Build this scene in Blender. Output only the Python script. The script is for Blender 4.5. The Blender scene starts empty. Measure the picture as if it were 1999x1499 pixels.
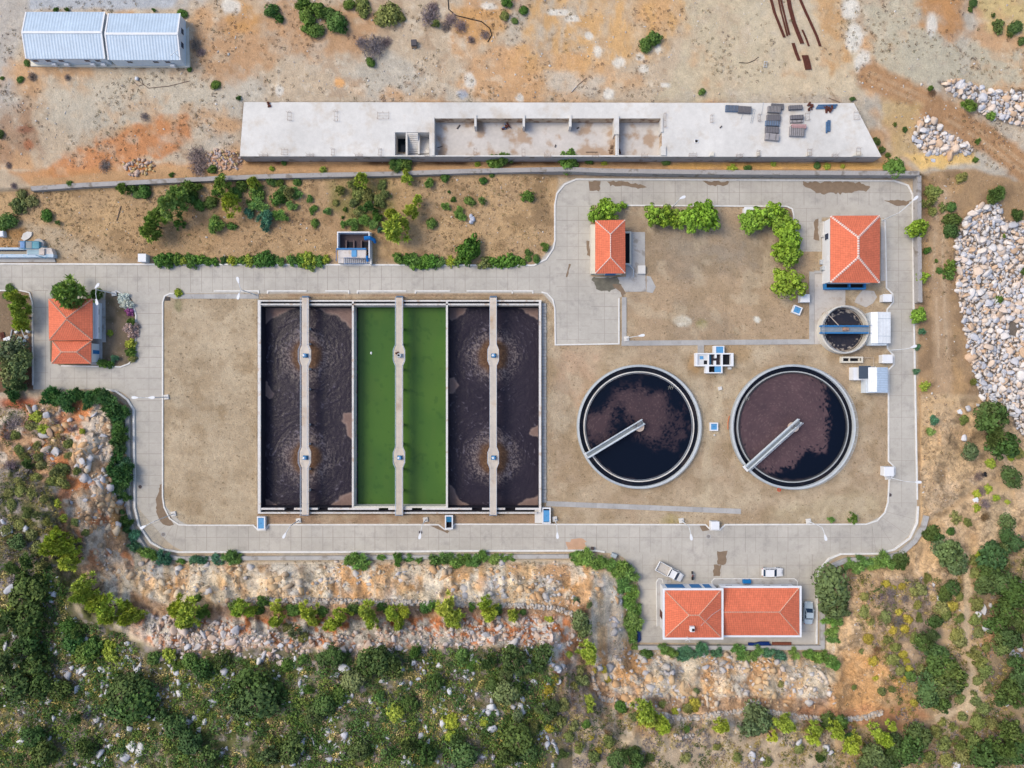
import bpy, math, random
import numpy as np
from mathutils import Vector
from mathutils.geometry import tessellate_polygon

random.seed(7)
RNG = np.random.default_rng(11)
H = 133.0            # camera height in metres; at ground level ten photo pixels are one metre
CX, CY = 999.5, 749.5
K = 1.45             # display brightness of a white diffuse ground, used to turn display colours into albedo
scene = bpy.context.scene
COL = scene.collection


def lin(c):
    c = c / 255.0
    return c / 12.92 if c <= 0.04045 else ((c + 0.055) / 1.055) ** 2.4


def C(*rgb):
    """albedo for a surface seen with this display colour in even daylight"""
    return tuple(min(0.9, lin(v) / K) for v in rgb)


def CA(rgb):
    a = np.asarray(rgb, float) / 255.0
    return np.minimum(0.9, np.where(a <= 0.04045, a / 12.92, ((a + 0.055) / 1.055) ** 2.4) / K)


def V(px, py, z=0.0):
    k = (H - z) / H / 10.0
    return Vector(((px - CX) * k, (CY - py) * k, z))


def W2(px, py, z=0.0):
    v = V(px, py, z)
    return (v.x, v.y)


# ------------------------------------------------------------------ noise
_T = np.random.default_rng(3).random((256, 256))


def vnoise(x, y):
    xi = np.floor(x).astype(int); yi = np.floor(y).astype(int)
    fx = x - xi; fy = y - yi
    fx = fx * fx * (3 - 2 * fx); fy = fy * fy * (3 - 2 * fy)
    a = _T[xi & 255, yi & 255]; b = _T[(xi + 1) & 255, yi & 255]
    c = _T[xi & 255, (yi + 1) & 255]; d = _T[(xi + 1) & 255, (yi + 1) & 255]
    return (a * (1 - fx) + b * fx) * (1 - fy) + (c * (1 - fx) + d * fx) * fy


def fbm(x, y, s, octv=4, seed=0, gain=0.5):
    """fractal noise about 0..1, s = feature size in the units of x, y"""
    x = np.asarray(x, float) / s + seed * 17.31; y = np.asarray(y, float) / s + seed * 9.77
    t = 0; a = 1; n = 0
    for i in range(octv):
        t = t + a * vnoise(x, y); n += a
        c, s_ = 0.8, 0.6
        x, y = (x * c - y * s_) * 2.03 + 5.1, (x * s_ + y * c) * 2.03 + 1.7
        a *= gain
    return t / n


def ridged(x, y, s, octv=4, seed=0):
    x = np.asarray(x, float) / s + seed * 13.1; y = np.asarray(y, float) / s + seed * 7.7
    t = 0; a = 1; n = 0
    for i in range(octv):
        t = t + a * (1 - np.abs(2 * vnoise(x, y) - 1)); n += a
        x, y = (x * .8 - y * .6) * 2.1 + 3.3, (x * .6 + y * .8) * 2.1 + 8.2
        a *= .5
    return t / n


def sstep(a, b, x):
    t = np.clip((np.asarray(x, float) - a) / (b - a), 0, 1)
    return t * t * (3 - 2 * t)


def seg_dist(px, py, pts, closed=False):
    d = np.full(np.shape(px), 1e9)
    n = len(pts)
    for i in range(n if closed else n - 1):
        x0, y0 = pts[i]; x1, y1 = pts[(i + 1) % n]
        dx, dy = x1 - x0, y1 - y0
        L = dx * dx + dy * dy + 1e-9
        t = np.clip(((px - x0) * dx + (py - y0) * dy) / L, 0, 1)
        d = np.minimum(d, np.hypot(px - x0 - t * dx, py - y0 - t * dy))
    return d


def inside(px, py, pts):
    r = np.zeros(np.shape(px), bool)
    n = len(pts)
    for i in range(n):
        x0, y0 = pts[i]; x1, y1 = pts[(i + 1) % n]
        if y0 == y1:
            continue
        c = ((y0 > py) != (y1 > py)) & (px < (x1 - x0) * (py - y0) / (y1 - y0) + x0)
        r ^= c
    return r


def sdf(px, py, pts):
    d = seg_dist(px, py, pts, True)
    return np.where(inside(px, py, pts), -d, d)


def fillet(items, n=7):
    """polygon items (x, y[, r]) with rounded corners"""
    out = []
    m = len(items)
    for i in range(m):
        it = items[i]
        if len(it) < 3 or it[2] <= 0:
            out.append((it[0], it[1])); continue
        p = np.array(it[:2], float); a = np.array(items[i - 1][:2], float); b = np.array(items[(i + 1) % m][:2], float)
        u = (a - p) / np.linalg.norm(a - p); v = (b - p) / np.linalg.norm(b - p)
        cosang = float(np.clip(u @ v, -1, 1)); ang = math.acos(cosang)
        t = it[2] / math.tan(ang / 2)
        t = min(t, np.linalg.norm(a - p) * .95, np.linalg.norm(b - p) * .95)
        p0 = p + u * t; p1 = p + v * t
        for k in range(n + 1):
            s = k / n
            q = p0 * (1 - s) ** 2 + p * 2 * s * (1 - s) + p1 * s * s
            out.append((float(q[0]), float(q[1])))
    return out


# ------------------------------------------------------------------ materials
MATS = {}


def nodes(name):
    m = bpy.data.materials.new(name); m.use_nodes = True
    nt = m.node_tree; nt.nodes.clear()
    out = nt.nodes.new('ShaderNodeOutputMaterial'); b = nt.nodes.new('ShaderNodeBsdfPrincipled')
    nt.links.new(b.outputs[0], out.inputs[0])
    b.inputs['Specular IOR Level'].default_value = 0.25
    return m, nt, b


def N(nt, t, **kw):
    n = nt.nodes.new(t)
    for k, v in kw.items():
        if k.startswith('i_'):
            key = k[2:]
            n.inputs[int(key) if key.isdigit() else key].default_value = v
        else:
            setattr(n, k, v)
    return n


def var_node(nt, pos, scale, amt, detail=4.0, rough=.6):
    """a scalar about 1 that varies by +-amt over world space"""
    nz = N(nt, 'ShaderNodeTexNoise'); nz.inputs['Scale'].default_value = scale
    nz.inputs['Detail'].default_value = detail; nz.inputs['Roughness'].default_value = rough
    nt.links.new(pos, nz.inputs['Vector'])
    mr = N(nt, 'ShaderNodeMapRange'); mr.inputs[1].default_value = .25; mr.inputs[2].default_value = .75
    mr.inputs[3].default_value = 1 - amt; mr.inputs[4].default_value = 1 + amt
    nt.links.new(nz.outputs[0], mr.inputs[0])
    return mr.outputs[0], nz.outputs[0]


def math_(nt, op, a, b=None):
    n = N(nt, 'ShaderNodeMath', operation=op)
    for i, v in enumerate((a, b)):
        if v is None: continue
        if isinstance(v, (int, float)): n.inputs[i].default_value = v
        else: nt.links.new(v, n.inputs[i])
    return n.outputs[0]


def scale_col(nt, col, fac):
    n = N(nt, 'ShaderNodeVectorMath', operation='SCALE')
    if isinstance(col, tuple): n.inputs[0].default_value = col[:3]
    else: nt.links.new(col, n.inputs[0])
    nt.links.new(fac, n.inputs['Scale'])
    return n.outputs[0]


def mixc(nt, fac, a, b):
    n = N(nt, 'ShaderNodeMix', data_type='RGBA')
    for key, v in ((6, a), (7, b)):
        if isinstance(v, tuple): n.inputs[key].default_value = (*v[:3], 1)
        else: nt.links.new(v, n.inputs[key])
    if isinstance(fac, (int, float)): n.inputs[0].default_value = fac
    else: nt.links.new(fac, n.inputs[0])
    return n.outputs[2]


def M(name, col=None, rough=.85, var=.10, scale=.6, var2=.06, scale2=5., bump=0., bscale=6., metal=0., spec=.25,
      source='const', stain=None, stain_scale=.25, stain_thr=.55, emit=None):
    """procedural material; source: const colour, 'obj' object colour, 'attr' Col attribute, 'objattr' product of both"""
    if name in MATS: return MATS[name]
    m, nt, b = nodes(name)
    pos = N(nt, 'ShaderNodeNewGeometry').outputs['Position']
    if source == 'const':
        c = tuple(col)
    elif source == 'obj':
        c = N(nt, 'ShaderNodeObjectInfo').outputs['Color']
    elif source == 'attr':
        c = N(nt, 'ShaderNodeAttribute', attribute_name='Col').outputs['Color']
    else:
        at = N(nt, 'ShaderNodeAttribute', attribute_name='Col').outputs['Color']
        oi = N(nt, 'ShaderNodeObjectInfo').outputs['Color']
        mu = N(nt, 'ShaderNodeVectorMath', operation='MULTIPLY')
        nt.links.new(at, mu.inputs[0]); nt.links.new(oi, mu.inputs[1]); c = mu.outputs[0]
    v1, _ = var_node(nt, pos, scale, var); v2, raw2 = var_node(nt, pos, scale2, var2)
    if stain:
        sn = N(nt, 'ShaderNodeTexNoise'); sn.inputs['Scale'].default_value = stain_scale; sn.inputs['Detail'].default_value = 6
        nt.links.new(pos, sn.inputs['Vector'])
        mr = N(nt, 'ShaderNodeMapRange'); mr.inputs[1].default_value = stain_thr; mr.inputs[2].default_value = stain_thr + .12
        nt.links.new(sn.outputs[0], mr.inputs[0])
        c = mixc(nt, mr.outputs[0], c, tuple(stain))
    c = scale_col(nt, c, math_(nt, 'MULTIPLY', v1, v2))
    nt.links.new(c, b.inputs['Base Color'])
    b.inputs['Roughness'].default_value = rough; b.inputs['Metallic'].default_value = metal
    b.inputs['Specular IOR Level'].default_value = spec
    if bump:
        bz = N(nt, 'ShaderNodeTexNoise'); bz.inputs['Scale'].default_value = bscale; bz.inputs['Detail'].default_value = 5
        nt.links.new(pos, bz.inputs['Vector'])
        bn = N(nt, 'ShaderNodeBump'); bn.inputs['Strength'].default_value = 1.0; bn.inputs['Distance'].default_value = bump
        nt.links.new(bz.outputs[0], bn.inputs['Height']); nt.links.new(bn.outputs[0], b.inputs['Normal'])
    MATS[name] = m
    return m


def stripes_mat(name, col, period, amt, axis_uv=0, rough=.5, metal=0., rows=0., bump=.03, jitter=.08, spec=.3):
    """corrugations or tile columns along the UV map (metres)"""
    m, nt, b = nodes(name)
    uv = N(nt, 'ShaderNodeUVMap', uv_map='UVMap').outputs[0]
    sp = N(nt, 'ShaderNodeSeparateXYZ'); nt.links.new(uv, sp.inputs[0])
    u, v = sp.outputs[axis_uv], sp.outputs[1 - axis_uv]
    w = math_(nt, 'SINE', math_(nt, 'MULTIPLY', u, 2 * math.pi / period))
    h = math_(nt, 'ADD', math_(nt, 'MULTIPLY', w, .5), .5)
    fac = math_(nt, 'ADD', math_(nt, 'MULTIPLY', h, amt), 1 - amt * .5)
    if rows:
        fr = math_(nt, 'FRACT', math_(nt, 'DIVIDE', v, rows))
        edge = math_(nt, 'LESS_THAN', fr, .22)
        fac = math_(nt, 'MULTIPLY', fac, math_(nt, 'SUBTRACT', 1.0, math_(nt, 'MULTIPLY', edge, .16)))
        cell = N(nt, 'ShaderNodeCombineXYZ')
        nt.links.new(math_(nt, 'FLOOR', math_(nt, 'DIVIDE', u, period)), cell.inputs[0])
        nt.links.new(math_(nt, 'FLOOR', math_(nt, 'DIVIDE', v, rows)), cell.inputs[1])
        wn = N(nt, 'ShaderNodeTexWhiteNoise'); nt.links.new(cell.outputs[0], wn.inputs['Vector'])
        fac = math_(nt, 'MULTIPLY', fac, math_(nt, 'ADD', math_(nt, 'MULTIPLY', wn.outputs[0], 2 * jitter), 1 - jitter))
    pos = N(nt, 'ShaderNodeNewGeometry').outputs['Position']
    v1, _ = var_node(nt, pos, .40, .13, 6, .75)
    v2, _ = var_node(nt, pos, 3.0, .09)
    fac = math_(nt, 'MULTIPLY', math_(nt, 'MULTIPLY', fac, v1), v2)
    nt.links.new(scale_col(nt, tuple(col), fac), b.inputs['Base Color'])
    b.inputs['Roughness'].default_value = rough; b.inputs['Metallic'].default_value = metal
    b.inputs['Specular IOR Level'].default_value = spec
    bn = N(nt, 'ShaderNodeBump'); bn.inputs['Strength'].default_value = .6; bn.inputs['Distance'].default_value = bump
    nt.links.new(h, bn.inputs['Height']); nt.links.new(bn.outputs[0], b.inputs['Normal'])
    MATS[name] = m
    return m


# ------------------------------------------------------------------ mesh building
class MB:
    """collects faces in world space; built as ONE mesh object"""
    def __init__(s): s.v, s.f, s.m, s.uv, s.smooth = [], [], [], [], False

    def face(s, pts, mi=0, uv=None):
        i = len(s.v); s.v.extend([tuple(p) for p in pts])
        s.f.append(tuple(range(i, i + len(pts)))); s.m.append(mi); s.uv.append(uv)
        return s

    def prism(s, poly, z0, z1, mi=0, bottom=False, side_mi=None):
        """poly = world 2D points"""
        n = len(poly)
        a = sum(poly[i][0] * poly[(i + 1) % n][1] - poly[(i + 1) % n][0] * poly[i][1] for i in range(n))
        if a < 0: poly = poly[::-1]
        if n <= 4: s.face([(x, y, z1) for x, y in poly], mi)
        else:
            for t in tessellate_polygon([[Vector((x, y, 0)) for x, y in poly]]):
                tr = [poly[k] for k in t]
                ar = (tr[1][0] - tr[0][0]) * (tr[2][1] - tr[0][1]) - (tr[2][0] - tr[0][0]) * (tr[1][1] - tr[0][1])
                if ar < 0: tr = tr[::-1]
                s.face([(x, y, z1) for x, y in tr], mi)
        for i in range(n):
            (x0, y0), (x1, y1) = poly[i], poly[(i + 1) % n]
            s.face([(x0, y0, z0), (x1, y1, z0), (x1, y1, z1), (x0, y0, z1)], mi if side_mi is None else side_mi)
        if bottom: s.face([(x, y, z0) for x, y in poly[::-1]], mi)
        return s

    def box(s, c, size, rot=0., mi=0, bevel=0.):
        """c = centre of the BOTTOM, size = full sizes"""
        sx, sy, sz = size[0] / 2, size[1] / 2, size[2]
        co, si = math.cos(rot), math.sin(rot)
        def p(x, y): return (c[0] + x * co - y * si, c[1] + x * si + y * co)
        if bevel:
            b = bevel
            lo = [p(*q) for q in ((-sx, -sy), (sx, -sy), (sx, sy), (-sx, sy))]
            hi = [p(*q) for q in ((-sx + b, -sy + b), (sx - b, -sy + b), (sx - b, sy - b), (-sx + b, sy - b))]
            z0, zb, z1 = c[2], c[2] + sz - b, c[2] + sz
            for i in range(4):
                j = (i + 1) % 4
                s.face([(*lo[i], z0), (*lo[j], z0), (*lo[j], zb), (*lo[i], zb)], mi)
                s.face([(*lo[i], zb), (*lo[j], zb), (*hi[j], z1), (*hi[i], z1)], mi)
            s.face([(*q, z1) for q in hi], mi)
            return s
        return s.prism([p(*q) for q in ((-sx, -sy), (sx, -sy), (sx, sy), (-sx, sy))], c[2], c[2] + sz, mi, True)

    def pbox(s, x0, y0, x1, y1, z0, z1, mi=0):
        """box whose TOP has this outline in the photograph"""
        a = V(x0, y0, z1); b = V(x1, y1, z1)
        return s.prism([(a.x, b.y), (b.x, b.y), (b.x, a.y), (a.x, a.y)], z0, z1, mi, True)

    def ring(s, cx, cy, r0, r1, z0, z1, n=72, mi=0, a0=0., a1=2 * math.pi):
        full = abs(a1 - a0 - 2 * math.pi) < 1e-6
        for i in range(n):
            a = a0 + (a1 - a0) * i / n; b = a0 + (a1 - a0) * (i + 1) / n
            P = lambda r, t, z: (cx + r * math.cos(t), cy + r * math.sin(t), z)
            s.face([P(r0, a, z1), P(r1, a, z1), P(r1, b, z1), P(r0, b, z1)], mi)
            s.face([P(r1, a, z0), P(r1, b, z0), P(r1, b, z1), P(r1, a, z1)], mi)
            if r0 > 0: s.face([P(r0, b, z0), P(r0, a, z0), P(r0, a, z1), P(r0, b, z1)], mi)
        return s

    def tube(s, pts, r, n=6, mi=0, r1=None):
        pts = [Vector(p) for p in pts]
        rings = []
        for i, p in enumerate(pts):
            d = (pts[min(i + 1, len(pts) - 1)] - pts[max(i - 1, 0)]).normalized()
            up = Vector((0, 0, 1)) if abs(d.z) < .9 else Vector((1, 0, 0))
            a = d.cross(up).normalized(); b = d.cross(a)
            rr = r if r1 is None else r + (r1 - r) * i / (len(pts) - 1)
            rings.append([p + (a * math.cos(2 * math.pi * k / n) + b * math.sin(2 * math.pi * k / n)) * rr for k in range(n)])
        for i in range(len(pts) - 1):
            for k in range(n):
                s.face([rings[i][k], rings[i][(k + 1) % n], rings[i + 1][(k + 1) % n], rings[i + 1][k]][::-1], mi)
        s.face(rings[0], mi); s.face(rings[-1][::-1], mi)
        return s

    def strip(s, path, w, z0, z1, mi=0, closed=False, zfun=None):
        """wall or kerb along a world 2D path, mitred"""
        n = len(path); L, R = [], []
        for i in range(n):
            p = np.array(path[i]); a = np.array(path[i - 1]) if (closed or i) else None
            b = np.array(path[(i + 1) % n]) if (closed or i < n - 1) else None
            d1 = (p - a) / (np.linalg.norm(p - a) + 1e-9) if a is not None else None
            d2 = (b - p) / (np.linalg.norm(b - p) + 1e-9) if b is not None else None
            if d1 is None: d1 = d2
            if d2 is None: d2 = d1
            n1 = np.array((-d1[1], d1[0])); n2 = np.array((-d2[1], d2[0])); m = n1 + n2
            m = m / (np.linalg.norm(m) + 1e-9); k = 1 / max(.5, float(m @ n1))
            L.append(p + m * k * w / 2); R.append(p - m * k * w / 2)
        za = [z1 if zfun is None else zfun(*p) + z1 for p in path]
        zb = [z0 if zfun is None else zfun(*p) + z0 for p in path]
        for i in range(n if closed else n - 1):
            j = (i + 1) % n
            s.face([(*R[i], za[i]), (*R[j], za[j]), (*L[j], za[j]), (*L[i], za[i])], mi)
            s.face([(*R[i], zb[i]), (*R[j], zb[j]), (*R[j], za[j]), (*R[i], za[i])], mi)
            s.face([(*L[j], zb[j]), (*L[i], zb[i]), (*L[i], za[i]), (*L[j], za[j])], mi)
        if not closed:
            s.face([(*L[0], zb[0]), (*R[0], zb[0]), (*R[0], za[0]), (*L[0], za[0])], mi)
            s.face([(*R[-1], zb[-1]), (*L[-1], zb[-1]), (*L[-1], za[-1]), (*R[-1], za[-1])], mi)
        return s

    def blob(s, c, r, mi=0, nu=10, nv=6):
        for i in range(nv):
            t0 = math.pi * i / nv; t1 = math.pi * (i + 1) / nv
            for k in range(nu):
                a = 2 * math.pi * k / nu; b = 2 * math.pi * (k + 1) / nu
                P = lambda t, q: (c[0] + r[0] * math.sin(t) * math.cos(q), c[1] + r[1] * math.sin(t) * math.sin(q), c[2] + r[2] * math.cos(t))
                q = [P(t0, a), P(t1, a), P(t1, b), P(t0, b)]
                if i == 0: q = [q[0], q[1], q[2]]
                elif i == nv - 1: q = [q[0], q[1], q[3]]
                s.face(q, mi)
        return s


ORG = {}


def link(name, me, loc, parent=None):
    o = bpy.data.objects.new(name, me); COL.objects.link(o)
    if parent is not None:
        o.parent = parent; o.location = (0, 0, 0); ORG[o.name] = ORG[parent.name]
    else:
        o.location = loc; ORG[o.name] = Vector(loc)
    return o


def tag(o, label=None, cat=None, group=None, kind=None):
    if label: o['label'] = label
    if cat: o['category'] = cat
    if group: o['group'] = group
    if kind: o['kind'] = kind
    return o


def thing(name, loc, label, cat, group=None):
    o = link(name, None, Vector(loc)); o.empty_display_size = .3
    return tag(o, label, cat, group, 'thing')


def build(name, mb, mats, parent=None, label=None, cat=None, group=None, kind=None, smooth=False, merge=False):
    """ONE mesh object from a builder holding world-space faces"""
    if not isinstance(mats, (list, tuple)): mats = [mats]
    v = np.array(mb.v, float)
    if parent is not None: org = np.array(ORG[parent.name])
    else:
        lo, hi = v.min(0), v.max(0); org = np.array(((lo[0] + hi[0]) / 2, (lo[1] + hi[1]) / 2, lo[2]))
    me = bpy.data.meshes.new(name)
    me.from_pydata((v - org).tolist(), [], mb.f)
    for m in mats: me.materials.append(m)
    if len(mats) > 1: me.polygons.foreach_set('material_index', np.array(mb.m, np.int32))
    if any(u is not None for u in mb.uv):
        ul = me.uv_layers.new(name='UVMap'); dat = []
        for f, u in zip(mb.f, mb.uv): dat.extend(u if u is not None else [(0, 0)] * len(f))
        ul.data.foreach_set('uv', np.array(dat, np.float32).ravel())
    if smooth:
        import bmesh
        bm = bmesh.new(); bm.from_mesh(me); bmesh.ops.remove_doubles(bm, verts=bm.verts, dist=1e-4); bm.to_mesh(me); bm.free()
        me.polygons.foreach_set('use_smooth', np.ones(len(me.polygons), bool))
    me.update()
    o = link(name, me, org, parent)
    if parent is None: tag(o, label, cat, group, kind or 'thing')
    elif label: o['label'] = label
    if kind and parent is not None: o['kind'] = kind
    return o


def raw_mesh(name, verts, faces_flat, nper, cols=None, smooth=False):
    """fast mesh: verts (n,3), faces (m,nper) index array, cols per vertex (n,3 or n,4) -> attribute Col"""
    me = bpy.data.meshes.new(name)
    verts = np.asarray(verts, np.float32); f = np.asarray(faces_flat, np.int32).reshape(-1, nper)
    me.vertices.add(len(verts)); me.vertices.foreach_set('co', verts.ravel())
    me.loops.add(f.size); me.loops.foreach_set('vertex_index', f.ravel())
    me.polygons.add(len(f)); me.polygons.foreach_set('loop_start', np.arange(0, f.size, nper, dtype=np.int32))
    me.polygons.foreach_set('loop_total', np.full(len(f), nper, np.int32))
    if smooth: me.polygons.foreach_set('use_smooth', np.ones(len(f), bool))
    me.update(calc_edges=True)
    if cols is not None:
        cols = np.asarray(cols, np.float32)
        if cols.shape[1] == 3: cols = np.hstack([cols, np.ones((len(cols), 1), np.float32)])
        ca = me.color_attributes.new('Col', 'FLOAT_COLOR', 'POINT')
        ca.data.foreach_set('color', cols.ravel())
    me.validate()
    return me


_ONES = 'first second third fourth fifth sixth seventh eighth ninth tenth eleventh twelfth thirteenth fourteenth fifteenth sixteenth seventeenth eighteenth nineteenth twentieth'.split()


def ORD(i):
    if i < 20: return _ONES[i]
    n = i + 1; t, u = divmod(n, 10)
    tens = {2: 'twenty', 3: 'thirty', 4: 'forty', 5: 'fifty', 6: 'sixty', 7: 'seventy', 8: 'eighty', 9: 'ninety'}
    tenth = {3: 'thirtieth', 4: 'fortieth', 5: 'fiftieth', 6: 'sixtieth', 7: 'seventieth', 8: 'eightieth', 9: 'ninetieth'}
    if t >= 10: return str(n) + 'th'
    return tenth[t] if u == 0 else tens[t] + '-' + _ONES[u - 1]
# ------------------------------------------------------------------ layout (photo pixels, read at the height of each thing)
ROAD_OUT = fillet([(-150, 516), (1050, 517, 40), (1084, 470, 40), (1083, 349, 48), (1783, 352, 40), (1783, 600), (1790, 980), (1789, 1030, 30), (1740, 1079, 30),
                   (1640, 1082, 30), (1598, 1112, 30), (1592, 1258), (1249, 1254), (1250, 1150, 10), (1222, 1084, 45), (1160, 1076),
                   (345, 1078, 80), (264, 985, 60), (262, 762, 60), (210, 760), (65, 760), (64, 568, 10), (-150, 567)])
YARD = fillet([(318, 970), (318, 585, 14), (332, 573, 6), (1060, 572, 16), (1083, 600, 18), (1084, 673), (1208, 671), (1209, 582), (1220, 574), (1221, 541),
               (1153, 540), (1153, 401), (1540, 403, 8), (1549, 410, 8), (1549, 491), (1604, 491), (1604, 424), (1727, 425, 6), (1730, 562), (1742, 574), (1743, 590),
               (1731, 604), (1732, 680), (1744, 694), (1744, 712), (1734, 722), (1734, 900), (1746, 912), (1746, 925), (1735, 937),
               (1733, 1000, 40), (1690, 1023, 40), (1415, 1024), (1405, 1034), (1387, 1034), (1377, 1024), (888, 1023), (880, 1033), (868, 1033), (856, 1024),
               (525, 1024), (518, 1035), (505, 1035), (495, 1025), (360, 1025, 40), (319, 985, 40)])
GARDEN = fillet([(207, 570), (228, 567, 12), (258, 582, 20), (265, 610, 12), (266, 690, 14), (248, 715, 16), (118, 714), (98, 706), (96, 585), (205, 585)])
PLANT = [(-200, 340), (1083, 335), (1795, 338), (1800, 600), (1800, 1030), (1745, 1092), (1650, 1096), (1612, 1125), (1604, 1268),
         (1244, 1266), (1238, 1150), (1212, 1100), (1160, 1088), (345, 1090), (275, 1060), (252, 1000), (250, 790), (215, 772), (60, 772), (-200, 772)]
CUT = [(-200, 800), (60, 780), (215, 774), (248, 795), (250, 1000), (272, 1062), (345, 1092), (1160, 1090), (1212, 1104), (1236, 1150), (1243, 1270),
       (1606, 1272), (1614, 1130), (1652, 1100), (1745, 1096), (1802, 1032), (1900, 960), (2300, 900)]
BASIN = [(505.5, 587), (1054.5, 587), (1054.5, 1001), (505.5, 1001)]
SLAB_TOP = [(476, 199), (1667, 201), (1721, 306), (468, 305)]
ZS = 3.9   # top of the big concrete slab


def height(px, py):
    px = np.asarray(px, float); py = np.asarray(py, float)
    dR = sdf(px, py, ROAD_OUT)
    # garden slope up to the long wall and plateau north of it
    wall_y = np.interp(px, [-200, 60, 480, 1090, 1150, 1790, 1810, 2300], [385, 368, 345, 333, 333, 337, 345, 360])
    left = px < 1083
    g = 0.9 * sstep(505, 372, py) * (1 - sstep(1030, 1083, px))
    t = wall_y - py
    soft = 1 + 22 * sstep(1800, 1860, px)
    n = 1.4 * sstep(-6 * soft, 3 * soft, t)
    n = np.where(left, np.maximum(g, n * sstep(-30, 0, t) + g * .3), n)
    n = n + 2.3 * sstep(40, 170, t) * np.where(px > 1720, sstep(1960, 1760, px) * .6 + .4, 1) + 1.5 * np.clip((t - 120) / 330, 0, 2)
    # ditch between the slab and the wall
    din = sdf(px, py, SLAB_TOP)
    inx = sstep(455, 475, px) * sstep(1755, 1725, px)
    ditch = inx * sstep(296, 304, py) * sstep(330, 319, py)
    n = n * (1 - ditch) + .75 * ditch
    under = sstep(-3, -9, din)
    n = n * (1 - under) + 0.3 * under
    h = n * (py < 560)
    # ground east of the plant falls away a little
    e = sstep(1808, 2000, px) * sstep(330, 480, py) * sstep(1020, 900, py)
    h = h * (1 - e) - 1.6 * e
    # rock cut and hillside south and west
    out = ~inside(px, py, PLANT)
    d = seg_dist(px, py, CUT) * (py > 740) * out
    prof = np.interp(d, [0, 12, 50, 92, 116, 150, 172, 420, 700], [0, .06, .34, .6, .64, .86, 1.0, 1.32, 1.6])
    As = np.interp(px, [-200, 0, 250, 400, 1080, 1250, 1600, 1760, 2000, 2200], [7, 8, 9.5, 11.5, 11.5, 9, 7.5, 3.6, 2.6, 2.6])
    A = As * sstep(760, 1000, py) * np.where(px > 1790, sstep(980, 1120, py), 1)
    A = np.where(px < 300, np.maximum(A, 5.5 * sstep(770, 900, py)), A)
    rk = sstep(8, 40, d) * sstep(215, 150, d) * sstep(765, 800, py)
    rg = ridged(px, py, 70, 5, 1) - .55
    rg2 = ridged(px * .6 + py * .5, py * .9 - px * .25, 26, 3, 5) - .55
    h = h + A * prof * (1 + .12 * (fbm(px, py, 90, 3, 2) - .5)) + rk * (2.6 * rg + 1.3 * rg2) * np.where(px > 1650, .45, 1)
    fan = ridged(px + 14 * fbm(px, py, 40, 2, 8), d * .28, 20, 3, 12) - .55
    h = h + rk * 1.1 * fan * (py > 1000) * np.where(px > 1650, .3, 1)
    scr = sstep(160, 220, d)
    h = h + scr * 1.6 * (fbm(px, py, 60, 4, 9) - .5)
    # small bumps everywhere outside the paved plant
    h = h + sstep(20, 60, dR) * (0.28 * (fbm(px, py, 34, 4, 4) - .5)) * (1 - under) * np.where(inside(px, py, PLANT), .6, 1)
    h = h * sstep(3, 14, dR) * 1.0
    h = np.where(sdf(px, py, BASIN) < 0, -2.2, h)
    return h


def hz(px, py):
    return float(height(np.array([px]), np.array([py]))[0])


def G(px, py, dz=0.0):
    z = hz(px, py) + dz
    return V(px, py, z)


def ground_z(x, y):
    """height of the ground under a world point"""
    px, py = CX + x * 10, CY - y * 10
    h = 0.
    for _ in range(5):
        h = hz(px, py); k = 10 * H / (H - h)
        px, py = CX + x * k, CY - y * k
    return h


# ------------------------------------------------------------------ ground colours: soil kinds, laid out as they lie
def axis(lo, hi, step, far):
    a = list(np.arange(lo, hi + .1, step))
    ext = list(range(14, 430, 14)) + [500, 640, 900, 1400, 2500]
    return np.array([lo - e for e in ext[::-1] if e <= far] + a + [hi + e for e in ext if e <= far])


XS = axis(-60, 2060, 4, 2500); YS = axis(-60, 1560, 4, 2500)
PX, PY = np.meshgrid(XS, YS)
fx = PX.ravel(); fy = PY.ravel()
hh = height(fx, fy)
cols = np.zeros((fx.size, 3)); 


def n1(s, seed, o=4): return fbm(fx, fy, s, o, seed)


def lay(mask, rgb):
    global cols
    m = np.clip(mask, 0, 1)[:, None]
    cols = cols * (1 - m) + CA(rgb) * m


def poly_mask(pts, soft=12, rough=14, seed=0, feat=22):
    x0 = min(p[0] for p in pts) - 60; x1 = max(p[0] for p in pts) + 60; y0 = min(p[1] for p in pts) - 60; y1 = max(p[1] for p in pts) + 60
    ok = (fx > x0) & (fx < x1) & (fy > y0) & (fy < y1)
    m = np.zeros(fx.size)
    d = sdf(fx[ok], fy[ok], pts) + rough * 2 * (fbm(fx[ok], fy[ok], feat, 4, seed + 31) - .5)
    m[ok] = sstep(soft, -soft, d)
    if soft >= 6: m[ok] *= .45 + .55 * sstep(.30, .55, fbm(fx[ok], fy[ok], 20, 4, seed + 77))
    return m


def ell(x, y, a, b, seed=0, soft=.35, amp=.7):
    r = np.hypot((fx - x) / a, (fy - y) / b) + amp * (fbm(fx, fy, (a + b) * .4, 3, seed + 51) - .5)
    return sstep(1 + soft, 1 - soft, r)


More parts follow.
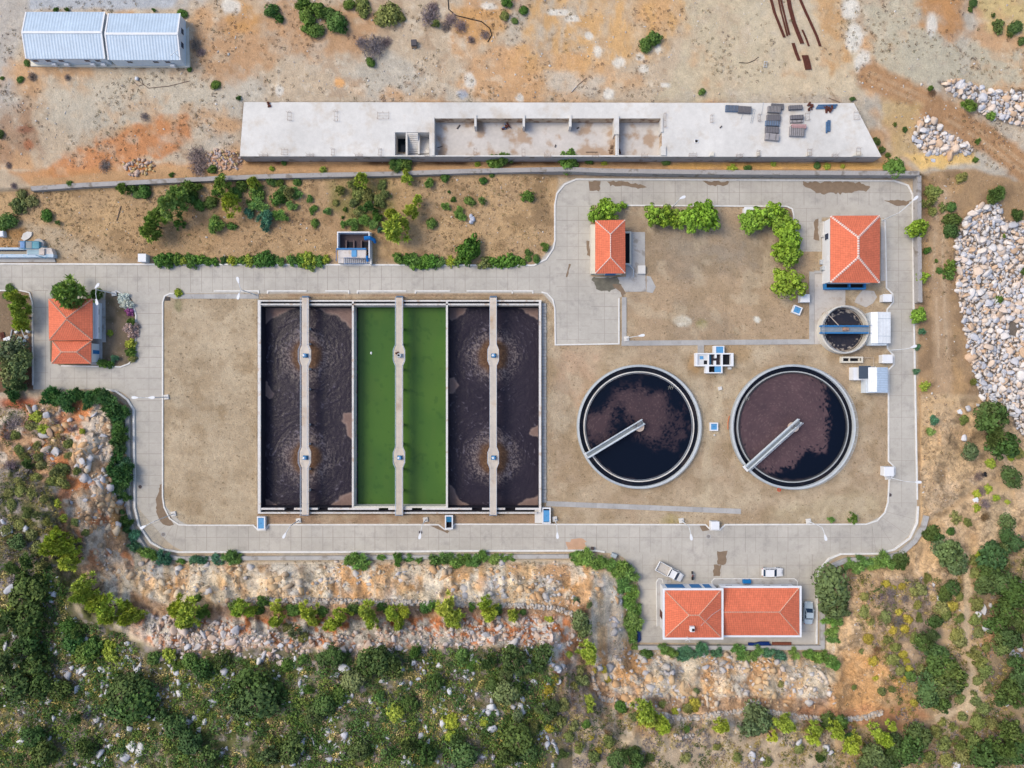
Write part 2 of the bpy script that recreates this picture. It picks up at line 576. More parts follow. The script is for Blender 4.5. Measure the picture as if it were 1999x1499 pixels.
lay(np.ones(fx.size), (196, 177, 158))
lay(sstep(.42, .62, n1(160, 1)), (190, 181, 172))
lay(sstep(.52, .66, n1(90, 2)) * .8 * (fy < 330), (204, 160, 120))
lay(sstep(.58, .66, n1(24, 3)) * .45 * (fy < 330), (172, 142, 118))
lay(sstep(.62, .70, n1(14, 4)) * .35 * (fy < 330), (222, 212, 200))
lay(poly_mask([(-80, -80), (470, -80), (380, 16), (60, 18), (25, 130), (30, 205), (-80, 205)], 12, 16, 1), (186, 179, 176))
lay(poly_mask([(45, -60), (380, -60), (340, 16), (60, 18)], 5, 5, 2), (182, 186, 198))
lay(poly_mask([(80, 150), (430, 140), (440, 215), (260, 235), (170, 270), (100, 240)], 20, 26, 3), (198, 187, 174))
lay(poly_mask([(200, 268), (270, 240), (370, 226), (378, 268), (330, 300), (250, 325), (140, 350), (60, 352), (120, 305)], 8, 18, 4) * .95, (203, 142, 100))
lay(poly_mask([(20, 335), (300, 318), (470, 312), (470, 345), (60, 362)], 6, 8, 41) * .8, (204, 150, 104))
lay(poly_mask([(-60, 205), (60, 205), (90, 300), (-60, 330)], 10, 18, 5) * .8, (168, 135, 112))
lay(ell(48, 252, 16, 8, 6) * .7, (140, 88, 70)); lay(ell(56, 282, 9, 10, 7) * .7, (178, 110, 78))
lay(poly_mask([(370, 60), (560, 0), (760, 20), (700, 110), (560, 120), (420, 160), (372, 130)], 14, 26, 8) * .8, (190, 148, 112))
lay(poly_mask([(430, -40), (520, -40), (500, 60), (440, 60)], 10, 16, 9) * .7, (202, 152, 96))
lay(poly_mask([(1030, -60), (1340, -60), (1345, 40), (1270, 120), (1160, 135), (1080, 150), (1000, 130)], 12, 24, 10) * (.35 + .5 * sstep(.38, .6, fbm(fx * 2.6 + fy * .5, fy * .5, 30, 4, 57))), (214, 170, 118))
lay(poly_mask([(880, 10), (1000, 20), (960, 90), (890, 60)], 8, 14, 11) * .7, (206, 158, 104))
lay(poly_mask([(990, 100), (1180, 110), (1270, 170), (1040, 200), (990, 160)], 12, 22, 12) * .6, (208, 164, 122))
lay(poly_mask([(1080, 140), (1190, 150), (1150, 190), (1070, 180)], 10, 14, 13) * .8, (204, 194, 184))
lay(poly_mask([(1330, -40), (1500, -40), (1500, 200), (1270, 200), (1330, 120)], 12, 24, 14) * .8, (202, 188, 166))
lay(poly_mask([(1490, -40), (1650, -40), (1690, 190), (1490, 195)], 12, 18, 15) * .9, (206, 190, 168))
lay(poly_mask([(1690, 20), (1780, -40), (1850, 80), (1999, 100), (1999, 170), (1840, 165), (1760, 175), (1710, 150)], 12, 20, 16) * .9, (192, 184, 168))
lay(poly_mask([(1590, -20), (1640, -20), (1660, 120), (1620, 150), (1600, 80)], 7, 14, 17) * .7, (198, 150, 98))
lay(poly_mask([(1780, -40), (1850, -40), (1890, 60), (1860, 85), (1800, 50)], 8, 14, 18) * .8, (192, 140, 92))
lay(poly_mask([(1880, -60), (2060, -60), (2060, 70), (1930, 60)], 12, 18, 19) * .9, (206, 184, 136))
# pale limestone showing through
for (x, y, a, b, s) in ((1660, 15, 17, 22, 1), (1668, 75, 15, 26, 2), (1684, 122, 14, 26, 3), (1690, 158, 15, 10, 4), (1819, 48, 11, 22, 5), (916, 158, 11, 15, 6),
                        (546, 177, 7, 11, 7), (1188, 183, 10, 11, 8), (1090, 24, 22, 6, 9), (1118, 36, 14, 7, 10), (1167, 100, 8, 12, 11), (1208, 122, 12, 9, 12),
                        (1257, 134, 9, 7, 13), (1298, 166, 9, 5, 14), (1015, 192, 7, 9, 15), (450, 12, 18, 16, 16), (1250, 112, 9, 8, 17), (955, 12, 16, 8, 18), (1285, 95, 6, 10, 19), (1150, 70, 8, 8, 20)):
    lay(ell(x, y, a, b, s, .3) * .85, (226, 222, 219))
lay(ell(663, 162, 10, 10, 30), (220, 168, 118)); lay(ell(903, 183, 10, 9, 33) * .6, (150, 172, 205))
# tracks at the north-east
tr = seg_dist(fx, fy, [(1700, 150), (1790, 190), (1850, 225), (1930, 275), (2060, 375)])
lay(sstep(34, 18, tr + 16 * (n1(20, 6) - .5)), (176, 138, 106))
lay(sstep(6, 2, np.abs(tr - 7)) * .45 * sstep(.35, .6, n1(26, 49)), (204, 176, 148))
lay(poly_mask([(1720, 190), (1800, 200), (1790, 300), (1740, 310)], 8, 14, 21) * .8, (196, 168, 124))
lay(poly_mask([(1770, 302), (1900, 296), (1910, 318), (1800, 330)], 5, 7, 22), (228, 192, 132))
# strip below the slab
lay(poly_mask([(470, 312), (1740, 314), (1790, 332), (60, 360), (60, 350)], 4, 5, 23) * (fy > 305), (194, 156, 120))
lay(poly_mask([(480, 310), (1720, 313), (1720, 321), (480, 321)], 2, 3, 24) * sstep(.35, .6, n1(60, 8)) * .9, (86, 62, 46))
lay(poly_mask([(1300, 318), (1760, 318), (1760, 330), (1300, 330)], 2, 5, 25) * .8, (226, 178, 112))
# upper garden
gard = poly_mask([(-80, 382), (60, 368), (480, 347), (1090, 338), (1083, 400), (1086, 470), (1045, 516), (-80, 516)], 3, 3, 26)
lay(gard, (190, 160, 128))
lay(gard * sstep(.45, .62, n1(60, 10)), (198, 166, 130))
lay(gard * sstep(.54, .68, n1(26, 11)) * .6, (146, 120, 92))
lay(gard * poly_mask([(250, 400), (800, 400), (760, 470), (250, 480)], 25, 20, 27) * .5, (172, 138, 106))
lay(gard * poly_mask([(640, 345), (760, 345), (780, 440), (690, 455), (650, 400)], 14, 16, 28) * .7, (122, 124, 70))
lay(gard * poly_mask([(40, 435), (90, 432), (230, 505), (220, 520), (120, 516), (60, 460)], 10, 10, 29), (194, 174, 152))
lay(gard * poly_mask([(-60, 440), (50, 450), (40, 485), (-60, 485)], 6, 8, 30) * .8, (176, 130, 82))
lay(gard * sstep(500, 514, fy + 16 * (n1(16, 12) - .5)) * .7, (176, 154, 132))
# lawns inside the plant
yard = inside(fx, fy, YARD).astype(float)
lay(yard, (178, 157, 136))
lay(yard * poly_mask([(318, 575), (505, 575), (505, 1022), (318, 1022)], 3, 2, 31), (181, 163, 142))
lay(yard * sstep(.45, .65, n1(70, 13)) * .7, (192, 174, 153))
lay(yard * sstep(.55, .72, n1(40, 14)) * .5, (160, 138, 112))
up = yard * poly_mask([(1225, 404), (1590, 404), (1584, 664), (1226, 664)], 3, 2, 32)
lay(up * .8, (163, 143, 124)); lay(up * sstep(.45, .62, n1(60, 15)) * .8, (184, 160, 136)); lay(up * poly_mask([(1290, 460), (1480, 440), (1500, 520), (1330, 540)], 30, 24, 33) * .6, (158, 148, 138))
lay(up * ell(1332, 626, 16, 11, 40), (208, 202, 194)); lay(up * ell(1478, 624, 6, 6, 41), (222, 220, 216)); lay(up * ell(1370, 632, 10, 8, 42) * .5, (140, 142, 84))
lay(yard * poly_mask([(1090, 680), (1180, 680), (1150, 800), (1090, 800)], 16, 16, 34) * .6, (196, 164, 142))
lay(yard * poly_mask([(1500, 990), (1720, 960), (1720, 1015), (1500, 1020)], 12, 14, 35) * .5, (186, 172, 146))
lay(yard * ell(1310, 1016, 20, 12, 43) * .6, (150, 138, 78)); lay(yard * ell(1355, 712, 12, 18, 44) * .6, (190, 148, 100)); lay(yard * ell(1440, 690, 30, 18, 45) * .5, (178, 146, 106))
lay(yard * sstep(7, 3, np.abs(seg_dist(fx, fy, [(1405, 740), (1400, 800), (1380, 900), (1376, 985)]) - 4)) * .5, (200, 184, 162))
lay(yard * sstep(584, 574, fy) * (fx < 1060), (158, 132, 112)); lay(yard * sstep(1001, 1004, fy) * (fx > 500) * (fx < 1045), (166, 140, 120))
lay(yard * ell(348, 595, 8, 14, 46) * .6, (124, 128, 92)); lay(yard * ell(1095, 790, 26, 60, 47) * .35, (150, 140, 128))
gd2 = inside(fx, fy, GARDEN).astype(float)
lay(gd2, (130, 116, 102)); lay(gd2 * sstep(.5, .7, n1(18, 16)), (110, 100, 84))
lg = poly_mask([(-80, 567), (60, 567), (66, 760), (-80, 772)], 2, 3, 36); lay(lg, (140, 120, 102)); lay(lg * sstep(640, 690, fy), (120, 92, 76))
# ground east of the plant
east = poly_mask([(1792, 340), (1900, 330), (2080, 380), (2080, 1000), (1900, 1000), (1800, 1060), (1790, 990)], 4, 6, 37)
lay(east, (176, 146, 116)); lay(east * sstep(.5, .62, n1(34, 17)) * .8, (150, 124, 100)); lay(east * sstep(.55, .7, n1(50, 18)) * .7, (196, 160, 120))
rut = seg_dist(fx, fy, [(1838, 380), (1832, 500), (1838, 640), (1842, 760), (1840, 860), (1836, 960), (1846, 1000)])
lay(east * sstep(24, 12, rut + 12 * (n1(14, 19) - .5)) * .7, (192, 164, 138))
lay(east * sstep(3.5, 1.5, np.abs(rut - 8)) * .5 * sstep(.35, .5, n1(40, 43)), (214, 190, 166))
lay(east * poly_mask([(1815, 850), (1880, 860), (1885, 935), (1830, 960), (1815, 900)], 8, 14, 38) * .75, (212, 182, 152))
lay(east * ell(1805, 985, 20, 30, 48) * .4, (196, 176, 150))
lay(poly_mask([(1905, 985), (1960, 955), (2080, 950), (2080, 1040), (1960, 1050), (1930, 1075)], 8, 10, 39), (190, 178, 162))
lay(poly_mask([(1800, 1010), (1920, 980), (1940, 1070), (1850, 1080), (1800, 1060)], 8, 12, 40) * .8, (204, 168, 122))
# hillside, rock faces and red soil
outp = (~inside(fx, fy, PLANT)) & (fy > 765)
dcut = seg_dist(fx, fy, CUT)
hill = outp * sstep(765, 785, fy)
lay(hill * sstep(2, 8, dcut), (228, 208, 184))
rockm = hill * sstep(5, 14, dcut) * sstep(180, 150, dcut + 24 * (n1(40, 20) - .5))
a = n1(46, 21, 5); b_ = n1(30, 22, 5); c_ = n1(70, 23, 4)
lay(rockm * sstep(.55, .65, a), (206, 202, 202)); lay(rockm * sstep(.50, .64, b_) * .75, (228, 184, 136)); lay(rockm * sstep(.52, .66, c_) * .8, (222, 166, 112))
lay(rockm * sstep(.60, .68, n1(18, 24, 4)) * .9, (226, 216, 206)); lay(rockm * sstep(.64, .72, n1(15, 25, 4)) * .5, (160, 132, 110))
stk = fbm(fx + 16 * n1(40, 45, 2), dcut * .26, 13, 4, 46); lay(rockm * sstep(.54, .66, stk) * .7, (230, 216, 202)); lay(rockm * sstep(.42, .34, stk) * .4, (190, 160, 134))
cr = ridged(fx, fy, 22, 3, 6); lay(.6 * rockm * sstep(.88, .96, cr) * .7, (150, 108, 78))
terr = hill * sstep(86, 94, dcut) * sstep(128, 116, dcut) * (fx > 255) * (fx < 1640); lay(terr * .75, (172, 132, 102))
redm = hill * sstep(108, 122, dcut + 14 * (n1(18, 26) - .5)) * sstep(182, 162, dcut + 18 * (n1(22, 27) - .5)) * sstep(230, 300, fx) * sstep(1180, 1080, fx)
lay(redm * .9, (208, 128, 84)); lay(redm * sstep(.44, .52, n1(12, 28, 4)), (224, 212, 204)); lay(redm * sstep(.55, .62, n1(30, 29, 4)) * .8, (196, 188, 182))
west = hill * (fx < 262) * sstep(1130, 1080, fy)
lay(west * .95, (198, 160, 130)); lay(west * sstep(.46, .56, n1(28, 30)), (212, 196, 184)); lay(west * sstep(.55, .64, n1(36, 31)) * .8, (212, 134, 86)); lay(west * sstep(.58, .66, n1(20, 32)) * .7, (142, 122, 104))
lay(hill * ell(30, 785, 40, 14, 49) * .9, (176, 96, 62))
lay(hill * ell(232, 1010, 16, 40, 50) * .8, (206, 158, 108))
scrub = hill * sstep(168, 182, dcut + 20 * (n1(30, 33) - .5)) * np.where(fx < 262, 1, 1) * (fx < 1120)
scrub = np.maximum(scrub, hill * poly_mask([(-90, 930), (60, 900), (110, 980), (140, 1060), (150, 1130), (240, 1230), (300, 1290), (1060, 1270), (1080, 1560), (-90, 1560)], 12, 24, 41))
lay(scrub, (124, 118, 98)); lay(scrub * sstep(.42, .58, n1(20, 34)), (104, 106, 70)); lay(scrub * sstep(.58, .66, n1(16, 35)), (158, 148, 146))
lay(hill * poly_mask([(1060, 1290), (1140, 1300), (1200, 1400), (1999, 1420), (1999, 1560), (1060, 1560)], 16, 26, 42) * .55, (150, 130, 112))
# rock round the lower house and the slopes at the lower right
se = hill * (fx > 1630)
lay(se * .8, (204, 172, 138)); lay(se * sstep(.5, .6, n1(40, 36)) * .8, (210, 178, 142)); lay(se * sstep(.56, .66, n1(22, 37)) * .7, (140, 120, 98))
lay(hill * poly_mask([(1650, 1270), (1740, 1270), (1790, 1380), (1720, 1410), (1620, 1380)], 12, 18, 43) * .8, (212, 162, 112))
lay(hill * poly_mask([(1560, 1385), (1780, 1380), (1820, 1400), (1760, 1425), (1560, 1420)], 8, 12, 44) * .8, (190, 136, 102))
lay(hill * poly_mask([(1715, 1130), (1800, 1130), (1830, 1220), (1840, 1300), (1760, 1330), (1720, 1300)], 10, 18, 45) * .8, (134, 122, 116))
lay(hill * poly_mask([(1890, 1090), (2080, 1050), (2080, 1560), (1760, 1560), (1800, 1420), (1900, 1400), (1930, 1300)], 14, 22, 46) * .75, (132, 118, 98))
path = seg_dist(fx, fy, [(1886, 1085), (1888, 1130), (1887, 1215), (1884, 1250), (1900, 1310), (1902, 1345), (1893, 1375), (1870, 1388), (1832, 1402)])
lay(hill * sstep(9, 4, path + 10 * (n1(12, 38) - .5)), (214, 190, 162)); lay(hill * ell(1897, 1360, 20, 36, 52) * .85, (212, 190, 162)); lay(hill * ell(1930, 1260, 20, 26, 53) * .7, (206, 160, 122)); lay(hill * ell(1852, 1425, 10, 22, 54) * .7, (206, 186, 160))
lay(hill * ell(1945, 1000, 30, 60, 55) * .3, (200, 184, 160))
# ground under the boulders and rubble
RIP = [[(1905, 402), (1952, 396), (1962, 430), (2080, 440), (2080, 870), (1995, 850), (1960, 800), (1915, 780), (1893, 700), (1868, 560), (1862, 472), (1882, 432)],
       [(1832, 160), (1870, 155), (1930, 178), (2080, 172), (2080, 285), (1990, 245), (1928, 228), (1872, 192)],
       [(1790, 240), (1815, 224), (1842, 256), (1908, 294), (1896, 301), (1808, 300), (1782, 278)]]
for i, p in enumerate(RIP): lay(poly_mask(p, 3, 6, 60 + i), (122, 112, 106))
RUB = [[(400, 300), (425, 290), (470, 300), (472, 328), (420, 335), (398, 322)], [(238, 318), (270, 310), (302, 318), (300, 335), (255, 345)]]
lay(poly_mask(RUB[0], 4, 5, 70), (190, 150, 128)); lay(poly_mask(RUB[1], 4, 5, 71), (180, 122, 80))
# fine mottling of the soil itself
lay(yard * sstep(.52, .64, n1(26, 47)) * .38, (152, 132, 108)); lay(yard * sstep(.56, .66, n1(34, 48)) * .4, (200, 184, 164))
cols *= (np.where(fy < 335, 1.16, 1.08) + .12 * rockm)[:, None]
cols *= np.array([1.03, 1.02, .93]) * np.where(yard > 0, 1.05, 1.0)[:, None]
cols *= (1 + .26 * (n1(11, 39, 3) - .5) + .16 * (n1(5, 44, 2) - .5))[:, None]
spk = np.clip(yard + gard * .9 + gd2 + .35 + scrub * .4, 0, 1)       # how grassy: drives the fine speckle

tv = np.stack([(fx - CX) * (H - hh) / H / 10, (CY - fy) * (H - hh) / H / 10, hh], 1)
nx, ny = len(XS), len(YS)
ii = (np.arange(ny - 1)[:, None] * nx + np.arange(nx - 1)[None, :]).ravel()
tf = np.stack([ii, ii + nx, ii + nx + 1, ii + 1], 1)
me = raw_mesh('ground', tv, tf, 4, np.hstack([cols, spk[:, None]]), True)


def ground_mat():
    m, nt, b = nodes('ground_soil')
    pos = N(nt, 'ShaderNodeNewGeometry').outputs['Position']
    at = N(nt, 'ShaderNodeAttribute', attribute_name='Col')
    c, al = at.outputs['Color'], at.outputs['Alpha']
    v1, r1 = var_node(nt, pos, 1.3, .14, 6, .75)
    v2, r2 = var_node(nt, pos, 4.2, .22, 4, .8)
    f = math_(nt, 'MULTIPLY', v1, v2)
    # tiny dead tufts: a darker straw speckle, stronger on the lawns
    nz = N(nt, 'ShaderNodeTexNoise'); nz.inputs['Scale'].default_value = 2.6; nz.inputs['Detail'].default_value = 3; nz.inputs['Roughness'].default_value = .7
    nt.links.new(pos, nz.inputs['Vector'])
    mr = N(nt, 'ShaderNodeMapRange'); mr.inputs[1].default_value = .56; mr.inputs[2].default_value = .72; mr.inputs[3].default_value = 0; mr.inputs[4].default_value = .75
    nt.links.new(nz.outputs[0], mr.inputs[0])
    tuft = math_(nt, 'MULTIPLY', mr.outputs[0], al)
    c = mixc(nt, tuft, c, C(112, 96, 74))
    # loose pale chips
    vz = N(nt, 'ShaderNodeTexVoronoi'); vz.inputs['Scale'].default_value = .9; nt.links.new(pos, vz.inputs['Vector'])
    chip = math_(nt, 'LESS_THAN', vz.outputs['Distance'], .09)
    c = mixc(nt, math_(nt, 'MULTIPLY', chip, .35), c, C(222, 212, 200))
    # broken limestone: blocks of different tone parted by narrow dark cracks
    rk = N(nt, 'ShaderNodeAttribute', attribute_name='Rock').outputs['Fac']
    dn = N(nt, 'ShaderNodeTexNoise'); dn.inputs['Scale'].default_value = .9; dn.inputs['Detail'].default_value = 4; nt.links.new(pos, dn.inputs['Vector'])
    va = N(nt, 'ShaderNodeVectorMath', operation='MULTIPLY_ADD'); nt.links.new(dn.outputs['Color'], va.inputs[0]); va.inputs[1].default_value = (3.0, 3.0, 3.0); nt.links.new(pos, va.inputs[2])
    rn = N(nt, 'ShaderNodeTexNoise'); rn.inputs['Scale'].default_value = .7; rn.inputs['Detail'].default_value = 11; rn.inputs['Roughness'].default_value = .78; rn.inputs['Distortion'].default_value = 1.6; nt.links.new(pos, rn.inputs['Vector'])
    rm_ = N(nt, 'ShaderNodeMapRange'); rm_.inputs[1].default_value = .32; rm_.inputs[2].default_value = .68; rm_.inputs[3].default_value = -.22; rm_.inputs[4].default_value = .22; nt.links.new(rn.outputs[0], rm_.inputs[0])
    f = math_(nt, 'MULTIPLY', f, math_(nt, 'ADD', math_(nt, 'MULTIPLY', rm_.outputs[0], rk), 1.0))
    hsum = math_(nt, 'MULTIPLY', rn.outputs[0], 1.6)
    for sc, wt in ((.24, .7), (.62, .6), (1.5, .35)):
        vo = N(nt, 'ShaderNodeTexVoronoi'); vo.inputs['Scale'].default_value = sc; nt.links.new(va.outputs[0], vo.inputs['Vector'])
        ve = N(nt, 'ShaderNodeTexVoronoi', feature='DISTANCE_TO_EDGE'); ve.inputs['Scale'].default_value = sc; nt.links.new(va.outputs[0], ve.inputs['Vector'])
        sx = N(nt, 'ShaderNodeSeparateXYZ'); nt.links.new(vo.outputs['Color'], sx.inputs[0])
        tone = math_(nt, 'ADD', math_(nt, 'MULTIPLY', sx.outputs[0], .36 * wt), 1 - .12 * wt)
        crk = N(nt, 'ShaderNodeMapRange'); crk.inputs[1].default_value = .0; crk.inputs[2].default_value = .05; crk.inputs[3].default_value = 1 - .42 * wt; crk.inputs[4].default_value = 1
        nt.links.new(ve.outputs[0], crk.inputs[0])
        k_ = math_(nt, 'MULTIPLY', tone, crk.outputs[0])
        k_ = math_(nt, 'ADD', math_(nt, 'MULTIPLY', math_(nt, 'SUBTRACT', k_, 1.0), rk), 1.0)
        f = math_(nt, 'MULTIPLY', f, k_)
        hh_ = math_(nt, 'MULTIPLY', math_(nt, 'ADD', math_(nt, 'MINIMUM', ve.outputs[0], .12), math_(nt, 'MULTIPLY', sx.outputs[1], .25)), 2.6 * wt)
        hsum = hh_ if hsum is None else math_(nt, 'ADD', hsum, hh_)
    rockh = math_(nt, 'MULTIPLY', hsum, rk)
    nt.links.new(scale_col(nt, c, f), b.inputs['Base Color'])
    b.inputs['Roughness'].default_value = .95; b.inputs['Specular IOR Level'].default_value = .1
    bn = N(nt, 'ShaderNodeBump'); bn.inputs['Strength'].default_value = 1; bn.inputs['Distance'].default_value = .22
    hsum = math_(nt, 'ADD', math_(nt, 'ADD', r1, math_(nt, 'MULTIPLY', r2, .5)), rockh)
    nt.links.new(hsum, bn.inputs['Height']); nt.links.new(bn.outputs[0], b.inputs['Normal'])
    return m


ra = me.attributes.new('Rock', 'FLOAT', 'POINT'); ra.data.foreach_set('value', np.clip(rockm * .95 + redm * .9 + west * .7, 0, 1).astype(np.float32))
me.materials.append(ground_mat())
tag(link('ground', me, (0, 0, 0)), 'dusty tan and orange soil, dry lawns and bare rock faces', None, None, 'structure')
del tv, tf
# ------------------------------------------------------------------ roads, kerbs, paths
def pw(pts, z=0.0): return [W2(x, y, z) for x, y in pts]


def concrete_mat(name, base, dark, joint_tint=.025, sc=.35):
    m, nt, b = nodes(name)
    pos = N(nt, 'ShaderNodeNewGeometry').outputs['Position']
    v1, r1 = var_node(nt, pos, .09, .17, 6, .7); v2, r2 = var_node(nt, pos, 1.1, .07, 5, .7); v3, _ = var_node(nt, pos, 7, .05, 3)
    nz = N(nt, 'ShaderNodeTexNoise'); nz.inputs['Scale'].default_value = sc; nz.inputs['Detail'].default_value = 7; nz.inputs['Roughness'].default_value = .72
    nt.links.new(pos, nz.inputs['Vector'])
    mr = N(nt, 'ShaderNodeMapRange'); mr.inputs[1].default_value = .52; mr.inputs[2].default_value = .74; mr.inputs[4].default_value = .8
    nt.links.new(nz.outputs[0], mr.inputs[0])
    c = mixc(nt, mr.outputs[0], base, dark)
    # each cast bay has its own tone
    sp = N(nt, 'ShaderNodeSeparateXYZ'); nt.links.new(pos, sp.inputs[0]); cell = N(nt, 'ShaderNodeCombineXYZ')
    nt.links.new(math_(nt, 'FLOOR', math_(nt, 'DIVIDE', sp.outputs[0], 2.07)), cell.inputs[0])
    nt.links.new(math_(nt, 'FLOOR', math_(nt, 'DIVIDE', sp.outputs[1], 2.55)), cell.inputs[1])
    wn = N(nt, 'ShaderNodeTexWhiteNoise'); nt.links.new(cell.outputs[0], wn.inputs['Vector'])
    t = math_(nt, 'ADD', math_(nt, 'MULTIPLY', wn.outputs[0], 2 * joint_tint), 1 - joint_tint)
    f = math_(nt, 'MULTIPLY', math_(nt, 'MULTIPLY', v1, v2), math_(nt, 'MULTIPLY', v3, t))
    nt.links.new(scale_col(nt, c, f), b.inputs['Base Color'])
    b.inputs['Roughness'].default_value = .88; b.inputs['Specular IOR Level'].default_value = .2
    return m


m_road = concrete_mat('road_concrete', C(197, 191, 181), C(160, 155, 150))
m_joint = M('joint_tar', C(164, 156, 149), var=.12)
m_wet = M('damp_stain', C(142, 122, 102), var=.16, scale=1.5)
m_mud = M('mud_stain', C(116, 112, 100), var=.25, scale=1.2)
m_rust = M('soil_wash', C(208, 168, 138), var=.12, scale=1.)
m_kerb = M('kerb_paint', C(236, 234, 230), var=.06, scale2=2, var2=.12)
m_conc = concrete_mat('pale_concrete', C(227, 224, 219), C(206, 190, 170), .0, .2)
m_concg = M('grey_concrete', C(188, 186, 184), var=.12, scale=.5, var2=.08, stain=C(160, 154, 148), stain_scale=.6)
m_wallc = M('wall_concrete', C(176, 172, 170), var=.12, scale=.4, var2=.08, scale2=3, stain=C(138, 130, 122), stain_scale=.8)
m_strip = concrete_mat('cover_slab_concrete', C(182, 180, 178), C(160, 156, 152), .10, .8)
m_white = M('white_paint', C(240, 242, 246), var=.04, scale=.8, var2=.04, rough=.6)
m_cream = M('cream_render', C(226, 220, 206), var=.07, scale=.8)
m_blue = M('blue_paint', C(52, 128, 190), var=.12, scale=1.2, rough=.55)
m_lblue = M('pale_blue_paint', C(92, 160, 212), var=.12, scale=1.5, rough=.55)
m_dblue = M('dark_blue_plastic', C(20, 52, 118), var=.2, scale=3, rough=.5)
m_dark = M('dark_void', C(26, 28, 36), var=.1)
m_glass = M('window_glass', C(46, 66, 92), rough=.15, spec=.5)
m_steel = M('galvanised_steel', C(196, 202, 208), rough=.5, metal=.0, var=.08, spec=.4)
m_black = M('black_rubber', C(38, 38, 40), rough=.8)
m_rusty = M('rusty_steel', C(98, 56, 46), var=.3, scale=3, rough=.9)
m_timber = M('old_timber', C(150, 126, 104), var=.2, scale=3)


def tri_sheet(mb, outer, holes, z, mi=0):
    loops = [outer] + holes
    flat = [p for l in loops for p in l]
    for t in tessellate_polygon([[Vector((x, y, 0)) for x, y in l] for l in loops]):
        p = [flat[k] for k in t]
        a = (p[1][0] - p[0][0]) * (p[2][1] - p[0][1]) - (p[2][0] - p[0][0]) * (p[1][1] - p[0][1])
        if abs(a) < 1e-9: continue
        if a < 0: p = p[::-1]
        mb.face([(x, y, z) for x, y in p], mi)


road = MB()
tri_sheet(road, pw(ROAD_OUT), [pw(YARD), pw(GARDEN)], .03)
# joints between the cast bays: lines of tar in the same road, a few mm proud
jr = random.Random(5)


def joint(x0, y0, x1, y1, w=.055, z=.036):
    a, b = W2(x0, y0), W2(x1, y1)
    d = Vector((b[0] - a[0], b[1] - a[1])); L = d.length
    if L < .1: return
    d /= L; n = Vector((-d.y, d.x)) * w / 2
    road.face([(a[0] - n.x, a[1] - n.y, z), (b[0] - n.x, b[1] - n.y, z), (b[0] + n.x, b[1] + n.y, z), (a[0] + n.x, a[1] + n.y, z)], 1)


def grid(x0, y0, x1, y1, stepx, stepy, mids_x=(), mids_y=(), ja=1.2):
    if stepx:
        x = x0
        while x < x1:
            q = x + jr.uniform(-ja, ja); joint(q, y0, q, y1, .05 if jr.random() < .75 else .09); x += stepx
    if stepy:
        y = y0
        while y < y1:
            q = y + jr.uniform(-ja, ja); joint(x0, q, x1, q, .05 if jr.random() < .75 else .09); y += stepy
    for x in mids_x: joint(x, y0, x, y1, .06, .037)
    for y in mids_y: joint(x0, y, x1, y, .06, .037)


grid(2, 519, 1083, 570, 20.6, 0, (), (541,))
grid(267, 592, 316, 990, 0, 21, (291,), ())
grid(362, 1027, 1225, 1074, 20.6, 0, (), (1049,))
grid(1228, 1028, 1740, 1078, 20.6, 0, (), (1049,))
grid(1736, 604, 1788, 990, 0, 42, (1760,), ())
grid(1150, 352, 1780, 400, 21, 0, (), (376,))
grid(1728, 402, 1782, 600, 0, 21, (1754,), ())
grid(1086, 404, 1152, 668, 0, 26, (1107, 1129), (), 2)
grid(1154, 545, 1206, 668, 0, 27, (1180,), (), 2)
grid(1552, 406, 1602, 488, 0, 27, (1574,), ())
grid(1254, 1082, 1590, 1136, 25.5, 0, (), (1103, 1128))
grid(1252, 1150, 1288, 1250, 0, 31, (), ()); grid(1564, 1140, 1590, 1250, 0, 31)
grid(67, 568, 94, 758, 0, 32, (89,), ()); grid(98, 718, 262, 758, 24, 0, (), (738,))
for a in range(5):
    t = math.radians(100 + a * 18); joint(352 + 18 * math.cos(t), 1000 + 18 * math.sin(t), 352 + 84 * math.cos(t), 1000 + 76 * math.sin(t))
for a in range(4):
    t = math.radians(15 + a * 22); joint(1696 + 34 * math.cos(t), 990 + 34 * math.sin(t), 1696 + 90 * math.cos(t), 990 + 86 * math.sin(t))


def stain(pts, mi, z=.042, j=3.0, seed=1):
    """irregular patch of staining lying on the slab"""
    r = random.Random(seed); out = []
    n = len(pts)
    for i in range(n):
        (x0, y0), (x1, y1) = pts[i], pts[(i + 1) % n]
        k = max(2, int(math.hypot(x1 - x0, y1 - y0) / 5))
        for q in range(k):
            s = q / k; out.append((x0 + (x1 - x0) * s + r.uniform(-j, j), y0 + (y1 - y0) * s + r.uniform(-j, j)))
    tri_sheet(road, pw(out), [], z, mi)


stain([(1565, 356), (1660, 353), (1700, 362), (1690, 372), (1640, 378), (1600, 378), (1580, 366)], 2, seed=2)
stain([(1186, 354), (1215, 354), (1245, 360), (1262, 364), (1240, 368), (1215, 362), (1190, 362)], 2, seed=3, j=2)
stain([(1372, 354), (1424, 354), (1416, 363), (1385, 362)], 2, seed=4, j=2)
stain([(1150, 353), (1173, 353), (1170, 373), (1152, 372)], 2, seed=14, j=1.5)
stain([(1725, 390), (1775, 392), (1784, 388), (1768, 400), (1745, 401)], 2, seed=5, j=1.5)
stain([(1155, 541), (1206, 541), (1212, 556), (1190, 568), (1166, 565), (1160, 556)], 3, seed=6, j=2.5)
stain([(1196, 556), (1214, 556), (1222, 572), (1216, 580)], 2, seed=7, j=2, z=.046)
stain([(313, 944), (319, 945), (319, 985), (334, 1008), (338, 1024), (322, 1026), (306, 1005), (306, 975)], 2, seed=8, j=2)
stain([(1400, 1076), (1419, 1076), (1417, 1102), (1401, 1101)], 2, seed=9, j=1.5)
stain([(1393, 1102), (1408, 1103), (1404, 1124), (1392, 1125)], 2, seed=10, j=1.5)
